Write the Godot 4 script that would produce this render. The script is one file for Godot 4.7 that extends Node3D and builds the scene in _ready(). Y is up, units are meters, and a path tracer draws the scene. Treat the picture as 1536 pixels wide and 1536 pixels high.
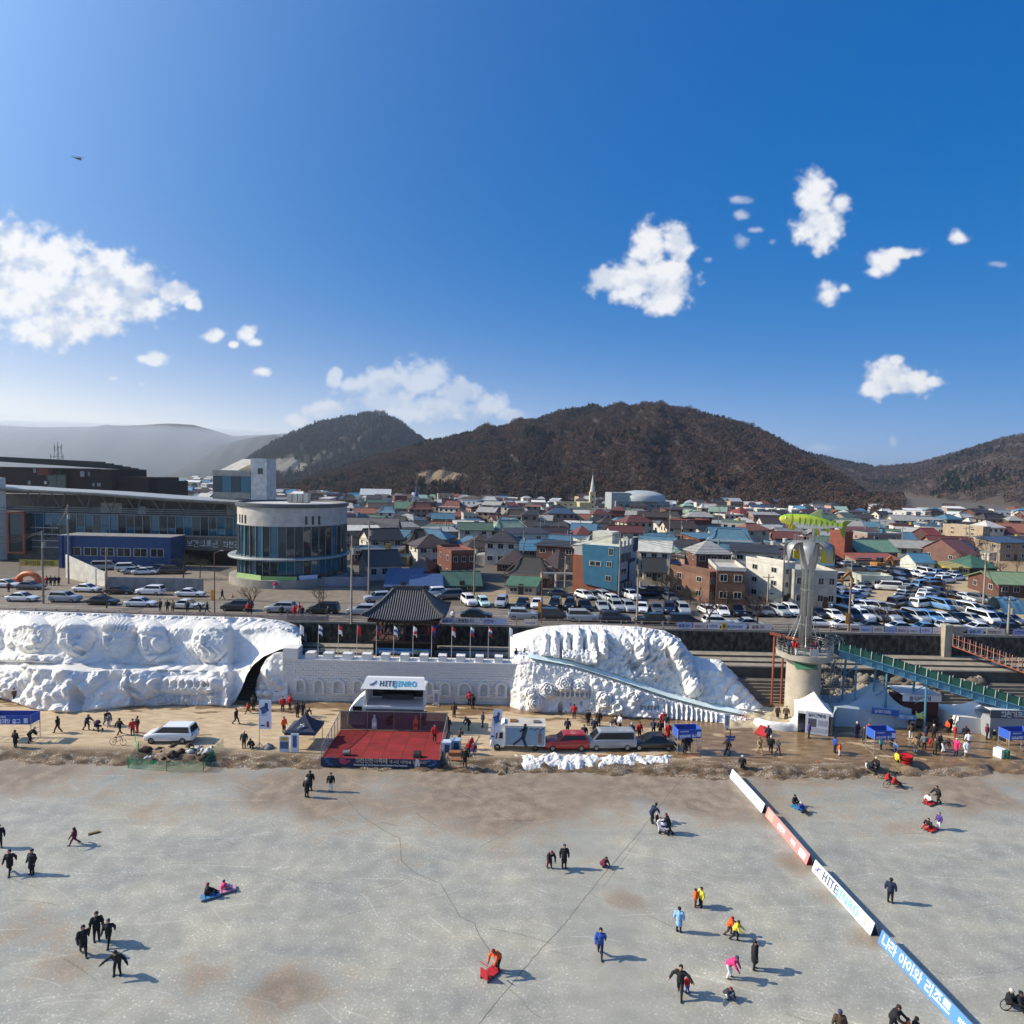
extends Node3D
# ---------------------------------------------------------------- camera numbers (photo 1536 x 1536)
const F := 950.0
const EYE := Vector3(0,28.5,0)
const PITCH := -3.19
const ROLL := 1.2
const ICE := .0
const BANK := .7
const TER := 4.2
const ROAD := 7.0
const TOWN := 6.99
var cam_basis: Basis
var rng := RandomNumberGenerator.new()
var mats := {}
var names := {}
var grime: Texture2D
var fine: Texture2D
var sans: SystemFont
var sansb: SystemFont
class MB:
	var v := PackedVector3Array()
	var n := PackedVector3Array()
	var u := PackedVector2Array()
	var c := PackedColorArray()
	var i := PackedInt32Array()
	var col := Color(1,1,1)
	var use_col := false
	func vert(p: Vector3,nn: Vector3,uv := Vector2.ZERO) -> int:
		v.append(p); n.append(nn); u.append(uv)
		if use_col: c.append(col)
		return v.size() - 1
	func quad(a: Vector3,b: Vector3,d: Vector3,e: Vector3,flipuv := false) -> void:
		# a b d e clockwise seen from outside
		var nn := (d - a).cross(b - a).normalized()
		if nn == Vector3.ZERO: nn = (e - a).cross(d - a).normalized()
		var k := v.size()
		vert(a,nn,Vector2(0,1)); vert(b,nn,Vector2(0,0)); vert(d,nn,Vector2(1,0)); vert(e,nn,Vector2(1,1))
		i.append_array([k,k + 1,k + 2,k,k + 2,k + 3])
	func tri(a: Vector3,b: Vector3,d: Vector3) -> void:
		var nn := (d - a).cross(b - a).normalized()
		var k := v.size()
		vert(a,nn); vert(b,nn); vert(d,nn)
		i.append_array([k,k + 1,k + 2])
	func hexa(p: Array) -> void:
		# p: 0-3 bottom (x0z0,x1z0,x1z1,x0z1 with z1 nearer),4-7 top
		quad(p[3],p[7],p[6],p[2]); quad(p[1],p[5],p[4],p[0]); quad(p[0],p[4],p[7],p[3]); quad(p[2],p[6],p[5],p[1]); quad(p[7],p[4],p[5],p[6]); quad(p[0],p[3],p[2],p[1])
	func box(ctr: Vector3,s: Vector3,b := Basis.IDENTITY) -> void:
		var h := s * .5
		var p := []
		for q in [Vector3(-1,-1,-1),Vector3(1,-1,-1),Vector3(1,-1,1),Vector3(-1,-1,1),Vector3(-1,1,-1),Vector3(1,1,-1),Vector3(1,1,1),Vector3(-1,1,1)]:
			p.append(ctr + b * (q * h))
		hexa(p)
	func bar(a: Vector3,b: Vector3,w: float,h: float) -> void:
		var d := (b - a)
		var l := d.length()
		if l < 1e-5: return
		d /= l
		var up := Vector3.UP if absf(d.y) < .95 else Vector3.RIGHT
		var s := d.cross(up).normalized()
		up = s.cross(d).normalized()
		box((a + b) * .5,Vector3(l,h,w),Basis(d,up,s))
	func tube(a: Vector3,b: Vector3,r0: float,r1: float,k := 6,caps := true) -> void:
		var d := (b - a).normalized()
		var up := Vector3.UP if absf(d.y) < .95 else Vector3.RIGHT
		var s := d.cross(up).normalized()
		var t := s.cross(d).normalized()
		var o := v.size()
		for j in k + 1:
			var an := TAU * j / k
			var w := s * cos(an) + t * sin(an)
			vert(a + w * r0,w,Vector2(float(j) / k,0)); vert(b + w * r1,w,Vector2(float(j) / k,1))
		for j in k:
			var q := o + j * 2
			i.append_array([q,q + 3,q + 1,q,q + 2,q + 3])
		if caps:
			for e in 2:
				var cc := a if e == 0 else b
				var rr := r0 if e == 0 else r1
				if rr < .001: continue
				var nn := -d if e == 0 else d
				var q := v.size()
				vert(cc,nn)
				for j in k + 1:
					var an := TAU * j / k
					vert(cc + (s * cos(an) + t * sin(an)) * rr,nn)
				for j in k:
					if e == 1: i.append_array([q,q + 1 + j,q + 2 + j])
					else: i.append_array([q,q + 2 + j,q + 1 + j])
	func lathe(prof: Array,ctr: Vector3,k := 24,a0 := .0,a1 := TAU) -> void:
		# prof: Vector2(radius,y) from bottom to top,outer surface
		var o := v.size()
		var m := prof.size()
		for j in k + 1:
			var an := a0 + (a1 - a0) * j / k
			var w := Vector3(cos(an),0,-sin(an))
			for q in m:
				var pa: Vector2 = prof[maxi(q - 1,0)]
				var pb: Vector2 = prof[mini(q + 1,m - 1)]
				var t := (pb - pa).normalized()
				vert(ctr + w * prof[q].x + Vector3.UP * prof[q].y,(w * t.y - Vector3.UP * t.x).normalized(),Vector2(float(j) / k,float(q) / maxi(m - 1,1)))
		for j in k:
			for q in m - 1:
				var x := o + j * m + q
				i.append_array([x,x + 1,x + m + 1,x,x + m + 1,x + m])
	func lathe_flat(prof: Array,ctr: Vector3,k := 24,a0 := .0,a1 := TAU) -> void:
		for q in prof.size() - 1: lathe([prof[q],prof[q + 1]],ctr,k,a0,a1)
	func grid(p: Array,closed_u := false,uvs := Vector2(1,1)) -> void:
		# p[row][col] positions,smooth
		var rows := p.size()
		var cols: int = p[0].size()
		var o := v.size()
		for r in rows:
			for q in cols:
				var pu: Vector3 = p[r][(q + 1) % cols if closed_u else mini(q + 1,cols - 1)] - p[r][(q - 1 + cols) % cols if closed_u else maxi(q - 1,0)]
				var pv: Vector3 = p[mini(r + 1,rows - 1)][q] - p[maxi(r - 1,0)][q]
				var nn := pu.cross(pv)
				if nn.length_squared() < 1e-14: nn = Vector3.UP
				vert(p[r][q],nn.normalized(),Vector2(float(q) / maxi(cols - 1,1),1.0 - float(r) / maxi(rows - 1,1)) * uvs)
		var last := cols if closed_u else cols - 1
		for r in rows - 1:
			for q in last:
				var q2 := (q + 1) % cols
				i.append_array([o + r * cols + q,o + (r + 1) * cols + q,o + (r + 1) * cols + q2,o + r * cols + q,o + (r + 1) * cols + q2,o + r * cols + q2])
	func prism(poly: PackedVector2Array,y0: float,y1: float) -> void:
		# poly in (x,z),extruded in y
		var t := Geometry2D.triangulate_polygon(poly)
		for e in 2:
			var o := v.size()
			for p in poly: vert(Vector3(p.x,y1 if e else y0,p.y),Vector3.UP if e else Vector3.DOWN)
			for q in t.size() / 3:
				var a := poly[t[q * 3]]
				var b := poly[t[q * 3 + 1]]
				var d := poly[t[q * 3 + 2]]
				var cw := (d - a).cross(b - a) < .0
				if cw == (e == 1): i.append_array([o + t[q * 3],o + t[q * 3 + 1],o + t[q * 3 + 2]])
				else: i.append_array([o + t[q * 3],o + t[q * 3 + 2],o + t[q * 3 + 1]])
		for q in poly.size():
			var a := poly[q]
			var b := poly[(q + 1) % poly.size()]
			if Geometry2D.is_polygon_clockwise(poly): quad(Vector3(a.x,y0,a.y),Vector3(a.x,y1,a.y),Vector3(b.x,y1,b.y),Vector3(b.x,y0,b.y))
			else: quad(Vector3(b.x,y0,b.y),Vector3(b.x,y1,b.y),Vector3(a.x,y1,a.y),Vector3(a.x,y0,a.y))
	func mesh() -> ArrayMesh:
		var a := []
		a.resize(Mesh.ARRAY_MAX)
		a[Mesh.ARRAY_VERTEX] = v; a[Mesh.ARRAY_NORMAL] = n; a[Mesh.ARRAY_TEX_UV] = u; a[Mesh.ARRAY_INDEX] = i
		if use_col: a[Mesh.ARRAY_COLOR] = c
		var m := ArrayMesh.new()
		m.add_surface_from_arrays(Mesh.PRIMITIVE_TRIANGLES,a)
		return m
# ---------------------------------------------------------------- pixels to places
func ray(px: float,py: float) -> Vector3:
	return cam_basis * Vector3((px - 768.0) / F,-(py - 768.0) / F,-1.0)
func gp(px: float,py: float,elev := .0) -> Vector3:
	var d := ray(px,py)
	return EYE + d * ((elev - EYE.y) / d.y)
func gz(px: float,py: float,z: float) -> Vector3:
	var d := ray(px,py)
	return EYE + d * (z / d.z)
func pix(p: Vector3) -> Vector2:
	var l := cam_basis.transposed() * (p - EYE)
	return Vector2(768.0 + F * l.x / -l.z,768.0 - F * l.y / -l.z)
func lut(t: Array,x: float) -> float:
	# piecewise linear table of Vector2
	if x <= t[0].x: return t[0].y
	for k in t.size() - 1:
		if x <= t[k + 1].x: return lerpf(t[k].y,t[k + 1].y,(x - t[k].x) / (t[k + 1].x - t[k].x))
	return t[-1].y
# ---------------------------------------------------------------- materials
func col(hex: String) -> Color:
	return Color.html(hex)
func mat(hex: String,rough := .75,metal := .0,grimy := true) -> StandardMaterial3D:
	var key := "%s|%s|%s|%s" % [hex,rough,metal,grimy]
	if mats.has(key): return mats[key]
	var m := StandardMaterial3D.new()
	var base := col(hex)
	m.albedo_color = base
	m.roughness = rough
	m.metallic = metal
	if grimy:
		# weathered: a little duller than the fresh paint
		m.albedo_color = base.lerp(Color.from_hsv(.1,.06,base.get_luminance()),.14) * .93
		m.albedo_color.a = 1.0
		m.albedo_texture = grime
		m.uv1_triplanar = true
		m.uv1_world_triplanar = true
		m.uv1_scale = Vector3(.09,.09,.09)
	mats[key] = m
	return m
func paint(hex: String) -> StandardMaterial3D:
	var key := "paint" + hex
	if not mats.has(key):
		var m := StandardMaterial3D.new()
		m.albedo_color = col(hex); m.roughness = .35; m.metallic = .1
		m.clearcoat_enabled = true; m.clearcoat = .7; m.clearcoat_roughness = .06
		mats[key] = m
	return mats[key]
func glass(hex: String,rough := .06) -> StandardMaterial3D:
	var key := "glass" + hex + str(rough)
	if not mats.has(key):
		var m := StandardMaterial3D.new()
		m.albedo_color = col(hex); m.roughness = rough; m.metallic = .0; m.metallic_specular = .5
		mats[key] = m
	return mats[key]
func sheer(hex: String,alpha: float) -> StandardMaterial3D:
	var key := "sheer%s%s" % [hex,alpha]
	if not mats.has(key):
		var m := StandardMaterial3D.new()
		m.albedo_color = Color(col(hex),alpha); m.roughness = .8
		m.transparency = BaseMaterial3D.TRANSPARENCY_ALPHA
		mats[key] = m
	return mats[key]
func noise_img(w: int,h: int,freq: float,oct: int,sd: int,kind := FastNoiseLite.TYPE_SIMPLEX_SMOOTH,stretch := Vector2.ONE) -> Image:
	var z := FastNoiseLite.new()
	z.noise_type = kind
	z.seed = sd; z.frequency = freq; z.fractal_octaves = oct
	if oct <= 1: z.fractal_type = FastNoiseLite.FRACTAL_NONE
	var im := z.get_seamless_image(int(w / stretch.x),int(h / stretch.y))
	if stretch != Vector2.ONE: im.resize(w,h,Image.INTERPOLATE_CUBIC)
	return im
func make_grime() -> void:
	var a := noise_img(256,256,.02,5,3).get_data()
	var b := noise_img(256,256,.25,2,8).get_data()
	var out := PackedByteArray()
	out.resize(256 * 256 * 3)
	for k in 65536:
		var t := clampf((a[k] - 70) / 120.0,0,1)
		var g := .885 + .115 * t + (b[k] - 128) / 128.0 * .05
		out[k * 3] = int(clampf(g,0,1) * 255); out[k * 3 + 1] = int(clampf(g * .99,0,1) * 255); out[k * 3 + 2] = int(clampf(g * .965,0,1) * 255)
	grime = ImageTexture.create_from_image(Image.create_from_data(256,256,false,Image.FORMAT_RGB8,out))
# ---------------------------------------------------------------- nodes
func numbered(called: String) -> String:
	var k: int = names.get(called,0)
	names[called] = k + 1
	return called if k == 0 else "%s_%03d" % [called,k]
func tag(o: Node3D,label: String,category: String,group := "") -> Node3D:
	o.set_meta("label",label); o.set_meta("category",category)
	if group != "": o.set_meta("group",group)
	return o
func thing(called: String,label: String,category: String,at := Vector3.ZERO,turn := .0,group := "") -> Node3D:
	var o := Node3D.new()
	o.name = numbered(called)
	add_child(o)
	o.position = at
	o.rotation.y = deg_to_rad(turn)
	tag(o,label,category,group)
	return o
func part(parent: Node3D,called: String,m: Mesh,material: Material,at := Vector3.ZERO) -> MeshInstance3D:
	var o := MeshInstance3D.new()
	o.name = called
	o.mesh = m
	o.position = at
	if material: o.material_override = material
	parent.add_child(o,true)
	return o
func pb(parent: Node3D,called: String,ctr: Vector3,size: Vector3,material: Material,b := Basis.IDENTITY) -> MeshInstance3D:
	var k := MB.new()
	k.box(Vector3.ZERO,size,b)
	return part(parent,called,k.mesh(),material,ctr)
func pt(parent: Node3D,called: String,a: Vector3,b: Vector3,r0: float,r1: float,material: Material,k := 8) -> MeshInstance3D:
	var q := MB.new()
	q.tube(Vector3.ZERO,b - a,r0,r1,k)
	return part(parent,called,q.mesh(),material,a)
func solo(called: String,m: Mesh,material: Material,label: String,category: String,group := "",at := Vector3.ZERO) -> MeshInstance3D:
	var o := MeshInstance3D.new()
	o.name = numbered(called)
	o.mesh = m
	o.material_override = material
	o.position = at
	add_child(o)
	tag(o,label,category,group)
	return o
func struct(called: String,m: Mesh,material: Material) -> MeshInstance3D:
	var o := MeshInstance3D.new()
	o.name = numbered(called)
	o.mesh = m
	o.material_override = material
	add_child(o)
	o.set_meta("kind","structure")
	return o
func dup(o: Node3D,at: Vector3,turn: float,label := "",group := "") -> Node3D:
	var r := o.duplicate() as Node3D
	r.name = numbered(String(o.get_meta("stem")))
	add_child(r)
	r.position = at
	r.rotation.y = deg_to_rad(turn)
	if label != "": r.set_meta("label",label)
	if group != "": r.set_meta("group",group)
	return r
# ---------------------------------------------------------------- lettering
const JAMO := {
	"ㄱ": [[0,0,1,0,1,1]],"ㄴ": [[0,0,0,1,1,1]],"ㄷ": [[1,0,0,0,0,1,1,1]],"ㄹ": [[0,0,1,0,1,.5,0,.5,0,1,1,1]],"ㅁ": [[0,0,1,0,1,1,0,1,0,0]],
	"ㅂ": [[0,0,0,1,1,1,1,0],[0,.5,1,.5]],"ㅅ": [[.5,0,0,1],[.5,.2,1,1]],"ㅇ": [[.5,0,.15,.15,0,.5,.15,.85,.5,1,.85,.85,1,.5,.85,.15,.5,0]],
	"ㅈ": [[0,0,1,0],[.5,0,0,1],[.5,.35,1,1]],"ㅊ": [[.35,-.2,.65,-.2],[0,.15,1,.15],[.5,.15,0,1],[.5,.45,1,1]],"ㅋ": [[0,0,1,0,1,1],[0,.5,1,.5]],
	"ㅌ": [[1,0,0,0,0,1,1,1],[0,.5,1,.5]],"ㅍ": [[0,0,1,0],[0,1,1,1],[.3,0,.3,1],[.7,0,.7,1]],"ㅎ": [[.3,-.1,.7,-.1],[0,.2,1,.2],[.5,.4,.15,.6,.2,.9,.5,1,.8,.9,.85,.6,.5,.4]],
}
const LEADS := ["ㄱ","ㄱ","ㄴ","ㄷ","ㄷ","ㄹ","ㅁ","ㅂ","ㅂ","ㅅ","ㅅ","ㅇ","ㅈ","ㅈ","ㅊ","ㅋ","ㅌ","ㅍ","ㅎ"]
const TAILS := ["","ㄱ","ㄱ","ㄱ","ㄴ","ㄴ","ㄴ","ㄷ","ㄹ","ㄹ","ㄹ","ㄹ","ㄹ","ㄹ","ㄹ","ㄹ","ㅁ","ㅂ","ㅂ","ㅅ","ㅅ","ㅇ","ㅈ","ㅊ","ㅋ","ㅌ","ㅍ","ㅎ"]
# vowel: tall strokes on the right side (v),flat strokes below (h)
const VOWELS := ["a","ae","ya","yae","eo","e","yeo","ye","o","wa","wae","oe","yo","u","wo","we","wi","yu","eu","ui","i"]
func hangul(k: MB,s: String,at: Vector3,size: float,w: float,xdir := Vector3.RIGHT,ydir := Vector3.UP) -> float:
	# adds flat strokes facing xdir x ydir; returns the width
	var x := .0
	var out := xdir.cross(ydir).normalized()
	for ch in s:
		var code := ch.unicode_at(0) - 0xAC00
		if code < 0 or code > 11171:
			x += size * .45
			continue
		var lead: String = LEADS[code / 588]
		var vow: String = VOWELS[(code % 588) / 28]
		var tail: String = TAILS[code % 28]
		var bot := .62 if tail != "" else 1.0
		var side := vow in ["a","ae","ya","yae","eo","e","yeo","ye","i"]
		var both := vow in ["wa","wae","oe","wo","we","wi","ui"]
		var lines := []
		var r: Array
		if side: r = [.05,.08,.5,bot * .85]
		elif both: r = [.08,.08,.5,bot * .5]
		else: r = [.15,.06,.85,bot * .5]
		for l in JAMO[lead]:
			var q := []
			for m in l.size() / 2: q.append(Vector2(lerpf(r[0],r[2],l[m * 2]),lerpf(r[1],r[3],l[m * 2 + 1])))
			lines.append(q)
		var mid: float = bot * .48
		if side or both:
			var vx := .8
			lines.append([Vector2(vx,.0),Vector2(vx,bot * .97)])
			if vow in ["a","ya","wa","ae","yae","wae"]: lines.append([Vector2(vx,mid),Vector2(vx + .15,mid)])
			if vow in ["ya"]: lines.append([Vector2(vx,mid * 1.4),Vector2(vx + .15,mid * 1.4)])
			if vow in ["eo","e","yeo","ye","wo","we"]: lines.append([Vector2(vx - .18,mid),Vector2(vx,mid)])
			if vow in ["yeo","ye"]: lines.append([Vector2(vx - .18,mid * 1.4),Vector2(vx,mid * 1.4)])
			if vow in ["ae","e","yae","ye","wae","we"]: lines.append([Vector2(vx + .15,.0),Vector2(vx + .15,bot * .97)])
		if not side:
			var hy := bot * .82
			var xe := .65 if both else .97
			lines.append([Vector2(.03,hy),Vector2(xe,hy)])
			var c := (.03 + xe) * .5
			if vow in ["o","wa","wae","oe"]: lines.append([Vector2(c,hy - bot * .2),Vector2(c,hy)])
			if vow == "yo": lines.append_array([[Vector2(c - .15,hy - bot * .2),Vector2(c - .15,hy)],[Vector2(c + .15,hy - bot * .2),Vector2(c + .15,hy)]])
			if vow in ["u","wo","we","wi"]: lines.append([Vector2(c,hy),Vector2(c,hy + bot * .18)])
			if vow == "yu": lines.append_array([[Vector2(c - .15,hy),Vector2(c - .15,hy + bot * .18)],[Vector2(c + .15,hy),Vector2(c + .15,hy + bot * .18)]])
		if tail != "":
			for l in JAMO[tail]:
				var q := []
				for m in l.size() / 2: q.append(Vector2(lerpf(.18,.85,l[m * 2]),lerpf(.72,1.0,l[m * 2 + 1])))
				lines.append(q)
		for l in lines:
			for m in l.size() - 1:
				var a: Vector2 = l[m]
				var b: Vector2 = l[m + 1]
				var d := (b - a).normalized() * w * .5
				a -= d; b += d
				var s2 := Vector2(-d.y,d.x)
				var q4 := []
				for p in [a + s2,a - s2,b - s2,b + s2]: q4.append(at + xdir * (x + p.x * size * .92) + ydir * ((1.0 - p.y) * size))
				k.quad(q4[0],q4[1],q4[2],q4[3])
		x += size
	return x
func latin(s: String,size: float,bold := true,depth := .01) -> TextMesh:
	var t := TextMesh.new()
	t.font = sansb if bold else sans
	t.text = s
	t.font_size = 48
	t.pixel_size = size / 36.0
	t.depth = depth
	t.curve_step = 2.0
	return t
# ---------------------------------------------------------------- sky
var sun_dir: Vector3
func sky_color(d: Vector3) -> Color:
	var y := clampf(d.y,.0,1.0)
	var el := asin(y)
	var t := minf(1.0,pow(1.0 - exp(-el * 1.4764),.3409))
	# clean air away from the sun
	var c := Color(.0,.3551,.8554).lerp(Color(.0,.0394,.2394),t)
	# towards the sun the air brightens and pales
	var ang := acos(clampf(d.dot(sun_dir),-1,1))
	c = c.lerp(Color(.3786,.6714,1.1341),minf(.95,exp(-ang * 4.3204) * 8.8676))
	var haze := minf(.97,exp(-el * 12.84) * (.1807 + 8.8455 * exp(-ang * 1.4426)))
	c = c.lerp(Color(.69,.72,.74),haze)
	c += Color(1.0,.95,.85) * 2.0 * exp(-ang * 6.0)  # white glow round the unseen sun, added for more neutral fill
	return c
func build_sky(env: Environment) -> void:
	var lw := 512
	var lh := 256
	var im := Image.create(lw,lh,false,Image.FORMAT_RGBF)
	for y in lh:
		var el := (.5 - (y + .5) / lh) * PI
		for x in lw:
			var az := ((x + .5) / lw) * TAU   # 0 looks to -z,+ to +x
			var d := Vector3(sin(az) * cos(el),sin(el),-cos(az) * cos(el))
			im.set_pixel(x,y,sky_color(d))
	var W := 4096
	var Hh := 2048
	im.resize(W,Hh,Image.INTERPOLATE_BILINEAR)
	# the two columns at the seam look the same way: blend them
	for y in Hh:
		var ca := im.get_pixel(8,y)
		var cb := im.get_pixel(W - 9,y)
		for q in 9:
			im.set_pixel(q,y,ca.lerp(cb,.5 - q / 17.0))
			im.set_pixel(W - 1 - q,y,cb.lerp(ca,.5 - q / 17.0))
	var nz := FastNoiseLite.new()
	nz.seed = 11; nz.frequency = .9; nz.fractal_octaves = 6; nz.fractal_gain = .6
	var nz2 := FastNoiseLite.new()
	nz2.seed = 5; nz2.frequency = .35; nz2.fractal_octaves = 4
	# clouds: lobes in photo pixels [x,y,rx,ry],softness,shade
	var clouds := [
		[[[15,372,66,50],[80,390,62,42],[150,410,70,42],[205,425,52,34],[262,440,36,20],[290,455,16,11],[60,440,110,60],[160,455,95,42],[70,495,75,32],[-60,420,90,80],[140,485,60,24],[225,460,40,18]],.30,.5],
		[[[318,506,19,13],[372,500,13,16],[383,514,15,9],[350,517,8,5]],.35,.15],
		[[[236,539,24,11],[215,538,9,6]],.35,.1,.85],[[[389,557,17,9]],.4,.1],
		[[[503,568,13,20],[530,580,30,16],[575,575,40,28],[632,566,48,32],[690,588,40,24],[735,606,34,18],[770,622,30,12],[640,612,110,22],[585,605,60,24],[485,615,34,16],[445,632,22,10]],.3,.3,.62],
		[[[972,372,34,40],[1015,365,26,32],[960,415,62,34],[995,425,48,44],[905,418,28,24],[1000,455,28,20],[940,445,30,18]],.28,.35],
		[[[1222,290,32,36],[1230,335,40,36],[1262,305,18,16],[1228,362,18,20]],.33,.15],
		[[[1322,392,32,20],[1352,380,32,10],[1312,408,16,12]],.38,.1],[[[1243,440,19,20],[1266,432,10,8]],.4,.1],
		[[[1436,358,17,13]],.45,.1],[[[1112,300,20,8],[1112,322,14,9],[1112,360,14,12],[1160,362,10,7],[1133,345,16,6]],.6,.05],
		[[[1335,562,36,28],[1360,575,50,20],[1400,573,22,10],[1318,582,26,18],[1345,540,14,10]],.26,.3],
		[[[1063,390,9,7]],.6,.0],[[[1498,396,16,6]],.7,.0],[[[1340,663,8,10]],.6,.0,.6],[[[1235,672,30,8]],.7,.0,.5],[[[170,568,9,4],[212,576,6,4]],.6,.0],[[[255,612,50,10]],.7,.0,.3],
		[[[-300,330,120,40],[-420,350,90,30],[-360,300,60,30]],.4,.2],[[[1900,420,90,40],[1990,430,60,26]],.4,.2],
	]
	var all := []
	for q in clouds: all.append([q,.0])
	for turn in [1.6,2.7,3.7,4.5]:  # cloud copies added round the unseen sky to make the fill more neutral
		for q in [0,4,5,6,11]: all.append([clouds[q],turn])
	for entry in all:
		var cl: Array = entry[0]
		var x0 := 1e9
		var x1 := -1e9
		var y0 := 1e9
		var y1 := -1e9
		for l in cl[0]:
			for q in [-1.0,-.5,.0,.5,1.0]:
				for q2 in [-1.0,1.0]:
					var d := ray(l[0] + q * l[2] * 1.7,l[1] + q2 * l[3] * 1.7).normalized()
					var u := atan2(d.x,-d.z) / TAU * W
					var vv := (.5 - asin(d.y) / PI) * Hh
					x0 = minf(x0,u); x1 = maxf(x1,u); y0 = minf(y0,vv); y1 = maxf(y1,vv)
		var inv := cam_basis.transposed()
		for y in range(int(y0),mini(int(y1) + 1,Hh / 2)):
			var el := (.5 - (y + .5) / Hh) * PI
			var ce := cos(el)
			for xx in range(int(x0),int(x1) + 1):
				var x := posmod(xx + int(float(entry[1]) / TAU * W),W)
				var az := ((x + .5) / W) * TAU - float(entry[1])
				var l := inv * Vector3(sin(az) * ce,sin(el),-cos(az) * ce)
				if l.z > -.05: continue
				var px := 768.0 - F * l.x / l.z
				var py := 768.0 + F * l.y / l.z
				var best := .0
				var lowest := -9.0
				var edge := .0
				for o in cl[0]:
					var dx: float = (px - o[0]) / o[2]
					var dy: float = (py - o[1]) / o[3]
					var r := dx * dx + dy * dy
					if r < 2.9:
						var s := 1.0 - r
						best = maxf(best,s)
						lowest = maxf(lowest,s)
						edge = 1.0
				if edge == .0: continue
				var n1 := nz.get_noise_2d(px * .026,py * .03)
				var n2 := nz2.get_noise_2d(px * .05,py * .06 + 40.0)
				var soft: float = cl[1]
				var dens := best * .9 + n1 * .95 * (1.0 - best * .35) + n2 * .22 + (.14 - soft * .35) + minf(.0,lowest) * .55
				var a := pow(smoothstep(-.12,.5 + soft,dens),1.15)
				if cl[2] < .08: a *= .55
				if a <= .003: continue
				a *= .97
				var n3 := nz2.get_noise_2d(px * .022 + 90.0,py * .035)
				var shade := clampf(.62 + n1 * .9 + n3 * 1.3,.0,1.0)
				var lit := lerpf(1.0 - cl[2] * 1.5,1.0,smoothstep(.1,.9,shade))
				var cc := Color(.40,.47,.60).lerp(Color(.735,.74,.75),lit)
				var bg := im.get_pixel(x,y)
				im.set_pixel(x,y,bg.lerp(cc,a * float(cl[3] if cl.size() > 3 else 1.0)))
	var m := PanoramaSkyMaterial.new()
	m.panorama = ImageTexture.create_from_image(im)
	var sky := Sky.new()
	sky.sky_material = m
	env.background_mode = Environment.BG_SKY
	env.sky = sky
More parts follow.
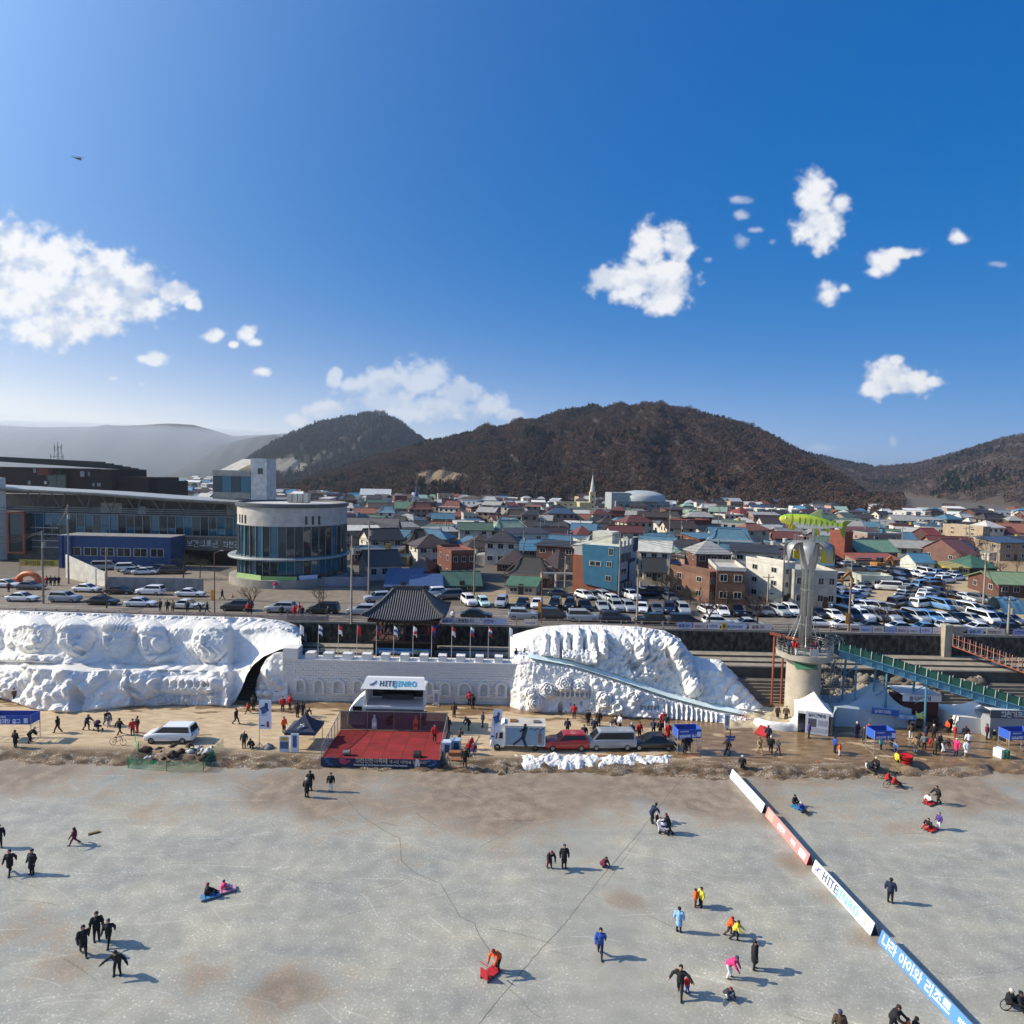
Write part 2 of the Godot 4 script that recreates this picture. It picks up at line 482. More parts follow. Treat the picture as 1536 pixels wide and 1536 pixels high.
# ---------------------------------------------------------------- ground
func tex_mat(im: Image,rough: float,bump: Image = null,bump_cm := 1.0) -> StandardMaterial3D:
	var m := StandardMaterial3D.new()
	m.albedo_texture = ImageTexture.create_from_image(im)
	m.roughness = rough
	if bump:
		m.heightmap_enabled = true
		m.heightmap_texture = ImageTexture.create_from_image(bump)
		m.heightmap_scale = bump_cm
	return m
func ice_image() -> Image:
	var W := 2048
	var Hh := 1024
	var a := noise_img(W,Hh,.06,4,21,FastNoiseLite.TYPE_SIMPLEX_SMOOTH,Vector2(8,8)).get_data()
	var b := noise_img(W,Hh,.035,5,22).get_data()
	var c := noise_img(W,Hh,.35,2,23).get_data()
	var e := noise_img(W,Hh,.05,4,24,FastNoiseLite.TYPE_SIMPLEX_SMOOTH,Vector2(8,2)).get_data()
	var out := PackedByteArray()
	out.resize(W * Hh * 3)
	# stains: photo pixel,radius in metres
	var st := []
	for q in [[440,1470,2.6],[410,1490,2.2],[40,1400,2.6],[110,1450,2.0],[690,1195,6.0],[760,1180,6.0],[1060,1190,5.0],[980,1180,5.0],[850,1190,4.0],[430,1185,5.0],[520,1225,4.0],[1150,1230,2.2],[1190,1290,2.0],[1240,1350,1.6],[300,1470,2.0],[1290,1400,1.4],[940,1350,1.6],[30,1165,4.0],[1450,1190,3.0],[800,1240,5.0],[620,1290,2.0]]:
		var p := gp(q[0],q[1])
		st.append([p.x,p.z,q[2]])
	var stain := PackedFloat32Array()
	stain.resize(256 * 128)
	for y in 128:
		for x in 256:
			var wx := (x + .5) * .5 - 64.0
			var wz := -62.0 + (y + .5) * .5
			var s := smoothstep(-48.0,-61.0,wz) * .75
			for q in st:
				var d: float = Vector2(wx - q[0],(wz - q[1]) * 1.3).length() / q[2]
				if d < 1.6: s += smoothstep(1.6,.2,d) * .62
			stain[y * 256 + x] = s
	for y in Hh:
		for x in W:
			var k := y * W + x
			var n1 := a[k] / 255.0
			var n2 := b[k] / 255.0
			var n3 := c[k] / 255.0
			var n4 := e[k] / 255.0
			var fx := clampf(x / 8.0 - .5,0,254.9)
			var fy := clampf(y / 8.0 - .5,0,126.9)
			var ix := int(fx)
			var iy := int(fy)
			fx -= ix; fy -= iy
			var j := iy * 256 + ix
			var s := lerpf(lerpf(stain[j],stain[j + 1],fx),lerpf(stain[j + 256],stain[j + 257],fx),fy)
			s = clampf((s + (n1 - .5) * 1.1 + (n2 - .5) * .9 - .22) * 1.05,0,.66) if s > .02 else .0
			var g := .60 + (n1 - .5) * .08 + (n2 - .5) * .085 + (n3 - .5) * .07 + (n4 - .5) * .07
			if n3 > .70: g += (n3 - .70) * 1.1 * n2 * 1.6
			var w := (n1 - .5) * .9 + (n4 - .5) * .6
			var r := g * (1.015 + .03 * w)
			var bl := g * (.92 - .05 * w)
			r = lerpf(r,.51 + (n3 - .5) * .10 + (n2 - .5) * .2,s)
			var gg := lerpf(g,.43 + (n3 - .5) * .10 + (n2 - .5) * .2,s)
			bl = lerpf(bl,.35 + (n3 - .5) * .11 + (n2 - .5) * .18,s)
			out[k * 3] = int(clampf(r,0,1) * 255); out[k * 3 + 1] = int(clampf(gg,0,1) * 255); out[k * 3 + 2] = int(clampf(bl,0,1) * 255)
	var im := Image.create_from_data(W,Hh,false,Image.FORMAT_RGB8,out)
	# skate and sled scratches
	for q in 1100:
		var x := rng.randf() * W
		var y := rng.randf() * Hh
		var an := rng.randf_range(-.5,.9) + (PI if rng.randf() < .5 else .0)
		var cu := rng.randf_range(-.008,.008)
		var add := rng.randf_range(.03,.10) * (1.0 if rng.randf() < .8 else -1.0)
		for m in rng.randi_range(8,70):
			x += cos(an); y += sin(an) * .8
			an += cu
			if x < 0 or y < 0 or x >= W or y >= Hh: break
			var cc := im.get_pixel(int(x),int(y))
			im.set_pixel(int(x),int(y),Color(cc.r + add,cc.g + add,cc.b + add))
	return im
func bank_height(x: float,z: float,n: FastNoiseLite) -> float:
	var lip := -59.4 + .9 * n.get_noise_2d(x * 1.2,3.0) - 2.2 * smoothstep(28.0,55.0,x)
	var t := smoothstep(lip + .5,lip - 1.9,z)
	var y := -.12 + .82 * t
	y += n.get_noise_2d(x * 5.0,z * 5.0) * (.05 + .30 * smoothstep(.0,.3,t) * smoothstep(1.0,.6,t))
	if t >= .999: y = BANK + n.get_noise_2d(x * 2.0,z * 2.0) * .05
	return y
func bank_image() -> Array:
	var W := 2048
	var Hh := 512
	var a := noise_img(W,Hh,.10,4,31,FastNoiseLite.TYPE_SIMPLEX_SMOOTH,Vector2(8,4)).get_data()
	var b := noise_img(W,Hh,.06,4,32,FastNoiseLite.TYPE_SIMPLEX_SMOOTH,Vector2(2,1)).get_data()
	var c := noise_img(W,Hh,.4,2,33).get_data()
	var out := PackedByteArray()
	out.resize(W * Hh * 3)
	var ro := PackedByteArray()
	ro.resize(W * Hh)
	# x -72..72,z -79 (row 0) .. -57
	for y in Hh:
		var wz := -79.0 + 22.0 * (y + .5) / Hh
		for x in W:
			var k := y * W + x
			var wx := -72.0 + 144.0 * (x + .5) / W
			var n1 := a[k] / 255.0
			var n2 := b[k] / 255.0
			var n3 := c[k] / 255.0
			# thaw water darkens the clay under the snow walls and on the right half of the path
			var wet := smoothstep(-69.0,-75.0,wz) * .75 + smoothstep(.0,22.0,wx) * .85 * smoothstep(-60.6,-62.0,wz)
			wet = smoothstep(.42,.56,wet + (n1 - .5) * 1.3 + (n2 - .5) * .35)
			var lip := smoothstep(-62.6,-60.6,wz + (n2 - .5) * 1.5)
			var t := (n2 - .5) * .16 + (n3 - .5) * .10
			var r := lerpf(.70,.50,wet) + t
			var g := lerpf(.615,.405,wet) + t
			var bl := lerpf(.49,.29,wet) + t * .9
			var grit := (n3 - .5) * .3 + (n2 - .5) * .35
			r = lerpf(r,.42 + grit,lip); g = lerpf(g,.35 + grit,lip); bl = lerpf(bl,.27 + grit,lip)
			if lip > .5 and n3 > .70 and n2 > .56:
				r = .74; g = .73; bl = .71
			out[k * 3] = int(clampf(r,0,1) * 255); out[k * 3 + 1] = int(clampf(g,0,1) * 255); out[k * 3 + 2] = int(clampf(bl,0,1) * 255)
			ro[k] = int(lerpf(.9,.26,wet * (1.0 - lip)) * 255)
	return [Image.create_from_data(W,Hh,false,Image.FORMAT_RGB8,out),Image.create_from_data(W,Hh,false,Image.FORMAT_L8,ro)]
func build_ground() -> void:
	# --- river ice
	var k := MB.new()
	var e := [Vector3(-192,0,66),Vector3(-192,0,-62),Vector3(192,0,-62),Vector3(192,0,66)]
	k.quad(e[0],e[1],e[2],e[3])
	k.u = PackedVector2Array([Vector2(-1,2),Vector2(-1,0),Vector2(2,0),Vector2(2,2)])
	var im := ice_image()
	var m := tex_mat(im,.42,noise_img(512,512,.08,5,44),1.2)
	m.metallic_specular = .35
	var ice := struct("ice",k.mesh(),m)
	# cracks in the ice
	var cm := mat("7d796e",.8)
	for q in [[[718,1536],[760,1485],[800,1437],[850,1382],[905,1312],[960,1248],[1000,1195],[1030,1160]],[[512,1190],[540,1222],[575,1245],[600,1258],[602,1290],[620,1308],[660,1325],[672,1345],[690,1375],[712,1385],[720,1405],[735,1425],[733,1440]],[[745,1466],[765,1485],[780,1497],[800,1520],[820,1532]],[[820,1348],[790,1265],[770,1240]].slice(0,0),[[560,1336],[590,1328],[622,1312]],[[720,1270],[780,1240],[850,1205],[930,1180]],[[905,1330],[935,1290],[962,1253]]]:
		if q.size() < 2: continue
		var pts := []
		for s in q.size() - 1:
			var pa := gp(q[s][0],q[s][1])
			var pz := gp(q[s + 1][0],q[s + 1][1])
			var cnt := int(ceil(pa.distance_to(pz) / .35))
			for h in cnt:
				var w := pa.lerp(pz,float(h) / cnt)
				pts.append(w + Vector3(rng.randf_range(-.03,.03),.004,rng.randf_range(-.03,.03)))
		k = MB.new()
		var wd := .024 if q.size() > 5 else .014
		for s in pts.size() - 1:
			var d: Vector3 = (pts[s + 1] - pts[s]).normalized().cross(Vector3.UP) * wd
			k.quad(pts[s] - d,pts[s + 1] - d,pts[s + 1] + d,pts[s] + d)
		part(ice,"crack",k.mesh(),cm)
	# --- clay bank with the festival path
	var n := FastNoiseLite.new()
	n.seed = 4; n.frequency = .22; n.fractal_octaves = 3
	k = MB.new()
	var rows := []
	var zz := -57.6
	while zz > -79.0:
		var row := []
		var x := -150.0
		while x <= 150.0:
			row.append(Vector3(x,bank_height(x,zz,n),zz))
			x += .45 if absf(x) < 75.0 else 2.5
		rows.append(row)
		zz -= .22 if zz > -64.0 else .6
	k.grid(rows)
	for q in k.v.size():
		var p := k.v[q]
		k.u[q] = Vector2((p.x + 72.0) / 144.0,(p.z + 79.0) / 22.0)
	var bi := bank_image()
	m = tex_mat(bi[0],1.0)
	m.roughness_texture = ImageTexture.create_from_image(bi[1])
	m.roughness_texture_channel = BaseMaterial3D.TEXTURE_CHANNEL_RED
	struct("path",k.mesh(),m)
	# --- embankment: stone steps,low wall,gravel terrace,high wall
	var stone := mat("8a8072",.9)
	var st := struct("embankment",_box_mesh(Vector3(0,1.4,-84.6),Vector3(320,2.8,8.2)),mat("6a655c",.9))
	for s in 7:
		part(st,"step",_box_mesh(Vector3(0,.55 + s * .17 + .15,-78.6 - s * .34),Vector3(320,.3 + s * .34,.3)),stone)
	struct("low_wall",_box_mesh(Vector3(0,3.42,-82.2),Vector3(320,1.55,.5)),mat("57524b",.9))
	var terr := struct("terrace",_box_mesh(Vector3(0,3.5,-86.2),Vector3(320,1.4,7.4)),mat("a39b8c",.95))
	for s in [-83.9,-84.25,-86.6,-87.0]:
		part(terr,"rail_edge",_box_mesh(Vector3(40,4.26,s),Vector3(240,.14,.12)),mat("4c443b",.8))
	var wallm := StandardMaterial3D.new()
	wallm.albedo_color = col("625d55")
	wallm.albedo_texture = ImageTexture.create_from_image(_stain_image())
	wallm.roughness = .95
	k = MB.new()
	k.quad(Vector3(-160,4.0,-89.6),Vector3(-160,7.0,-89.6),Vector3(160,7.0,-89.6),Vector3(160,4.0,-89.6))
	for q in 4: k.u[q] = Vector2((k.v[q].x) / 12.0,(k.v[q].y) / 3.0)
	struct("retaining_wall",k.mesh(),wallm)
	k = MB.new()
	k.box(Vector3(0,7.12,-89.85),Vector3(320,.24,.5))
	struct("coping",k.mesh(),mat("9a948a",.9))
	# --- road,pavement and town ground
	k = MB.new()
	k.quad(Vector3(-9000,TOWN,-90.2),Vector3(-9000,TOWN,-9000),Vector3(9000,TOWN,-9000),Vector3(9000,TOWN,-90.2))
	var tm := mat("6b6255",.95)
	struct("ground",k.mesh(),tm)
	k = MB.new()
	k.quad(Vector3(-220,6.995,-91.0),Vector3(-220,6.995,-103.4),Vector3(220,6.995,-103.4),Vector3(220,6.995,-91.0))
	var rd := struct("road",k.mesh(),mat("857b70",.85))
	k = MB.new()
	for q in 40: k.box(Vector3(-200 + q * 10.0,6.998,-97.0),Vector3(5.0,.006,.12))
	part(rd,"lane_marking",k.mesh(),mat("d8d2c4",.8)).set_meta("kind","stuff")
	k = MB.new()
	k.box(Vector3(0,7.02,-90.6),Vector3(320,.16,1.0))
	struct("pavement",k.mesh(),mat("a89a8c",.9))
	# sandy car park behind the road
	k = MB.new()
	var poly := PackedVector2Array()
	for q in [[1215,928],[1536,950],[1536,905],[1470,893],[1465,868],[1420,846],[1330,838],[1285,850],[1240,880],[1225,905]]:
		var p := gp(q[0],q[1],TOWN)
		poly.append(Vector2(p.x,p.z))
	k.prism(poly,TOWN - .02,TOWN + .012)
	struct("car_park_ground",k.mesh(),mat("c2ab85",.95))
	k = MB.new()
	poly = PackedVector2Array()
	for q in [[1470,866],[1600,872],[1600,800],[1440,795],[1430,826]]:
		var p := gp(q[0],q[1],TOWN)
		poly.append(Vector2(p.x,p.z))
	k.prism(poly,TOWN - .02,TOWN + .008)
	struct("field",k.mesh(),mat("ad916a",.95))
	k = MB.new()
	poly = PackedVector2Array()
	for q in [[690,903],[870,912],[860,888],[700,884]]:
		var p := gp(q[0],q[1],TOWN)
		poly.append(Vector2(p.x,p.z))
	k.prism(poly,TOWN - .02,TOWN + .009)
	struct("gravel_lot",k.mesh(),mat("a58f70",.95))
	k = MB.new()
	poly = PackedVector2Array()
	for q in [[100,893],[560,905],[545,884],[350,868],[300,850],[130,846],[80,850],[0,870],[0,893]]:
		var p := gp(q[0],q[1],TOWN)
		poly.append(Vector2(p.x,p.z))
	k.prism(poly,TOWN - .02,TOWN + .003)
	struct("forecourt",k.mesh(),mat("8b7d6d",.95))
func _box_mesh(ctr: Vector3,s: Vector3) -> ArrayMesh:
	var k := MB.new()
	k.box(ctr,s)
	return k.mesh()
func _stain_image() -> Image:
	var a := noise_img(512,256,.03,4,51,FastNoiseLite.TYPE_SIMPLEX_SMOOTH,Vector2(1,4)).get_data()
	var b := noise_img(512,256,.3,2,52).get_data()
	var out := PackedByteArray()
	out.resize(512 * 256 * 3)
	for q in 512 * 256:
		var g := clampf(.62 + (a[q] - 128) / 128.0 * .35 + (b[q] - 128) / 128.0 * .2,.1,1.0)
		for c in 3: out[q * 3 + c] = int(g * 255 * [1.0,.99,.96][c])
	return Image.create_from_data(512,256,false,Image.FORMAT_RGB8,out)
# ---------------------------------------------------------------- hills
func hill_point(px: float,t: float,h: Dictionary,n: FastNoiseLite) -> Vector3:
	var py: float = lut(h.ridge,px) + h.get("drop",.0)
	var dfoot: float = lut(h.foot,px) if h.foot is Array else h.foot
	var dr: float = h.depth
	var top := gz(px,py,-dr)
	var tt := clampf(t,0,1)
	var d := lerpf(dfoot,dr,t)
	var dir := ray(px,py)
	var x := -dir.x / dir.z * d
	var hh := maxf(top.y - TOWN,1.0)
	var prof := sin(tt * PI * .5) if t <= 1.0 else 1.0 - (t - 1.0) * 1.6
	prof = pow(maxf(prof,.0),h.get("pow",1.15))
	var y: float = TOWN - .4 + hh * prof
	var nn := n.get_noise_2d(x / h.scale,d / h.scale * .45)
	y += hh * h.rough * nn * sin(tt * PI) - hh * .10 * (1.0 - absf(n.get_noise_2d(x / h.scale * 2.2,40.0 + d / h.scale * .3)) * 3.0) * sin(tt * PI)
	return Vector3(x,y,-d)
func build_hill(called: String,h: Dictionary) -> void:
	var n := FastNoiseLite.new()
	n.seed = h.seed; n.frequency = 1.0; n.fractal_octaves = 4
	var k := MB.new()
	var rows := []
	var x0: float = h.ridge[0].x
	var x1: float = h.ridge[-1].x
	var cols := int((x1 - x0) / h.step)
	for r in 31:
		var t := r / 24.0
		var row := []
		for c in cols + 1: row.append(hill_point(lerpf(x0,x1,float(c) / cols),t,h,n))
		rows.append(row)
	k.grid(rows)
	struct(called,k.mesh(),h.mat)
	if not h.has("trees"): return
	for q in h.bare:
		var kb := MB.new()
		var cell := 2.2
		for gx in range(-int(q[2] / cell),int(q[2] / cell) + 1):
			for r in 120:
				var px: float = q[0] + gx * cell
				var pa := hill_point(px,r / 120.0,h,n)
				var pp := pix(pa)
				var w := pow((pp.x - q[0]) / q[2],2.0) + pow((pp.y - q[1]) / q[3],2.0)
				if w > .9 + .7 * n.get_noise_2d(pa.x * .04,pa.z * .04): continue
				var up := Vector3.UP * (1.2 + n.get_noise_2d(pa.x * .3,pa.z * .3))
				kb.quad(pa + up,hill_point(px,(r + 1) / 120.0,h,n) + up,hill_point(px + cell,(r + 1) / 120.0,h,n) + up,hill_point(px + cell,r / 120.0,h,n) + up)
		if kb.v.size() > 3: struct("rock_cut",kb.mesh(),mat(q[4],1.0))
	var sets: Array = h.kinds
	for s in sets.size():
		var cnt: int = int(h.trees * sets[s].share)
		var mm := MultiMesh.new()
		mm.transform_format = MultiMesh.TRANSFORM_3D
		mm.use_colors = true
		mm.mesh = sets[s].mesh
		mm.instance_count = cnt
		var mask := FastNoiseLite.new()
		mask.seed = h.seed + 77; mask.frequency = 1.0; mask.fractal_octaves = 3
		var made := 0
		var guard := 0
		while made < cnt and guard < cnt * 30:
			guard += 1
			var px := rng.randf_range(x0,x1)
			var t := pow(rng.randf(),.85) * 1.03
			var p := hill_point(px,t,h,n)
			var w := mask.get_noise_2d(p.x / h.scale * 1.3,p.z / h.scale * .8)
			if sets[s].pine:
				w += .5 * smoothstep(.75,1.0,t) - .12
				if w < .12 + rng.randf() * .1: continue
			elif w + .5 * smoothstep(.75,1.0,t) - .12 > .2 and rng.randf() < .6: continue
			if h.has("bare"):
				var skip := false
				for q in h.bare:
					var pp := pix(p)
					if pow((pp.x - q[0]) / q[2],2.0) + pow((pp.y - q[1]) / q[3],2.0) < 1.0 + n.get_noise_2d(p.x * .05,p.z * .05): skip = true
				if skip: continue
			var sc: float = h.size * rng.randf_range(.7,1.3)
			var b := Basis(Vector3.UP,rng.randf() * TAU).scaled(Vector3(sc,sc * rng.randf_range(.8,1.15),sc))
			mm.set_instance_transform(made,Transform3D(b,p - Vector3.UP * .3))
			var g: Color = sets[s].a.lerp(sets[s].b,clampf(rng.randf() * .6 + w + .3,0,1))
			mm.set_instance_color(made,g * rng.randf_range(.84,1.14))
			made += 1
		mm.visible_instance_count = made
		var o := MultiMeshInstance3D.new()
		o.name = numbered("forest")
		o.multimesh = mm
		o.material_override = h.leaf
		add_child(o)
		tag(o,sets[s].label,"trees")
		o.set_meta("kind","stuff")
func tree_shards(sd: int,tris: int,conifer: bool) -> ArrayMesh:
	# unit tree: about 1 high,.8 wide
	var r := RandomNumberGenerator.new()
	r.seed = sd
	var k := MB.new()
	k.tube(Vector3(0,0,0),Vector3(0,.6,0),.03,.015,4,false)
	for q in tris:
		var c: Vector3
		if conifer:
			var y := r.randf_range(.12,1.0)
			var rad := (1.05 - y) * .36 * sqrt(r.randf())
			var an := r.randf() * TAU
			c = Vector3(cos(an) * rad,y,sin(an) * rad)
		else:
			var d := Vector3(r.randfn(),r.randfn(),r.randfn()).normalized() * pow(r.randf(),.4)
			c = Vector3(0,.62,0) + d * Vector3(.42,.38,.42)
		var s := .10 if conifer else .085
		var a := Vector3(r.randfn(),r.randfn(),r.randfn()).normalized() * s
		var b := Vector3(r.randfn(),r.randfn(),r.randfn()).normalized() * s
		k.tri(c + a,c + b,c - (a + b) * .6)
	return k.mesh()
func V(l: Array) -> Array:
	var o := []
	for q in l: o.append(Vector2(q[0],q[1]))
	return o
func build_hills() -> void:
	var leaf := StandardMaterial3D.new()
	leaf.vertex_color_use_as_albedo = true
	leaf.roughness = .95
	leaf.metallic_specular = .1
	var dm := []
	for q in 2: dm.append(tree_shards(100 + q,90,false))
	var pine := tree_shards(200,110,true)
	var brown := mat("4f4038",1.0)
	var main := {ridge = V([[400,735],[440,722],[480,707],[520,697],[560,684],[600,672],[640,662],[680,654],[720,647],[760,637],[800,629],[850,614],[880,609],[930,612],[980,609],[1030,614],[1080,624],[1120,637],[1160,652],[1200,674],[1240,697],[1280,722],[1310,744],[1335,767],[1352,784]]),
		foot = V([[400,600],[600,560],[1000,560],[1200,500],[1345,430]]),depth = 1000.0,seed = 9,scale = 160.0,rough = .13,step = 9.0,mat = brown,leaf = leaf,trees = 17000,size = 8.0,drop = 8.0,bare = [[655,718,36,12,"9c8562"]],
		kinds = [{mesh = dm[0],share = .42,pine = false,a = Color(.072,.050,.038),b = Color(.128,.076,.053),label = "bare brown deciduous wood covering the dark hill behind the town"},
			{mesh = dm[1],share = .36,pine = false,a = Color(.055,.047,.042),b = Color(.090,.068,.055),label = "grey brown leafless treetops mixed through the hill behind the town"},
			{mesh = pine,share = .16,pine = true,a = Color(.018,.026,.018),b = Color(.028,.040,.026),label = "dark green pines along the crest of the hill behind the town"}]}
	var green := {ridge = V([[340,712],[380,680],[410,662],[450,644],[500,629],[550,618],[575,618],[600,630],[620,647],[640,662],[690,690],[740,712]]),
		foot = 1150.0,depth = 1900.0,seed = 19,scale = 330.0,rough = .14,step = 9.0,mat = mat("433f36",1.0),leaf = leaf,trees = 7000,size = 12.0,drop = 6.0,bare = [[430,700,32,12,"8b857c"]],
		kinds = [{mesh = dm[1],share = .35,pine = false,a = Color(.055,.047,.042),b = Color(.09,.07,.055),label = "leafless grey wood on the lower slopes of the distant green hill"},
			{mesh = pine,share = .65,pine = true,a = Color(.020,.032,.022),b = Color(.032,.048,.030),label = "evergreen wood on the distant rounded hill with masts"}]}
	green.kinds[1].pine = false
	var rightm := {ridge = V([[1150,668],[1190,674],[1220,680],[1260,690],[1310,699],[1370,697],[1420,685],[1470,670],[1500,662],[1536,659],[1640,662],[1800,690]]),
		foot = V([[1150,1350],[1350,1250],[1420,900],[1536,700],[1800,650]]),depth = 1800.0,seed = 29,scale = 300.0,rough = .16,step = 9.0,mat = mat("54473e",1.0),leaf = leaf,trees = 9000,size = 11.0,drop = 5.0,bare = [[1420,763,26,8,"8a6a55"],[1505,770,28,7,"84664f"]],pow = .95,
		kinds = [{mesh = dm[0],share = .6,pine = false,a = Color(.075,.060,.052),b = Color(.12,.088,.070),label = "leafless brown wood on the long hill past the apartment blocks"},
			{mesh = pine,share = .4,pine = true,a = Color(.026,.036,.026),b = Color(.040,.052,.036),label = "scattered pines on the long hill past the apartment blocks"}]}
	var far := {ridge = V([[-300,650],[-120,642],[0,638],[60,641],[130,640],[200,638],[250,635],[290,637],[320,645],[350,654],[400,652],[430,650],[480,655],[560,670],[640,690]]),
		foot = 2150.0,depth = 2450.0,seed = 39,scale = 480.0,rough = .12,step = 10.0,mat = mat("54564e",1.0)}
	var far2 := {ridge = V([[230,716],[290,692],[330,668],[370,657],[410,652],[450,660],[520,690],[600,712]]),
		foot = 1990.0,depth = 2200.0,seed = 49,scale = 420.0,rough = .12,step = 9.0,mat = mat("4a4d45",1.0)}
	var mist := FogVolume.new()
	mist.name = numbered("mist")
	mist.shape = RenderingServer.FOG_VOLUME_SHAPE_ELLIPSOID
	mist.size = Vector3(4200,400,760)
	mist.position = Vector3(-1750,-10,-2260)
	var fm := FogMaterial.new()
	fm.density = .0024
	fm.albedo = Color(.93,.96,1.0)
	mist.material = fm
	add_child(mist)
	tag(mist,"pale morning haze lying in the distant valley","haze")
	mist.set_meta("kind","stuff")
	build_hill("mountain",far)
	build_hill("mountain",far2)
	build_hill("hill",green)
	build_hill("hill",rightm)
	build_hill("hill",main)
# ---------------------------------------------------------------- snow sculptures
var rock: FastNoiseLite
var crumb: FastNoiseLite
var swirl: FastNoiseLite
func ell(px: float,py: float,cx: float,cy: float,rx: float,ry: float,h: float,rot := .0) -> float:
	var dx := px - cx
	var dy := py - cy
	if rot != .0:
		var c := cos(rot)
		var s := sin(rot)
		var q := dx * c + dy * s
		dy = -dx * s + dy * c
		dx = q
	var r := (dx / rx) * (dx / rx) + (dy / ry) * (dy / ry)
	return h * sqrt(1.0 - r) if r < 1.0 else .0
func ring(px: float,py: float,cx: float,cy: float,r: float,w: float,h: float) -> float:
	var d := Vector2(px - cx,(py - cy) * 1.15).length()
	return h * exp(-((d - r) * (d - r)) / (w * w))
func seg(px: float,py: float,x0: float,y0: float,x1: float,y1: float,w: float,h: float) -> float:
	var p := Vector2(px,py)
	var q := Geometry2D.get_closest_point_to_segment(p,Vector2(x0,y0),Vector2(x1,y1))
	var d := p.distance_to(q) / w
	return h * sqrt(1.0 - d * d) if d < 1.0 else .0
# sculpted height over the wall,in metres,at a point that the photo shows at px,py
func left_relief(px: float,py: float,wx: float,wy: float) -> float:
	var h := .0
	var led := lut(LEDGE_L,px)
	if py < led - 6.0:
		# five great heads
		var a := .0
		a = maxf(a,ell(px,py,50,951,31,30,1.9))
		a = maxf(a,ell(px,py,117,957,27,29,1.8))
		a = maxf(a,ell(px,py,182,954,25,36,1.8))
		a = maxf(a,ell(px,py,231,962,22,32,1.7))
		a = maxf(a,ell(px,py,318,962,29,34,1.8))
		h += a
		# cap and hair lines
		h += .35 * smoothstep(.0,4.0,948.0 - py + (px - 117) * -.25) * float(ell(px,py,117,957,27,29,1.0) > .25)
		h += .35 * smoothstep(.0,4.0,955.0 - py) * float(ell(px,py,231,962,22,32,1.0) > .25)
		h += .30 * smoothstep(.0,4.0,946.0 - py + (px - 318) * .3) * float(ell(px,py,318,962,29,34,1.0) > .25)
		if py < 950.0 and ell(px,py,182,954,25,36,1.0) > .2: h += .16 * sin((px + py * .4) * 1.5) + .2
		# faces: eye hollows,noses,mouths,ears
		h -= ell(px,py,52,957,20,14,.45)
		h += ell(px,py,62,962,5,6,.35)
		h += ell(px,py,18,966,6,7,.8)
		h -= seg(px,py,52,974,68,972,2.5,.25)
		for q in [[118,963],[168,966],[226,968],[312,966]]:
			h += seg(px,py,q[0],q[1] - 6,q[0] + 1,q[1] + 6,3.4,.5)
			h -= ell(px,py,q[0] - 8,q[1] - 5,5,3.5,.35)
			h -= ell(px,py,q[0] + 9,q[1] - 5,5,3.5,.35)
		h -= ell(px,py,127,979,7,4,.7)
		h += ring(px,py,127,979,8,2.2,.25)
		h += seg(px,py,160,980,171,981,3.0,.35)
		h += seg(px,py,221,981,232,981,2.5,.3)
		h += ell(px,py,246,969,9,10,.9)
		h += ell(px,py,100,968,8,6,.4,-.4)
		# wavy beard under the fifth head,scarves and collars
		h += .25 * sin((px - 318) * .55 + sin(py * .35) * 2.0) * ell(px,py,312,984,28,18,1.0)
		h += ell(px,py,20,991,44,9,.9,-.12)
		h += ell(px,py,66,990,32,7,.8,-.1)
		h += ell(px,py,240,990,34,6,.8,-.25)
		var rk := rock.get_noise_2d(wx * .55,wy * .55 + 9.0)
		if a < .05 and px > 330: h += .65 * clampf(-rk * 1.3 - .15,.0,1.0)
		elif a < .05: h += .55 * clampf(-rk * 1.2 - .22,.0,1.0)
	elif py > led + 3.0:
		var rk := rock.get_noise_2d(wx * .72,wy * .72)
		var heart := clampf(-rk * 1.35 - .2,.0,1.0)
		var amt := .0
		if px < 200: amt = smoothstep(8.0,60.0,px + (py - 1000)) * 1.0
		if px > 300: amt = maxf(amt,smoothstep(305.0,325.0,px))
		h += heart * .75 * amt
		# doorway
		h -= ell(px,py,118,1050,11,20,1.5)
		# fish head
		h += ell(px,py,216,1024,30,26,1.4)
		h -= seg(px,py,199,1033,215,1040,3.0,.5)
		h += ring(px,py,213,1020,8,2.0,.25)
		h -= ring(px,py,238,1022,22,2.0,.25) * float(px > 235 and px < 250)
		# long body with portholes
		var body := ell(px,py,285,1028,58,15,1.1)
		for q in 8:
			var cx: float = [242,255,268,280,292,302,311,318][q]
			body -= ell(px,py,cx,1028,5.2 - q * .32,8.0 - q * .6,.75)
		h += body
		for q in [[214,1052,8],[243,1050,7],[262,1050,7],[279,1049,7],[300,1045,5],[319,1042,8]]:
			h += ring(px,py,q[0],q[1],q[2] * .75,1.6,.55) + ring(px,py,q[0],q[1],q[2] * .3,1.3,.5)
		h += .10 * sin(px * 1.3) * smoothstep(1036.0,1046.0,py) * float(px > 205 and px < 330)
		# big fish on the far side of the rocks
		h += ell(px,py,-2,1020,32,34,1.2)
		h += .12 * sin((py + px * .5) * .8) * ell(px,py,-2,1025,30,30,1.0)
	else:
		# the ledge: a hat,a thumb,boulders
		h += ell(px,py,176,992,10,13,1.1)
		h += ell(px,py,44,1003,14,6,.5) + ell(px,py,41,998,6,6,.5)
		if px > 225: h += .7 * clampf(-rock.get_noise_2d(wx * .8,wy * .8) * 1.3 - .2,.0,1.0)
	# smooth throat of the stair passage
	var th := smoothstep(338.0,372.0,px - maxf(.0,(985.0 - py)) * .15) * smoothstep(938.0,952.0,py)
	h = lerpf(h,.0,th)
	h += crumb.get_noise_2d(wx * 2.2,wy * 2.2) * lerpf(.14,.05,th) + chip(wx,wy) * (1.0 - th)
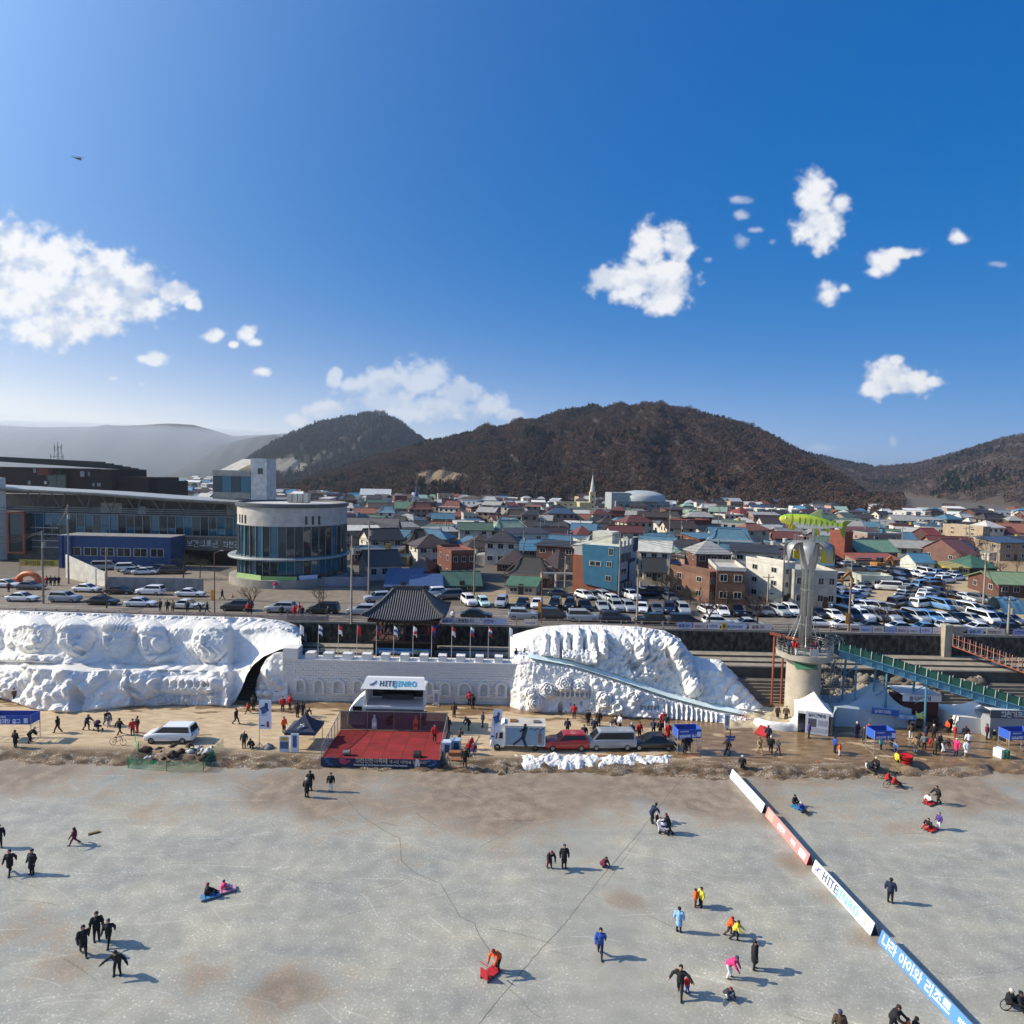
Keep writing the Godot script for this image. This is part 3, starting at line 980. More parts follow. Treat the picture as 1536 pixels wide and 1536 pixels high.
	if py < lut(TOP_L,px) + 10.0: h += .42 * crumb.get_noise_2d(wx * 3.0,wy * 6.0)
	return h
const LEDGE_L := [Vector2(-60,998),Vector2(60,1000),Vector2(130,1003),Vector2(200,1002),Vector2(300,1004),Vector2(345,1004),Vector2(450,985)]
const TOP_L := [Vector2(-60,915),Vector2(0,917),Vector2(150,922),Vector2(300,926),Vector2(380,928),Vector2(420,933),Vector2(440,940),Vector2(452,952)]
const BOT_L := [Vector2(-60,1042),Vector2(0,1046),Vector2(30,1058),Vector2(60,1067),Vector2(100,1071),Vector2(150,1067),Vector2(200,1061),Vector2(260,1059),Vector2(330,1060),Vector2(344,1062),Vector2(352,1054),Vector2(362,1034),Vector2(370,1012),Vector2(380,997),Vector2(395,985),Vector2(420,974),Vector2(452,968)]
const LEDGE_R := [Vector2(765,984),Vector2(790,986),Vector2(860,999),Vector2(920,1018),Vector2(1000,1045),Vector2(1060,1061),Vector2(1110,1071),Vector2(1160,1078)]
const TOP_R := [Vector2(765,956),Vector2(790,948),Vector2(815,942),Vector2(850,939),Vector2(900,939),Vector2(960,942),Vector2(1000,948),Vector2(1020,958),Vector2(1030,972),Vector2(1042,986),Vector2(1060,990),Vector2(1080,992),Vector2(1095,1005),Vector2(1115,1026),Vector2(1135,1050),Vector2(1150,1066),Vector2(1160,1074)]
const BOT_R := [Vector2(765,1062),Vector2(780,1067),Vector2(800,1070),Vector2(850,1071),Vector2(900,1074),Vector2(950,1078),Vector2(1000,1080),Vector2(1050,1083),Vector2(1100,1088),Vector2(1130,1090),Vector2(1160,1084)]
func right_relief(px: float,py: float,wx: float,wy: float) -> float:
	var h := .0
	var led := lut(LEDGE_R,px)
	if py < led - 7.0:
		# fairy castle towers
		for q in [[818,952,7,.9],[832,948,8,1.2],[849,950,7,1.1],[866,944,9,1.5],[884,948,8,1.3],[903,946,8,1.3]]:
			var w: float = q[2]
			var top: float = q[1]
			if absf(px - q[0]) < w and py > top - 2:
				var cone := clampf((py - top) / 16.0,.0,1.0)
				if absf(px - q[0]) < w * maxf(cone,.12): h = maxf(h,q[3] * sqrt(1.0 - pow((px - q[0]) / w,2.0)) * smoothstep(992.0,985.0,py))
		if px > 842 and px < 894 and py > 977 and py < 998:
			h = maxf(h,1.5 if py > 980 or fmod(px,6.0) < 3.5 else 1.1)
			h -= ell(px,py,867,996,5,9,.5)
		# flowing hair: bands that sweep round the face
		var w2 := swirl.get_noise_2d(px * .9,py * .9) * 2.2
		var an := atan2(py - 992.0,px - 948.0)
		var rr := Vector2((px - 948.0),(py - 985.0) * 1.3).length()
		var zone := ell(px,py,950,980,66,44,1.0)
		if zone > .0: h += (.5 + .45 * (absf(sin(an * 7.0 + rr * .11 + w2 * 1.8)) - .5)) * minf(zone * 1.8,1.0) * clampf(rr / 16.0,.3,1.0)
		h += ell(px,py,960,975,11,17,.9)
		h -= ell(px,py,952,1000,16,9,.7,.5)
		# horse head reaching down
		h += seg(px,py,1010,970,1040,1034,13,1.5)
		h += seg(px,py,1000,962,1010,980,7,.9)
		h += ell(px,py,1038,1030,11,12,.5)
		h -= ell(px,py,1046,1036,2.4,3.0,.5)
		h += .5 * (.5 - absf(swirl.get_noise_2d(px * 3.0 + py * 1.2,py * 2.0)) * 2.4) * ell(px,py,985,990,90,50,1.0)
		h += ring(px,py,988,968,9,2.4,.5)
		# leaves beyond the horse
		if px > 1045: h += .55 * clampf(-rock.get_noise_2d(px * .07 + py * .03,py * .075) * 1.3 - .15,.0,1.0)
	elif py > led + 6.0:
		# roses,portholed bus,leaves,fringe
		for q in [[802,1055,14],[822,1036,13],[846,1027,13],[868,1030,11],[795,1040,9],[925,1063,12],[948,1046,10],[905,1050,14]]:
			var d := Vector2(px - q[0],py - q[1]).length()
			if d < q[2]: h += sqrt(1.0 - pow(d / q[2],2.0)) * .9 + .14 * sin(d * 1.5 + atan2(py - q[1],px - q[0]) + 5.0 * crumb.get_noise_2d(wx * 1.5,wy * 1.5))
		h += float(px > 833 and px < 884 and py > 1034 and py < 1047) * .45
		for q in 7: h -= ell(px,py,837.0 + q * 7.2,1041,2.6,5,.65)
		h -= ell(px,py,841,1063,4,11,.9)
		h -= ell(px,py,857,1056,2.5,3.5,.4) + ell(px,py,872,1055,2.5,3.5,.4)
		for q in 6: h -= ell(px,py,962.0 + q * 5.0,1062,2.0,4,.5)
		if px > 995 and px < 1075: h += .35 * sin(px * .85) * smoothstep(1052.0,1062.0,py)
		if px > 885 and px < 1000: h += .6 * clampf(-rock.get_noise_2d(px * .085,py * .085 + px * .03) * 1.3 - .2,.0,1.0)
		h += .3 * clampf(-rock.get_noise_2d(wx * .9,wy * .9) - .25,.0,1.0)
	h += crumb.get_noise_2d(wx * 2.4,wy * 2.4) * .14 + chip(wx,wy)
	if py < lut(TOP_R,px) + 8.0 or absf(py - led) < 12.0: h += .16 * crumb.get_noise_2d(wx * 4.0,wy * 9.0)
	return h
# spade cuts and crumbs
func chip(wx: float,wy: float) -> float:
	return .11 * clampf(-rock.get_noise_2d(wx * 2.3,wy * 2.9) - .35,.0,1.0) + .07 * crumb.get_noise_2d(wx * 7.0,wy * 7.0)
func sculpture(called: String,side: int,x0: float,x1: float,step: float,top: Array,bot: Array,led: Array,zb: float,prof: Array,label: String,m: Material) -> void:
	var rows := []
	var cols := int((x1 - x0) / step)
	var nr := 120
	for r in nr + 1: rows.append([])
	var back := [[],[],[]]
	for c in cols + 1:
		var px := lerpf(x0,x1,float(c) / cols)
		var pt_ := lut(top,px)
		var pb_ := lut(bot,px)
		var pl := clampf(lut(led,px),pt_ + 2.0,pb_ - 2.0)
		var foot := gp(px,pb_,BANK - .15)
		var z0 := maxf(foot.z,zb)
		var last := Vector3.ZERO
		for r in nr + 1:
			var t := float(r) / nr
			# 0..0.5 below the ledge,.5..1 above
			var py := lerpf(pb_,pl,t * 2.0) if t < .5 else lerpf(pl,pt_,t * 2.0 - 1.0)
			var tt := (pb_ - py) / (pb_ - pt_)
			var tl := (pb_ - pl) / (pb_ - pt_)
			var z: float
			if py > pl + 4.0: z = z0 - prof[0] * (pb_ - py) / maxf(pb_ - pl,1.0)
			elif py > pl - 8.0: z = z0 - prof[0] - prof[1] * clampf((pl + 4.0 - py) / 12.0,0,1)
			else:
				var q := clampf((pl - 8.0 - py) / maxf(pl - 8.0 - pt_,1.0),0,1)
				z = z0 - prof[0] - prof[1] - prof[2] * q - prof[3] * smoothstep(.72,1.0,q)
			var p := gz(px,py,z)
			if r > 0 and p.y < last.y - .15: p.y = last.y - .15
			last = p
			var h := left_relief(px,py,p.x,p.y) if side == 0 else right_relief(px,py,p.x,p.y)
			var fade := smoothstep(.0,.03,t)
			rows[r].append(p + Vector3(0,.42,.9) * h * fade)
		for b in 3: back[b].append(last + Vector3(0,[-.1,-.8,-4.5][b],[-1.2,-2.2,-2.9][b]))
	for b in 3: rows.append(back[b])
	var k := MB.new()
	k.grid(rows)
	solo(called,k.mesh(),m,label,"snow sculpture")
func build_snow() -> void:
	rock = FastNoiseLite.new()
	rock.noise_type = FastNoiseLite.TYPE_CELLULAR
	rock.cellular_return_type = FastNoiseLite.RETURN_DISTANCE
	rock.frequency = 1.0; rock.seed = 2; rock.fractal_type = FastNoiseLite.FRACTAL_NONE
	crumb = FastNoiseLite.new()
	crumb.seed = 6; crumb.frequency = .6; crumb.fractal_octaves = 4
	swirl = FastNoiseLite.new()
	swirl.seed = 16; swirl.frequency = .02; swirl.fractal_octaves = 2
	var sm := StandardMaterial3D.new()
	sm.albedo_color = col("e9e6df")
	sm.roughness = .75
	var g := noise_img(256,256,.12,4,71)
	sm.heightmap_enabled = true
	sm.heightmap_texture = ImageTexture.create_from_image(g)
	sm.heightmap_scale = 9.0
	sm.uv1_triplanar = true
	sm.uv1_world_triplanar = true
	sm.uv1_scale = Vector3(.4,.4,.4)
	mats["snow"] = sm
	sculpture("snow_sculpture",0,-60,452,1.05,TOP_L,BOT_L,LEDGE_L,-74.7,[2.2,2.6,3.2,4.5],"long snow wall carved with five giant heads above heart shaped boulders and a fish",sm)
	sculpture("snow_sculpture",1,765,1160,1.0,TOP_R,BOT_R,LEDGE_R,-76.0,[1.8,1.6,3.2,4.0],"snow slope carved with castle towers, flowing hair and a horse head above an ice slide",sm)
	# ice slide on the ledge
	var k := MB.new()
	var rows := [[],[],[],[],[]]
	for q in 41:
		var px := lerpf(792,1112,q / 40.0)
		var py := lut(LEDGE_R,px)
		var foot := gp(px,lut(BOT_R,px),BANK - .15)
		var z := maxf(foot.z,-76.0) - 1.8 - .5
		var p := gz(px,py + 1.0,z)
		var o := [Vector3(0,.16,.55),Vector3(0,.18,.45),Vector3(0,.10,.2),Vector3(0,.13,-.4),Vector3(0,.32,-.6)]
		for r in 5: rows[r].append(p + o[r] + Vector3(0,.12,.1))
	k.grid(rows)
	var im := StandardMaterial3D.new()
	im.albedo_color = col("cfe0de"); im.roughness = .55; im.metallic_specular = .3
	solo("ice_slide",k.mesh(),im,"pale aqua ice slide running down the carved snow slope","slide")
	# landing pad and bumper where the slide ends
	k = MB.new()
	rows = []
	for r in 9:
		var row := []
		for c in 25:
			var an := lerpf(-.4,3.0,c / 24.0)
			var pr := [Vector2(.9,.0),Vector2(.82,.5),Vector2(.7,.75),Vector2(.5,.85),Vector2(.25,.85),Vector2(.0,.75),Vector2(-.2,.5),Vector2(-.3,.2),Vector2(-.3,.0)]
			var cc := gp(1166,1086,BANK)
			var rad: float = 1.55 + pr[r].x
			row.append(cc + Vector3(cos(an) * rad * 1.25,pr[r].y + .12 * crumb.get_noise_2d(c * 1.3,r * 1.3),sin(an) * rad * .8 + .2))
		rows.append(row)
	k.grid(rows)
	solo("snow_bumper",k.mesh(),sm,"curved snow bumper at the foot of the ice slide","snow bank")
	k = MB.new()
	rows = []
	for r in 14:
		var row := []
		for c in 40:
			var px := lerpf(1085,1200,c / 39.0)
			var py := lerpf(1094,1058,r / 13.0)
			var p := gp(px,py,BANK)
			var ee := minf(minf(r,13 - r) / 3.0,minf(c,39 - c) / 5.0)
			p.y += smoothstep(.0,1.0,ee) * (.35 + .35 * crumb.get_noise_2d(p.x * 1.2,p.z * 1.2)) - .06
			row.append(p)
		rows.append(row)
	k.grid(rows)
	solo("trodden_snow",k.mesh(),mat("cdbb98",.8),"trodden dirty snow pad at the end of the ice slide","snow")
	# relief between the stairs and the castle
	k = MB.new()
	rows = []
	for r in 60: rows.append([])
	for c in 56:
		var px := lerpf(381,432,c / 55.0)
		var pt_ := lut(V([[381,1044],[386,1022],[392,1003],[400,988],[412,980],[432,978]]),px)
		for r in 60:
			var py := lerpf(1052,pt_,r / 59.0)
			var z := -75.4 - 1.5 * r / 59.0 - maxf(.0,(390 - px)) * .05
			var p := gz(px,py,z)
			var h := ell(px,py,391,1040,6,7,.7) + ell(px,py,402,1041,6,6,.7) + ell(px,py,395,1030,5,5,.6) + ell(px,py,404,1012,11,18,.8) + seg(px,py,402,1005,404,1013,2,.3) + ell(px,py,415,1022,5,6,.6) + ell(px,py,420,1030,5,6,.5)
			h += .3 * clampf(-rock.get_noise_2d(p.x * 1.2,p.y * 1.2) - .2,0,1) + crumb.get_noise_2d(p.x * 3,p.y * 3) * .08
			rows[r].append(p + Vector3(0,.3,.9) * h)
	var bk := []
	for p in rows[-1]: bk.append(p + Vector3(0,-.2,-1.6))
	rows.append(bk)
	k.grid(rows)
	solo("snow_relief",k.mesh(),sm,"small carved snow face with round boulders between the stairway and the castle","snow sculpture")
	# dark stairway
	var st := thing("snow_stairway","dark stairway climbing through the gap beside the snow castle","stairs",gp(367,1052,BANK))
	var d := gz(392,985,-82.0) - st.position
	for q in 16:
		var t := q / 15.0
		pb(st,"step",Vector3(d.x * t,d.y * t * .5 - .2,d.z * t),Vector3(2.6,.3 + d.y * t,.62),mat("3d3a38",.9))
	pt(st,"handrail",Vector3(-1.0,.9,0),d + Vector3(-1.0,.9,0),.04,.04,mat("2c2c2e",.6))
	# castle wall of snow blocks
	var zf := -75.9
	var a := gz(424,1050,zf)
	var b := gz(784,1057,zf)
	var ytop := gz(600,993,zf).y
	var w := b.x - a.x
	var cs := thing("snow_castle","long crenellated castle wall built of snow blocks with arched windows","snow castle",Vector3((a.x + b.x) * .5,BANK,zf))
	var H := ytop - BANK
	pb(cs,"core",Vector3(0,H * .5 - .05,-.95),Vector3(w - .2,H - .1,1.6),sm)
	k = MB.new()
	var br := RandomNumberGenerator.new()
	br.seed = 3
	var nb := int(w / .62)
	var nv := int(H / .30)
	for r in nv:
		for c in nb + 1:
			var bw := w / nb
			var xa := -w * .5 + c * bw - (.5 * bw if r % 2 else .0)
			var xb := minf(xa + bw - .02,w * .5)
			xa = maxf(xa,-w * .5)
			if xb - xa < .05: continue
			var hh := H / nv
			k.box(Vector3((xa + xb) * .5,(r + .5) * hh,-.06 + br.randf_range(-.03,.03)),Vector3(xb - xa,hh - .02,.14))
	part(cs,"snow_block",k.mesh(),sm).set_meta("kind","stuff")
	pb(cs,"wall_top",Vector3(0,H + .01,-.9),Vector3(w,.16,1.9),sm)
	var mer := [[425,447],[457,470],[484,498],[513,527],[542,556],[571,583],[600,612],[629,641],[657,669],[658,658],[684,697],[713,725],[742,754]]
	for q in mer:
		if q[1] - q[0] < 3: continue
		var xa := gz(q[0],985,zf).x - cs.position.x
		var xb := gz(q[1],985,zf).x - cs.position.x
		var big := 1.35 if q[0] < 430 else .75
		var kk := MB.new()
		kk.box(Vector3(0,big * .5,0),Vector3(xb - xa,big,1.2 if q[0] > 430 else 1.8))
		part(cs,"merlon",kk.mesh(),sm,Vector3((xa + xb) * .5,H + .085,-.75))
	for q in [[451,1],[478,1],[508,1.3],[537,1],[603,1.4],[643,1],[668,1],[697,1.4],[726,1],[752,1]]:
		var x := gz(q[0],1035,zf).x - cs.position.x
		var ww: float = .42 * q[1]
		var k2 := MB.new()
		# raised arched surround,open in the middle
		var steps := 14
		for s in steps:
			var t0 := float(s) / steps
			var t1 := float(s + 1) / steps
			var pa := _arch(t0,ww + .3,1.75)
			var pz := _arch(t1,ww + .3,1.75)
			var ia := _arch(t0,ww,1.5)
			var iz := _arch(t1,ww,1.5)
			var f := Vector3(0,0,.24)
			k2.quad(ia + f,pa + f,pz + f,iz + f)
			k2.quad(pa,pa + f,pz + f,pz)
			k2.quad(iz,iz + f,ia + f,ia)
		k2.box(Vector3(0,-.06,.08),Vector3((ww + .36) * 2,.2,.2))
		var wd := part(cs,"window_surround",k2.mesh(),sm,Vector3(x,1.05,.0))
		k2 = MB.new()
		for s in steps:
			var ia := _arch(float(s) / steps,ww,1.5)
			var iz := _arch(float(s + 1) / steps,ww,1.5)
			k2.tri(Vector3(0,.6,.055),Vector3(ia.x,ia.y,.055),Vector3(iz.x,iz.y,.055))
		part(wd,"window_panel",k2.mesh(),mat("cfd8de",.8))
	# heap of ploughed snow on the river edge and rubble
	for hp in [[772,1012,1158,1131,.5,"e4e6e8","heap of lumpy ploughed snow along the river edge before the parked cars"]]:
		k = MB.new()
		rows = []
		for r in 30:
			var row := []
			for c in 200:
				var px := lerpf(hp[0],hp[1],c / 199.0)
				var py := lerpf(hp[2],hp[3],r / 29.0)
				var p := gp(px,py,lerpf(.0,.85,r / 29.0))
				var ee := minf(minf(r,29 - r) / 9.0,minf(c,199 - c) / 16.0)
				var nn := crumb.get_noise_2d(p.x * 1.1,p.z * 1.1)
				p.y += smoothstep(.0,1.0,ee + nn * .5) * (hp[4] + .3 * nn + .10 * crumb.get_noise_2d(p.x * 7,p.z * 7)) - .16
				row.append(p)
			rows.append(row)
		k.grid(rows)
		solo("snow_heap",k.mesh(),sm,hp[6],"snow heap")
func _arch(t: float,w: float,h: float) -> Vector3:
	# half outline of a round-headed window from one foot to the other
	var straight := h - w
	if t < .25: return Vector3(-w,straight * t * 4.0,0)
	if t > .75: return Vector3(w,straight * (1.0 - t) * 4.0,0)
	var an := PI - (t - .25) * 2.0 * PI
	return Vector3(cos(an) * w,straight + sin(an) * w,0)
# ---------------------------------------------------------------- people
# joints in metres for a person 1.7 tall looking to +z; x is the person's left
var pose_mesh := {}
func sk(p: Dictionary) -> Array:
	# p: lean,hip height,leg targets,arm targets -> bones [a,b,ra,rb,region]
	var hip: Vector3 = p.get("hip",Vector3(0,.92,0))
	var lean: float = p.get("lean",.0)
	var up := Vector3(0,cos(lean),sin(lean))
	var fw := Vector3(0,-sin(lean),cos(lean))
	var chest := hip + up * .36
	var neck := hip + up * .54
	var hl: float = p.get("head",lean * .6)
	var hup := Vector3(0,cos(hl),sin(hl))
	var hfw := Vector3(0,-sin(hl),cos(hl))
	var head := neck + hup * .16
	var b := []
	b.append([hip + up * .02,chest,.18,.185,1])
	b.append([chest + Vector3(-.11,0,0),chest + Vector3(.11,0,0),.135,.135,1])
	b.append([chest + up * .08 + Vector3(-.13,0,0),chest + up * .08 + Vector3(.13,0,0),.10,.10,1])
	b.append([neck - up * .08,neck + hup * .05,.085,.062,1])
	b.append([head + hup * .03 - hfw * .015,head + hup * .055 - hfw * .02,.112,.108,4])
	b.append([head - hup * .045 + hfw * .02,head + hup * .02 + hfw * .025,.078,.088,3])
	b.append([head - hup * .015 + hfw * .105,head + hup * .012 + hfw * .10,.020,.014,3])
	for s in [-1,1]:
		b.append([head + Vector3(s * .10,0,0),head + Vector3(s * .10,0,0) + hup * .03,.022,.022,3])
		var sh := neck - up * .075 + Vector3(s * .20,0,0)
		var el: Vector3 = p["el" + ("l" if s > 0 else "r")]
		var ha: Vector3 = p["ha" + ("l" if s > 0 else "r")]
		b.append([sh,el,.092,.076,1])
		b.append([el,ha,.076,.058,1])
		var hd := (ha - el).normalized()
		b.append([ha + hd * .02,ha + hd * .085,.042,.034,5])
		var side := hd.cross(fw).normalized()
		for f in 4: b.append([ha + hd * .085 + side * (f - 1.5) * .022,ha + hd * (.15 - absf(f - 1.3) * .012) + side * (f - 1.5) * .024 + fw * .02,.012,.010,5])
		b.append([ha + hd * .04 + fw * .035,ha + hd * .085 + fw * .062,.014,.011,5])
		var hj := hip + Vector3(s * .09,-.04,0)
		var kn: Vector3 = p["kn" + ("l" if s > 0 else "r")]
		var an: Vector3 = p["an" + ("l" if s > 0 else "r")]
		b.append([hj,kn,.105,.075,2])
		b.append([kn,an,.074,.055,2])
		var toe: Vector3 = p.get("toe",Vector3(0,-.045,.15))
		b.append([an + Vector3(0,-.04,-.02),an + toe,.05,.042,6])
	if p.has("coat"):
		var c: float = p.coat
		b.append([hip,hip + Vector3(0,-c,.02) ,.165,.19,1])
	return b
func body_mesh(bones: Array,cell: float) -> ArrayMesh:
	var lo := Vector3(1e9,1e9,1e9)
	var hi := -lo
	for b in bones:
		var r: float = maxf(b[2],b[3]) + .05
		lo = lo.min(b[0] - Vector3.ONE * r).min(b[1] - Vector3.ONE * r)
		hi = hi.max(b[0] + Vector3.ONE * r).max(b[1] + Vector3.ONE * r)
	var nx := int((hi.x - lo.x) / cell) + 2
	var ny := int((hi.y - lo.y) / cell) + 2
	var nz := int((hi.z - lo.z) / cell) + 2
	var fd := PackedFloat32Array()
	fd.resize(nx * ny * nz)
	fd.fill(1.0)
	var best := PackedFloat32Array()
	best.resize(nx * ny * nz)
	best.fill(9.0)
	var rg := PackedByteArray()
	rg.resize(nx * ny * nz)
	for b in bones:
		var a: Vector3 = b[0]
		var ab: Vector3 = b[1] - a
		var ll := maxf(ab.length_squared(),1e-9)
		var ra: float = b[2]
		var rb: float = b[3]
		var pad := maxf(ra,rb) + .06
		var mn := ((a.min(b[1]) - Vector3.ONE * pad - lo) / cell).floor().max(Vector3.ZERO)
		var mx := ((a.max(b[1]) + Vector3.ONE * pad - lo) / cell).ceil().min(Vector3(nx - 1,ny - 1,nz - 1))
		var kk := .035 if pad > .1 else .012
		for z in range(int(mn.z),int(mx.z) + 1):
			for y in range(int(mn.y),int(mx.y) + 1):
				for x in range(int(mn.x),int(mx.x) + 1):
					var p := lo + Vector3(x,y,z) * cell
					var t := clampf((p - a).dot(ab) / ll,0,1)
					var d := p.distance_to(a + ab * t) - lerpf(ra,rb,t)
					if b[4] == 1: d += .008 * sin(p.y * 50.0)
					var q := (z * ny + y) * nx + x
					if d < best[q]:
						best[q] = d
						rg[q] = b[4]
					var o := fd[q]
					var h := maxf(kk - absf(o - d),.0) / kk
					fd[q] = minf(o,d) - h * h * kk * .25
	# surface nets,one surface for each region of clothing
	var id := PackedInt32Array()
	id.resize(nx * ny * nz)
	id.fill(-1)
	var vs := PackedVector3Array()
	var ns := PackedVector3Array()
	var vr := PackedByteArray()
	var sy := nx
	var sz := nx * ny
	for z in nz - 1:
		for y in ny - 1:
			for x in nx - 1:
				var q := z * sz + y * sy + x
				var f := [fd[q],fd[q + 1],fd[q + sy],fd[q + sy + 1],fd[q + sz],fd[q + sz + 1],fd[q + sz + sy],fd[q + sz + sy + 1]]
				var neg := 0
				for e in f: if e < .0: neg += 1
				if neg == 0 or neg == 8: continue
				var acc := Vector3.ZERO
				var cnt := 0
				for e in [[0,1],[2,3],[4,5],[6,7],[0,2],[1,3],[4,6],[5,7],[0,4],[1,5],[2,6],[3,7]]:
					var fa: float = f[e[0]]
					var fb: float = f[e[1]]
					if (fa < .0) == (fb < .0): continue
					var t := fa / (fa - fb)
					var pa := Vector3(e[0] & 1,(e[0] >> 1) & 1,e[0] >> 2)
					var pz := Vector3(e[1] & 1,(e[1] >> 1) & 1,e[1] >> 2)
					acc += pa.lerp(pz,t)
					cnt += 1
				id[q] = vs.size()
				vs.append(lo + (Vector3(x,y,z) + acc / cnt) * cell)
				ns.append(Vector3(f[1] + f[3] + f[5] + f[7] - f[0] - f[2] - f[4] - f[6],f[2] + f[3] + f[6] + f[7] - f[0] - f[1] - f[4] - f[5],f[4] + f[5] + f[6] + f[7] - f[0] - f[1] - f[2] - f[3]).normalized())
				vr.append(rg[q])
	var tris := {}
	for r in range(1,7): tris[r] = PackedInt32Array()
	for z in range(1,nz - 1):
		for y in range(1,ny - 1):
			for x in range(1,nx - 1):
				var q := z * sz + y * sy + x
				var s0 := fd[q] < .0
				for ax in 3:
					var st: int = [1,sy,sz][ax]
					var s1 := fd[q + st] < .0
					if s0 == s1: continue
					var u: int = [sy,sz,1][ax]
					var w: int = [sz,1,sy][ax]
					var c := [id[q],id[q - u],id[q - u - w],id[q - w]]
					if c.has(-1): continue
					var r := vr[c[0]]
					if s0: tris[r].append_array([c[0],c[3],c[2],c[0],c[2],c[1]])
					else: tris[r].append_array([c[0],c[1],c[2],c[0],c[2],c[3]])
	var m := ArrayMesh.new()
	for r in range(1,7):
		var t: PackedInt32Array = tris[r]
		var a := []
		a.resize(Mesh.ARRAY_MAX)
		# compact
		var mapi := {}
		var v2 := PackedVector3Array()
		var n2 := PackedVector3Array()
		var i2 := PackedInt32Array()
		for e in t:
			if not mapi.has(e):
				mapi[e] = v2.size()
				v2.append(vs[e]); n2.append(ns[e])
			i2.append(mapi[e])
		if v2.is_empty():
			v2 = PackedVector3Array([Vector3(0,.9,0),Vector3(0,.901,0),Vector3(.001,.9,0)]); n2 = PackedVector3Array([Vector3.UP,Vector3.UP,Vector3.UP]); i2 = PackedInt32Array([0,1,2])
		a[Mesh.ARRAY_VERTEX] = v2; a[Mesh.ARRAY_NORMAL] = n2; a[Mesh.ARRAY_INDEX] = i2
		m.add_surface_from_arrays(Mesh.PRIMITIVE_TRIANGLES,a)
	return m
func make_poses() -> void:
	var P := {}
	P.stand = {knl = Vector3(.1,.49,.02),knr = Vector3(-.1,.49,.01),anl = Vector3(.11,.09,0),anr = Vector3(-.11,.09,-.02),ell = Vector3(.28,1.13,-.02),elr = Vector3(-.28,1.13,-.02),hal = Vector3(.29,.90,.08),har = Vector3(-.29,.90,.08)}
	P.coat = P.stand.duplicate()
	P.coat.coat = .34
	P.walk = {lean = .06,knl = Vector3(.09,.51,.18),knr = Vector3(-.09,.49,-.02),anl = Vector3(.09,.10,.30),anr = Vector3(-.09,.14,-.34),ell = Vector3(.27,1.13,-.14),elr = Vector3(-.27,1.14,.08),hal = Vector3(.27,.93,-.20),har = Vector3(-.26,.98,.28)}
	P.walkcoat = P.walk.duplicate()
	P.walkcoat.coat = .26
	P.bend = {lean = .75,hip = Vector3(0,.88,-.08),knl = Vector3(.11,.48,.06),knr = Vector3(-.11,.48,.02),anl = Vector3(.13,.09,.04),anr = Vector3(-.13,.09,-.10),ell = Vector3(.25,1.02,.38),elr = Vector3(-.25,1.02,.38),hal = Vector3(.2,.80,.50),har = Vector3(-.2,.80,.50)}
	P.push = {lean = .38,hip = Vector3(0,.89,-.1),knl = Vector3(.1,.50,.1),knr = Vector3(-.1,.46,-.14),anl = Vector3(.1,.09,.08),anr = Vector3(-.1,.10,-.42),ell = Vector3(.27,1.10,.22),elr = Vector3(-.27,1.10,.22),hal = Vector3(.2,1.0,.48),har = Vector3(-.2,1.0,.48)}
	P.reach = {lean = .5,hip = Vector3(0,.89,-.06),knl = Vector3(.12,.5,.04),knr = Vector3(-.12,.5,.04),anl = Vector3(.16,.09,0),anr = Vector3(-.16,.09,0),ell = Vector3(.45,1.12,.22),elr = Vector3(-.45,1.12,.22),hal = Vector3(.62,.92,.34),har = Vector3(-.66,.95,.3)}
	P.crouch = {lean = .55,hip = Vector3(0,.30,-.12),knl = Vector3(.16,.52,.22),knr = Vector3(-.16,.52,.22),anl = Vector3(.13,.09,0),anr = Vector3(-.13,.09,0),ell = Vector3(.27,.52,.22),elr = Vector3(-.27,.52,.22),hal = Vector3(.14,.34,.40),har = Vector3(-.14,.34,.40)}
	P.sit = {lean = .16,hip = Vector3(0,.34,-.1),knl = Vector3(.14,.46,.32),knr = Vector3(-.14,.46,.32),anl = Vector3(.14,.22,.62),anr = Vector3(-.14,.22,.62),ell = Vector3(.28,.55,.06),elr = Vector3(-.28,.55,.06),hal = Vector3(.2,.50,.30),har = Vector3(-.2,.50,.30)}
	P.phone = P.coat.duplicate()
	P.phone.merge({ell = Vector3(.27,1.16,.10),hal = Vector3(.12,1.42,.17)},true)
	P.arms = P.walk.duplicate()
	P.arms.merge({ell = Vector3(.40,1.28,.08),hal = Vector3(.58,1.12,.18),elr = Vector3(-.38,1.24,.05),har = Vector3(-.50,1.02,.15)},true)
	for q in P:
		pose_mesh[q] = body_mesh(sk(P[q]),.031)
func person(pos: Vector3,pose: String,turn: float,jacket: String,legs: String,label: String,tall := 1.7,hair := "17130f",group := "",glove := "",shoe := "1c1a19") -> Node3D:
	var o := MeshInstance3D.new()
	o.name = numbered("person")
	o.mesh = pose_mesh[pose]
	var cl := [mat(jacket,.85,0,false),mat(legs,.9,0,false),mat("c08d72",.6,0,false),mat(hair,.8,0,false),mat(glove if glove != "" else "b98a70",.8,0,false),mat(shoe,.8,0,false)]
	for s in 6: o.set_surface_override_material(s,cl[s])
	var k := tall / 1.7
	o.position = pos
	o.rotation.y = deg_to_rad(turn)
	o.scale = Vector3(k * 1.08,k,k * 1.1) if tall > 1.3 else Vector3(k * 1.3,k,k * 1.3)
	add_child(o)
	tag(o,label,"person",group)
	return o
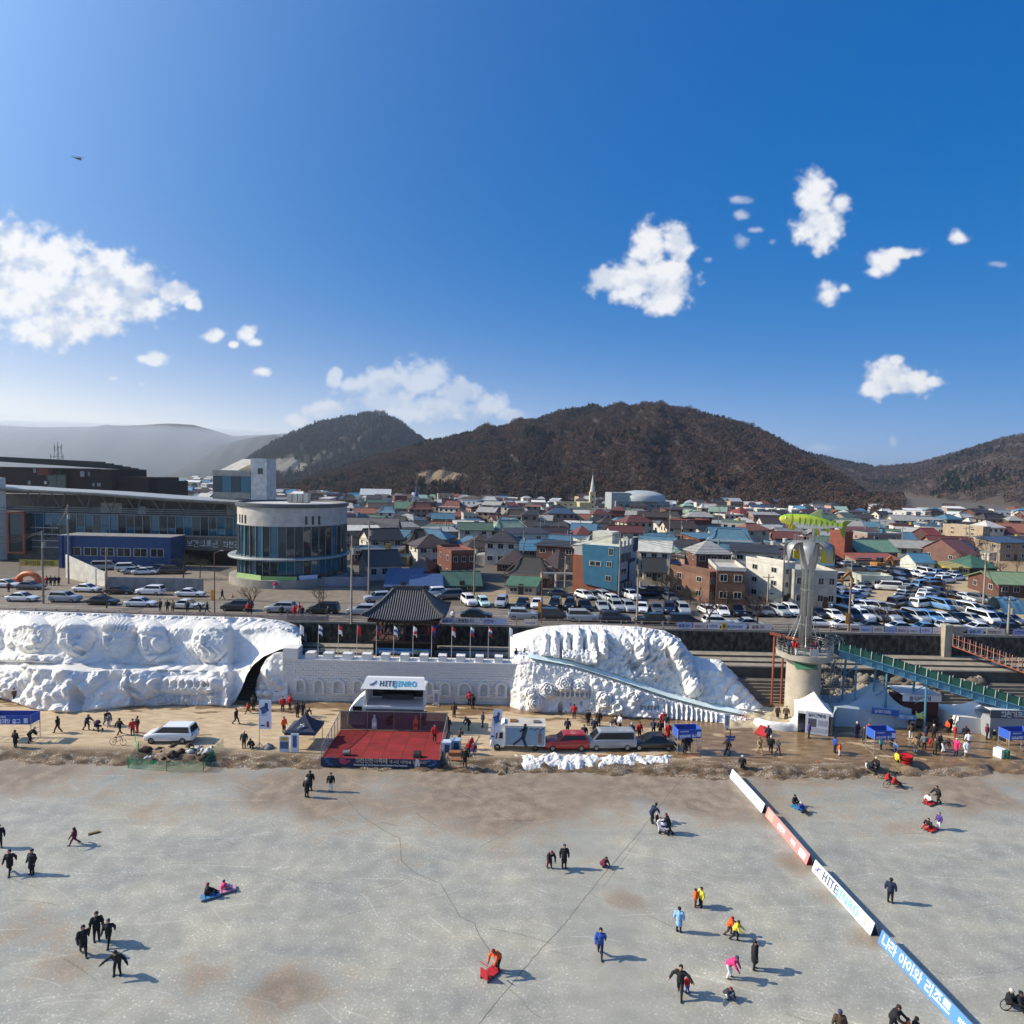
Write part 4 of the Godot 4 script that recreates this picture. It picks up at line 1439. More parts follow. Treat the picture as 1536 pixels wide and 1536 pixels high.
# ---------------------------------------------------------------- cars
# length along x,front at +x,standing on y = 0
const CARDIM := {
	"sedan": [4.8,1.84,1.45,.92,[[-.5,.60,.80],[-.49,.86,.90],[-.42,.98,.96],[-.30,1.0,1.0],[.0,.96,1.0],[.18,.95,1.0],[.36,.84,.96],[.47,.72,.86],[.5,.50,.74]],[-.38,-.20,.03,.24]],
	"suv": [4.65,1.88,1.70,1.06,[[-.5,.62,.84],[-.49,1.02,.93],[-.44,1.08,.97],[.0,1.06,1.0],[.16,1.06,1.0],[.34,1.0,.97],[.47,.88,.88],[.5,.56,.78]],[-.485,-.40,.06,.23]],
	"minivan": [4.95,1.94,1.78,1.06,[[-.5,.62,.86],[-.49,1.04,.95],[.0,1.04,1.0],[.2,1.02,1.0],[.36,.94,.97],[.47,.80,.88],[.5,.52,.76]],[-.485,-.43,.10,.33]],
	"van": [5.1,1.92,1.94,1.10,[[-.5,.62,.9],[-.495,1.08,.97],[.0,1.08,1.0],[.3,1.06,1.0],[.42,.96,.96],[.48,.82,.9],[.5,.54,.8]],[-.49,-.46,.24,.42]],
	"hatchback": [4.0,1.72,1.50,.96,[[-.5,.60,.84],[-.49,.96,.93],[.0,.96,1.0],[.18,.94,1.0],[.38,.84,.96],[.47,.72,.87],[.5,.52,.76]],[-.48,-.36,.04,.28]],
}
var car_parts := {}
func car_meshes(kind: String) -> Dictionary:
	if car_parts.has(kind): return car_parts[kind]
	var d: Array = CARDIM[kind]
	var L: float = d[0]
	var W: float = d[1] * .5
	var H: float = d[2]
	var belt: float = d[3]
	var k := MB.new()
	var rows := []
	for s in d[4]:
		var x: float = s[0] * L
		var w: float = W * s[2]
		var t: float = s[1] * belt
		var y0 := .26 if absf(s[0]) < .49 else .34
		rows.append([Vector3(x,y0,w * .9),Vector3(x,y0 + .1,w),Vector3(x,lerpf(y0,t,.62),w),Vector3(x,t - .05,w * .965),Vector3(x,t,w * .90),Vector3(x,t + .012,0),Vector3(x,t,-w * .90),Vector3(x,t - .05,-w * .965),Vector3(x,lerpf(y0,t,.62),-w),Vector3(x,y0 + .1,-w),Vector3(x,y0,-w * .9),Vector3(x,y0 - .04,0)])
	# end caps
	for e in [0,-1]:
		var c := Vector3.ZERO
		for p in rows[e]: c += p
		c /= rows[e].size()
		var cap := []
		for p in rows[e]: cap.append(c + (p - c) * .02)
		if e == 0: rows.push_front(cap)
		else: rows.append(cap)
	rows.reverse()
	k.grid(rows,true)
	# cabin
	var g: Array = d[5]
	var bz := W * .90
	var rz := W * .70
	var yb := belt - .05
	var ring0 := [Vector3(g[0] * L,yb,bz),Vector3(g[3] * L,yb,bz),Vector3(g[3] * L,yb,-bz),Vector3(g[0] * L,yb,-bz)]
	var ring1 := [Vector3(g[1] * L - .05,H - .07,rz + .04),Vector3(g[2] * L + .08,H - .08,rz + .04),Vector3(g[2] * L + .08,H - .08,-rz - .04),Vector3(g[1] * L - .05,H - .07,-rz - .04)]
	var ring2 := [Vector3(g[1] * L + .10,H,rz - .06),Vector3(g[2] * L - .08,H,rz - .06),Vector3(g[2] * L - .08,H,-rz + .06),Vector3(g[1] * L + .10,H,-rz + .06)]
	for q in 4:
		var e := (q + 1) % 4
		k.quad(ring0[q],ring1[q],ring1[e],ring0[e]); k.quad(ring1[q],ring2[q],ring2[e],ring1[e])
	k.quad(ring2[0],ring2[3],ring2[2],ring2[1])
	var o := {body = k.mesh()}
	# glass,a little proud of the cabin
	var panes := []
	for q in 4:
		var e := (q + 1) % 4
		var a: Vector3 = ring0[q]
		var b: Vector3 = ring1[q]
		var c: Vector3 = ring1[e]
		var f: Vector3 = ring0[e]
		var nn := (c - a).cross(b - a).normalized() * .012
		var pts := []
		for s in [[a,b,c,f,.14,.05],[b,a,f,c,.06,.05],[c,f,a,b,.06,.05],[f,c,b,a,.14,.05]]:
			var v1: Vector3 = s[0].lerp(s[1],s[4])
			var v2: Vector3 = s[3].lerp(s[2],s[4])
			pts.append(v1.lerp(v2,s[5]) + nn)
		var m := MB.new()
		m.quad(pts[0],pts[1],pts[2],pts[3])
		panes.append(m.mesh())
	o.panes = panes
	var all := MB.new()
	for pm in panes:
		var ar: Array = pm.surface_get_arrays(0)
		var st := all.v.size()
		all.v.append_array(ar[Mesh.ARRAY_VERTEX]); all.n.append_array(ar[Mesh.ARRAY_NORMAL]); all.u.append_array(ar[Mesh.ARRAY_TEX_UV])
		for x in ar[Mesh.ARRAY_INDEX]: all.i.append(st + x)
	o.band = all.mesh()
	var wk := MB.new()
	wk.lathe([Vector2(.2,-.1),Vector2(.30,-.1),Vector2(.33,-.06),Vector2(.33,.06),Vector2(.30,.1),Vector2(.2,.1)],Vector3.ZERO,14)
	o.tyre = wk.mesh()
	wk = MB.new()
	wk.lathe_flat([Vector2(.0,-.085),Vector2(.21,-.08)],Vector3.ZERO,10)
	wk.lathe_flat([Vector2(.21,.08),Vector2(.0,.085)],Vector3.ZERO,10)
	for q in 5:
		var an := TAU * q / 5.0
		for s in [-1,1]: wk.bar(Vector3(0,s * .09,0),Vector3(cos(an) * .2,s * .09,sin(an) * .2),.02,.05)
	o.rim = wk.mesh()
	var lm := MB.new()
	lm.box(Vector3.ZERO,Vector3(.10,.14,.34))
	o.lamp = lm.mesh()
	car_parts[kind] = o
	return o
func car(kind: String,hex: String,at: Vector3,turn: float,label: String,group: String,full := true) -> Node3D:
	var m := car_meshes(kind)
	var d: Array = CARDIM[kind]
	var L: float = d[0]
	var W: float = d[1] * .5
	var t := thing("parked_" + {"sedan": "car","hatchback": "car","suv": "suv","minivan": "minivan","van": "van"}[kind],label,"car",at,turn,group)
	part(t,"body",m.body,paint(hex))
	var gl := mat("0a0c0e",.12,0,false)
	if full:
		for q in 4: part(t,["side_window","windscreen","side_window","rear_window"][q],m.panes[q],gl)
		for s in [-1,1]:
			part(t,"headlight",m.lamp,glass("d9dde0"),Vector3(L * .475,belt_of(d,.47) - .14,s * W * .62))
			part(t,"tail_light",m.lamp,glass("7a0d10"),Vector3(-L * .487,d[3] * .78,s * W * .74))
		pb(t,"grille",Vector3(L * .497,.52,0),Vector3(.06,.16,W * .9),mat("1c1d1f",.5))
		pb(t,"number_plate",Vector3(-L * .5,.6,0),Vector3(.05,.13,.5),mat("d2d2cc",.6))
	else: part(t,"window",m.band,gl)
	for sx in [-.31,.32]:
		for s in [-1,1]:
			var w := part(t,"wheel",m.tyre,mat("17171a",.9,0,false),Vector3(L * sx,.33,s * (W - .10)))
			w.rotation.x = PI / 2
			if full: part(w,"rim",m.rim,mat("9a9ea2",.35,.7,false))
	return t
func belt_of(d: Array,f: float) -> float:
	var a: Array = d[4]
	for q in a.size() - 1:
		if f <= a[q + 1][0]: return lerpf(a[q][1],a[q + 1][1],(f - a[q][0]) / (a[q + 1][0] - a[q][0])) * d[3]
	return .6
const PAINT := {"white": "e6e6e3","silver": "9fa4a8","grey": "565b60","black": "0b0c0e","navy": "18233a","red": "a3121a","blue": "5f89b2","mint": "c4e4da","brown": "40332c","charcoal": "26292d","gold": "b08a2e"}
func road_car(px: float,py: float,kind: String,colour: String,turn: float,where: String,group: String,full := true) -> void:
	# pixel of the middle of the car's near lower edge
	var p := gp(px,py,ROAD)
	var d: Array = CARDIM[kind]
	var a := deg_to_rad(turn)
	var deep: float = absf(cos(a)) * d[1] * .5 + absf(sin(a)) * d[0] * .5
	car(kind,PAINT[colour],Vector3(p.x,ROAD + .0,p.z - deep + .15),turn,"%s %s %s" % [colour,{"suv": "SUV","hatchback": "small car"}.get(kind,kind),where],group,full)
func build_cars() -> void:
	# festival ground
	var G := "cars parked on the festival ground"
	var p := gp(250,1116,BANK)
	car("minivan",PAINT.white,p + Vector3(0,0,-.9),182.0,"white minivan with dark windows parked behind the green net",G)
	p = gp(850,1127,BANK)
	car("suv","9c0f16",p + Vector3(0,0,-.8),183.0,"red SUV parked between the food truck and the silver van",G)
	p = gp(917,1126,BANK)
	car("van","8f9499",p + Vector3(0,0,-.8),184.0,"silver grey passenger van parked beside the red SUV",G)
	p = gp(980,1126,BANK)
	car("sedan",PAINT.black,p + Vector3(0,0,-.8),183.0,"black sedan parked next to the silver van before the snow heap",G)
	# kerb lane by the river railing
	var K := "cars parked along the river railing"
	for q in [[28,904,"sedan","white",0],[93,905,"suv","silver",0],[149,909,"sedan","black",0],[207,912,"sedan","white",0],[278,915,"sedan","white",0],[352,918,"suv","charcoal",180],[418,921,"suv","silver",180],[482,923,"minivan","black",180],[541,925,"suv","silver",180],
		[714,930,"sedan","black",0],[785,931,"suv","silver",0],[831,932,"minivan","charcoal",0],[875,934,"minivan","silver",0],[924,936,"suv","navy",0],[977,939,"suv","black",180],[1030,941,"minivan","black",0],[1080,943,"suv","white",0],[1128,944,"sedan","silver",0],
		[1232,943,"sedan","white",0],[1274,946,"sedan","white",0],[1314,948,"sedan","grey",0],[1359,950,"sedan","white",0],[1397,951,"sedan","blue",0],[1435,951,"suv","silver",0],[1478,951,"sedan","white",0],[1522,954,"suv","charcoal",0]]:
		var side := "at the kerb above the snow wall of giant heads" if q[0] < 455 else "at the kerb behind the tiled pavilion" if q[0] < 740 else "at the kerb above the snow castle and slide" if q[0] < 1010 else "at the kerb by the banner hung railing" if q[0] < 1200 else "at the kerb beyond the fish tower"
		road_car(q[0],q[1] - 1,q[2],q[3],q[4] + rng.randf_range(-2,2),side,K)
	# far side of the road
	var R := "cars parked across the road"
	for q in [[4,882,"sedan","white",0],[40,885,"sedan","grey",0],[126,889,"sedan","white",0],[176,892,"sedan","black",0],[222,893,"suv","white",180],[282,896,"sedan","white",0],[563,905,"suv","silver",200],[590,900,"sedan","silver",200],[648,897,"suv","white",200],[672,901,"minivan","grey",200]]:
		road_car(q[0],q[1],q[2],q[3],q[4] + rng.randf_range(-3,3),"across the road from the river, before the clinic" if q[0] < 400 else "across the road near the blue roofed sheds",R)
	var cols := ["silver","black","white","black","black","black","silver","silver","silver","white","grey","navy","silver","white","white","black"]
	var xs := [752,784,806,834,857,880,906,927,946,968,989,1009,1030,1068,1090,1113]
	for q in xs.size():
		road_car(xs[q],lerpf(913,927,q / 15.0),["suv","sedan","sedan","suv"][q % 4],cols[q],-90 + rng.randf_range(-12,8),"nosed in across the road between the gravel lot and the brick houses",R)
	road_car(702,911,"suv","white",-70,"nosed in across the road by the gravel lot",R)
	road_car(724,912,"hatchback","mint",-75,"nosed in across the road by the gravel lot",R)
	for q in [[1140,926,"charcoal","sedan"],[1156,926,"grey","sedan"],[1178,927,"silver","suv"],[1196,926,"white","suv"],[1218,927,"black","sedan"],[1237,929,"charcoal","sedan"]]:
		road_car(q[0],q[1],q[3],q[2],-90 + rng.randf_range(-12,8),"nosed in across the road by the white and brick house",R)
	for q in [[780,888,"white","suv",-20],[878,901,"white","hatchback",-60],[893,902,"grey","sedan",-60],[842,897,"charcoal","sedan",-10],[909,904,"silver","suv",-70],[922,908,"white","hatchback",-70],[1010,905,"grey","sedan",-80],[950,902,"white","suv",-70],[968,895,"navy","sedan",0],[990,893,"charcoal","suv",0]]:
		road_car(q[0],q[1],q[3],q[2],q[4],"standing round the blue and terracotta house","cars by the blue house",false)
	# clinic car park
	for q in [[162,852,"white","van",20],[186,858,"white","minivan",20],[196,862,"silver","sedan",15],[212,863,"white","sedan",15],[236,852,"white","sedan",20],[232,858,"navy","sedan",20],[240,858,"grey","sedan",20],[254,862,"brown","minivan",15],[222,862,"silver","sedan",15],[150,856,"silver","van",20]]:
		road_car(q[0],q[1],q[3],q[2],q[4],"in the clinic car park before the blue annex","cars in the clinic car park",false)
	# sandy car park: rows in photo pixels,first,last,count,heading
	var S := "cars in the sandy car park"
	var pal := ["white","white","white","silver","silver","grey","black","black","charcoal","navy","blue","white","white","silver","black","grey"]
	var kinds := ["sedan","sedan","suv","suv","minivan","hatchback","van"]
	var zone := 0
	for q in [[1262,933,1534,940,14,-80,"front row"],[1232,912,1330,922,6,-75,"second row"],[1284,908,1316,874,7,25,"column by the green cabin"],[1252,902,1262,888,3,25,"column by the green cabin"],
		[1358,914,1372,888,6,28,"middle block"],[1392,914,1410,888,6,28,"middle block"],[1352,866,1362,884,5,80,"line across the sand"],[1392,884,1442,872,4,20,"upper block"],[1396,876,1438,866,4,20,"upper block"],[1400,869,1428,862,3,20,"upper block"],
		[1422,897,1484,908,4,-75,"row by the blue tarpaulin"],[1424,918,1496,926,4,-75,"row by the blue tarpaulin"],[1362,867,1398,865,3,-85,"back row"],[1290,858,1312,858,2,10,"back row"],[1240,868,1262,872,2,10,"back row"],[1252,852,1300,848,3,0,"back row"],[1250,842,1290,838,3,0,"back row"],[1338,887,1340,888,1,170,"open sand"],[1330,860,1345,862,2,-80,"back row"]]:
		zone += 1
		for c in q[4]:
			var t := float(c) / maxi(q[4] - 1,1)
			var kd: String = kinds[rng.randi() % kinds.size()]
			var cl: String = pal[rng.randi() % pal.size()]
			if q[6] == "line across the sand": cl = ["grey","black","navy","charcoal","navy"][c]
			road_car(lerpf(q[0],q[2],t),lerpf(q[1],q[3],t),kd,cl,q[5] + rng.randf_range(-6,6),"in the sandy car park, %s" % q[6],S,false)
# ---------------------------------------------------------------- houses
var footprints := []
var win_mesh: ArrayMesh
var pane_mesh: ArrayMesh
func window_on(parent: Node3D,at: Vector3,w: float,h: float,face: int,frame := "dcdad4",pane := "1b242b") -> void:
	# face 0 front +z,1 side -x,2 side +x
	if win_mesh == null:
		var k := MB.new()
		for q in [[0,.47,1,.06],[0,-.47,1,.06],[-.47,0,.06,1],[.47,0,.06,1],[0,0,.04,1]]: k.box(Vector3(q[0],q[1],.0),Vector3(q[2],q[3],.08))
		win_mesh = k.mesh()
		k = MB.new()
		k.box(Vector3.ZERO,Vector3(.94,.94,.03))
		pane_mesh = k.mesh()
	var o := part(parent,"window",win_mesh,mat(frame,.7),at)
	o.scale = Vector3(w,h,1.0)
	o.rotation.y = [.0,-PI / 2,PI / 2][face]
	part(o,"pane",pane_mesh,glass(pane,.08))
func roof_mesh(kind: String,w: float,d: float,rise: float,ov: float) -> ArrayMesh:
	var k := MB.new()
	var x := w * .5 + ov
	var z := d * .5 + ov
	var th := .16
	var drop := -ov * rise / (d * .5)
	if kind == "gable" or kind == "hip" or kind == "hanok":
		var rx := x if kind == "gable" else maxf(x - z * (.85 if kind == "hip" else .6),.3)
		var segs := 1 if kind != "hanok" else 4
		for s in segs:
			var t0 := float(s) / segs
			var t1 := float(s + 1) / segs
			# hanok roofs sag a little between eave and ridge
			var s0 := t0 - (.22 * sin(t0 * PI) if kind == "hanok" else .0)
			var s1 := t1 - (.22 * sin(t1 * PI) if kind == "hanok" else .0)
			var y0 := lerpf(drop,rise,s0)
			var y1 := lerpf(drop,rise,s1)
			var xa := lerpf(x,rx,t0)
			var xb := lerpf(x,rx,t1)
			var za := lerpf(z,.0,t0)
			var zb := lerpf(z,.0,t1)
			for f in 2:
				var yy := .0 if f == 0 else -th
				var A := [Vector3(-xa,y0 + yy,za),Vector3(-xb,y1 + yy,zb),Vector3(xb,y1 + yy,zb),Vector3(xa,y0 + yy,za)]
				var B := [Vector3(xa,y0 + yy,-za),Vector3(xb,y1 + yy,-zb),Vector3(-xb,y1 + yy,-zb),Vector3(-xa,y0 + yy,-za)]
				for P in [A,B]:
					if f == 0: k.quad(P[0],P[1],P[2],P[3])
					else: k.quad(P[3],P[2],P[1],P[0])
			if kind != "gable":
				k.quad(Vector3(-xa,y0,-za),Vector3(-xb,y1,-zb),Vector3(-xb,y1,zb),Vector3(-xa,y0,za))
				k.quad(Vector3(xa,y0,za),Vector3(xb,y1,zb),Vector3(xb,y1,-zb),Vector3(xa,y0,-za))
			else:
				for e in [-1,1]:
					k.quad(Vector3(e * x,y0 - th,za),Vector3(e * x,y0,za),Vector3(e * x,y1,zb),Vector3(e * x,y1 - th,zb))
					k.quad(Vector3(e * x,y0 - th,-za),Vector3(e * x,y0,-za),Vector3(e * x,y1,-zb),Vector3(e * x,y1 - th,-zb))
		for e in [-1,1]:
			k.quad(Vector3(-x,drop - th,e * z),Vector3(-x,drop,e * z),Vector3(x,drop,e * z),Vector3(x,drop - th,e * z))
			if kind != "gable": k.quad(Vector3(e * x,drop - th,-z),Vector3(e * x,drop,-z),Vector3(e * x,drop,z),Vector3(e * x,drop - th,z))
		k.bar(Vector3(-rx,rise + .03,0),Vector3(rx,rise + .03,0),.3,.16)
		if kind == "hanok":
			for e in [-1,1]:
				for g in [-1,1]: k.bar(Vector3(e * x,drop + .06,g * z),Vector3(e * rx,rise * .98,0),.22,.14)
	elif kind == "shed":
		k.hexa([Vector3(-x,rise - th,-z),Vector3(x,rise - th,-z),Vector3(x,-th * .5,z),Vector3(-x,-th * .5,z),Vector3(-x,rise,-z),Vector3(x,rise,-z),Vector3(x,th * .5,z),Vector3(-x,th * .5,z)])
	elif kind == "round":
		var n := 10
		for s in n:
			var a0 := PI * s / n
			var a1 := PI * (s + 1) / n
			k.quad(Vector3(-x,sin(a0) * rise,cos(a0) * z),Vector3(-x,sin(a1) * rise,cos(a1) * z),Vector3(x,sin(a1) * rise,cos(a1) * z),Vector3(x,sin(a0) * rise,cos(a0) * z))
			for e in [-1,1]: k.tri(Vector3(e * x * .99,0,0),Vector3(e * x * .99,sin(a0) * rise,cos(a0) * z),Vector3(e * x * .99,sin(a1) * rise,cos(a1) * z))
	else:
		# flat roof with a parapet
		var ph := .55
		k.box(Vector3(0,.05,0),Vector3(w + .1,.12,d + .1))
		for e in [-1,1]:
			k.box(Vector3(0,ph * .5 + .11,e * (d * .5 - .02)),Vector3(w + .14,ph,.16))
			k.box(Vector3(e * (w * .5 - .02),ph * .5 + .11,0),Vector3(.16,ph,d - .2))
	return k.mesh()
func house(at: Vector3,w: float,d: float,h: float,yaw: float,wall: String,roof: String,rhex: String,label: String,group: String,wins := 2,storeys := 1,cat := "house",rise := .0,stem_ := "house") -> Node3D:
	var o := thing(stem_,label,cat,at,yaw,group)
	if rise <= .0: rise = {"gable": .27,"hip": .26,"hanok": .34,"shed": .12,"round": .22,"flat": .0}[roof] * d
	var k := MB.new()
	k.box(Vector3(0,h * .5,0),Vector3(w,h,d))
	if roof == "gable":
		for e in [-1,1]:
			var x: float = e * w * .5
			if e > 0: k.tri(Vector3(x,h,d * .5),Vector3(x,h + rise - .1,0),Vector3(x,h,-d * .5))
			else: k.tri(Vector3(x,h,-d * .5),Vector3(x,h + rise - .1,0),Vector3(x,h,d * .5))
	elif roof == "shed":
		k.hexa([Vector3(-w * .5,h,-d * .5),Vector3(w * .5,h,-d * .5),Vector3(w * .5,h,d * .5),Vector3(-w * .5,h,d * .5),Vector3(-w * .5,h + rise - .2,-d * .5),Vector3(w * .5,h + rise - .2,-d * .5),Vector3(w * .5,h + .01,d * .5),Vector3(-w * .5,h + .01,d * .5)])
	part(o,"wall",k.mesh(),mat(wall,.9))
	var rm := mat(rhex,.6 if roof != "hanok" else .8)
	part(o,"roof",roof_mesh(roof,w,d,rise,.05 if roof == "flat" else minf(.6,w * .06)),rm,Vector3(0,h + (.0 if roof == "flat" else .05),0))
	var sh := h / storeys
	if wins == 1 and group != "":
		# far house: openings too small to pick apart
		var kw := MB.new()
		var cnt := int(w / 2.6)
		for s in 2 if h > 5 else 1:
			for q in cnt: kw.box(Vector3((q + .5) / cnt * w - w * .5,1.7 + s * 2.7,d * .5 + .02),Vector3(1.2,1.2,.06))
			for q in 2: kw.box(Vector3(-w * .5 - .02,1.7 + s * 2.7,(q - .5) * d * .4),Vector3(.06,1.2,1.2))
		part(o,"windows",kw.mesh(),glass("1b242b",.08)).set_meta("kind","stuff")
		footprints.append(Vector3(at.x,at.z,maxf(w,d) * .5 + 1.0))
		return o
	for s in storeys:
		for q in wins:
			var x := (q + .5) / wins * w - w * .5
			window_on(o,Vector3(x,s * sh + sh * .58,d * .5 + .03),minf(1.5,w / wins * .55),sh * .42,0)
		if wins > 1:
			for q in mini(wins,2): window_on(o,Vector3(-w * .5 - .03,s * sh + sh * .58,(q + .5) / mini(wins,2) * d - d * .5),minf(1.3,d * .2),sh * .4,1)
			window_on(o,Vector3(w * .5 + .03,s * sh + sh * .58,0),minf(1.3,d * .2),sh * .4,2)
	if wins > 1:
		var dr := pb(o,"door",Vector3(w * .5 - w / wins,1.0,d * .5 + .03),Vector3(.95,2.0,.08),mat("4a3527",.6))
		pb(dr,"handle",Vector3(.34,0,.07),Vector3(.05,.14,.06),mat("b8b4aa",.4,.6,false))
	footprints.append(Vector3(at.x,at.z,maxf(w,d) * .5 + 1.0))
	return o
# a building given by its rectangle in the photo: base and eave rows,then the rest
func hr(x0: float,x1: float,base: float,eave: float,d: float,yaw: float,wall: String,roof: String,rhex: String,label: String,wins := 3,storeys := 1,cat := "house",rise := .0,stem_ := "house",group := "") -> Node3D:
	var p := gp((x0 + x1) * .5,base,TOWN)
	var wv := (x1 - x0) * -p.z / F
	var hv := (base - eave) * -p.z / F
	var a := deg_to_rad(absf(yaw))
	var w := (wv - d * sin(a)) / cos(a) if absf(yaw) > 3.0 else wv
	w = maxf(w,2.5)
	var c := p + Vector3(0,0,-(d * cos(a) + w * sin(a)) * .5)
	c.x = p.x * c.z / p.z
	return house(Vector3(c.x,TOWN,c.z),w,d,hv,yaw,wall,roof,rhex,label,group,wins,storeys,cat,rise,stem_)
func build_town() -> void:
	# --- houses that can be told apart,near ones first
	hr(532,607,872,848,9,25,"cfcbd6","gable","4a4744","pale lavender walled house with grey tiled gable roof beside the round building",3)
	hr(535,607,840,810,9,30,"e2ddd0","gable","2e2d2f","white two storey gabled house with dark roof beside the round building",3,2)
	hr(518,600,812,797,14,4,"d8d5cc","gable","6d6a66","long white walled hall with wide grey roof behind the round building",4)
	hr(601,655,842,815,9,12,"5a4636","hanok","2c2a2a","dark timber house with tiled roof and orange gable behind the white gabled house",2)
	hr(650,716,872,830,11,22,"7c4335","flat","8a5140","red brick two storey flat roofed house with white window frames",3,2)
	hr(692,748,842,820,10,10,"7a5b48","hip","4a3831","brown hip roofed house behind the red brick house",3)
	hr(690,738,815,795,9,8,"d9cfae","hip","5d4136","cream two storey house with brown hip roof and balcony",3,2)
	hr(573,640,890,881,12,8,"4a5560","shed","33528a","low shed with sloping royal blue metal roof beside the road",2,1,"shed",1.6,"shed")
	hr(610,668,896,886,9,8,"49535c","shed","345590","low shed with ribbed royal blue roof next to the pavilion ridge",2,1,"shed",1.5,"shed")
	hr(657,724,888,878,10,8,"3e5550","gable","3c6353","low green roofed workshop before the red brick house",2,1,"workshop",1.8,"workshop")
	hr(615,655,868,856,9,-8,"8a7a68","hip","5c5046","small brown tiled house before the red brick house",2)
	hr(755,836,882,864,9,-14,"7a5240","hanok","3f3d3c","brick walled house with long grey tiled roof beside the gravel lot",4)
	hr(758,812,893,880,6,-10,"b8b3a2","shed","4c7a5c","low shed with green corrugated roof before the tiled brick house",2,1,"shed",.9,"shed")
	hr(805,868,870,852,12,-25,"b79c86","hip","4b3b36","pink plaster house with large dark brown roof beside the blue house",3)
	hr(752,835,838,825,12,6,"6e6a66","gable","4d86a8","long low house with bright blue metal roof",3,1,"house",2.2)
	hr(745,800,858,846,10,-6,"6a5648","hip","4a3a34","brown roofed cottage behind the green roofed shed",2)
	hr(768,810,812,792,9,12,"c9b9a2","hip","50423c","two storey house with balcony and brown roof behind the blue roof",3,2)
	hr(860,950,846,818,12,8,"d5d6c6","flat","c8cdb8","pale flat roofed house rising behind the blue and terracotta house",3,2)
	hr(855,890,815,802,9,10,"8b4a38","hip","7a3c2e","red brick bungalow with terracotta hip roof",2)
	hr(915,952,820,806,10,30,"d9cfc4","gable","564b46","white gable ended house behind the pale flat roof",2,2)
	hr(958,1002,872,858,9,-10,"d8caa8","gable","34322f","cream cottage with dark tiled roof beside the blue house",2)
	hr(975,1010,850,838,9,10,"9a8470","hip","6a5344","tan cottage with brown roof behind the brick corner house",2)
	hr(1018,1062,905,862,10,28,"8c6450","flat","7d5746","brown brick corner house with white band, wing with upright windows",3,2)
	hr(1058,1116,908,856,11,-10,"7e5a47","flat","d2cec4","brown brick corner house with white band and white rooftop room",2,2)
	hr(1060,1096,860,846,6,0,"dcd8ce","flat","55504a","white rooftop room on the brown brick corner house",0,1,"rooftop room",.0,"rooftop_room")
	hr(1012,1063,800,782,12,18,"7a3228","flat","783228","dark red block with three round windows",0,2,"building")
	hr(1060,1118,828,808,12,-6,"c4b083","gable","4a7fa0","cream hall with bright blue gable roof and signboards",4,1,"hall",3.0,"hall")
	hr(1030,1046,782,768,8,10,"7fc08a","flat","8fcb98","mint green block near the hill foot",2,2,"building")
	hr(1092,1130,786,770,10,20,"cbb9a4","hip","8f3a30","two storey house with bright red roof before the white apartments",3,2)
	hr(1120,1166,848,838,10,-15,"8b8880","hanok","333234","grey walled house with black tiled roof behind the white and brick house",2)
	hr(1138,1166,908,848,9,24,"dad8d2","flat","d6d3cc","white stair tower house with tall green glass strip and brick panel",2,3)
	hr(1166,1236,912,860,12,-4,"b5b3ad","flat","bdbab2","grey and white three storey house behind the fish tower",4,2)
	hr(1113,1152,900,886,9,18,"6a7076","shed","3d79a6","shed with sloping sky blue roof beside the brick corner house",2,1,"shed",2.4,"shed")
	hr(1146,1184,910,902,6,5,"c9a16a","hip","cfc6a6","low cream roofed stall with orange front before the white stair tower",2,1,"stall",.9,"stall")
	hr(1252,1268,842,800,6,12,"8d4432","flat","93493a","red brick church tower behind the sandy car park",0,3,"tower",.0,"church_tower")
	hr(1266,1332,842,826,10,4,"8a4636","gable","6f9a80","red brick hall with pale green roof behind the sandy car park",5,1,"hall",2.6,"hall")
	hr(1272,1342,848,840,5,4,"9a8f84","shed","a85a45","low building with orange awning roof behind the sandy car park",5,1,"shed",1.2,"shed")
	hr(1282,1330,884,868,5,-6,"b9c8bd","flat","b7c2b8","pale green site cabin with a red lettered sign in the sandy car park",3,1,"cabin",.0,"site_cabin")
	hr(1357,1392,858,844,9,-10,"cfd3d2","gable","437ea3","grey shed with bright blue roof at the back of the sandy car park",1,1,"shed",1.8,"shed")
	hr(1437,1475,862,850,9,0,"4c4a42","hip","3a6b57","open shelter with dark green roof at the back of the sandy car park",0,1,"shelter",2.4,"shelter")
	hr(1408,1440,862,852,7,4,"c7b64e","shed","b5a85a","yellow workshop between the blue shed and the green shelter",2,1,"workshop",.8,"workshop")
	hr(1470,1560,897,876,10,-6,"6f473c","gable","7f9a70","long brown brick building with pale green roof beside the sandy car park",5,1,"building",1.6)
	hr(1396,1446,846,832,14,14,"7d5a52","gable","7a4a48","house with wide dusty red roof behind the yellow workshop",3)
	hr(1372,1404,822,808,12,10,"5a3b38","gable","8f3d34","dark house with bright red roof along the back lane",3,2)
	hr(1430,1464,826,792,14,18,"b8a58a","flat","b0a18a","beige five storey apartment block by the tall poles",3,5,"apartment block",.0,"apartment_block")
	hr(1472,1560,830,812,14,-6,"9a9187","flat","8b857c","long grey two storey building with railings past the apartment block",6,2,"building")
	hr(1492,1560,808,798,12,-6,"b9a48c","gable","a86a50","tan building with orange roof past the apartment block",4,1,"building")
	for q in 3: hr(1346 + q * 14,1358 + q * 14,786,769,10,8,"d4d6d8","flat","c6c8c8","white and grey slab of flats at the far end of the valley",2,4,"apartment block",.0,"apartment_block","white flats at the hill foot")
	for q in 5: hr(1108 + q * 17,1124 + q * 17,781,764 + q * .4,12,6,"e4e1da","flat","d8d5ce","white apartment slab with stair heads at the foot of the dark hill",3,3,"apartment block",.0,"apartment_block","white apartment slabs")
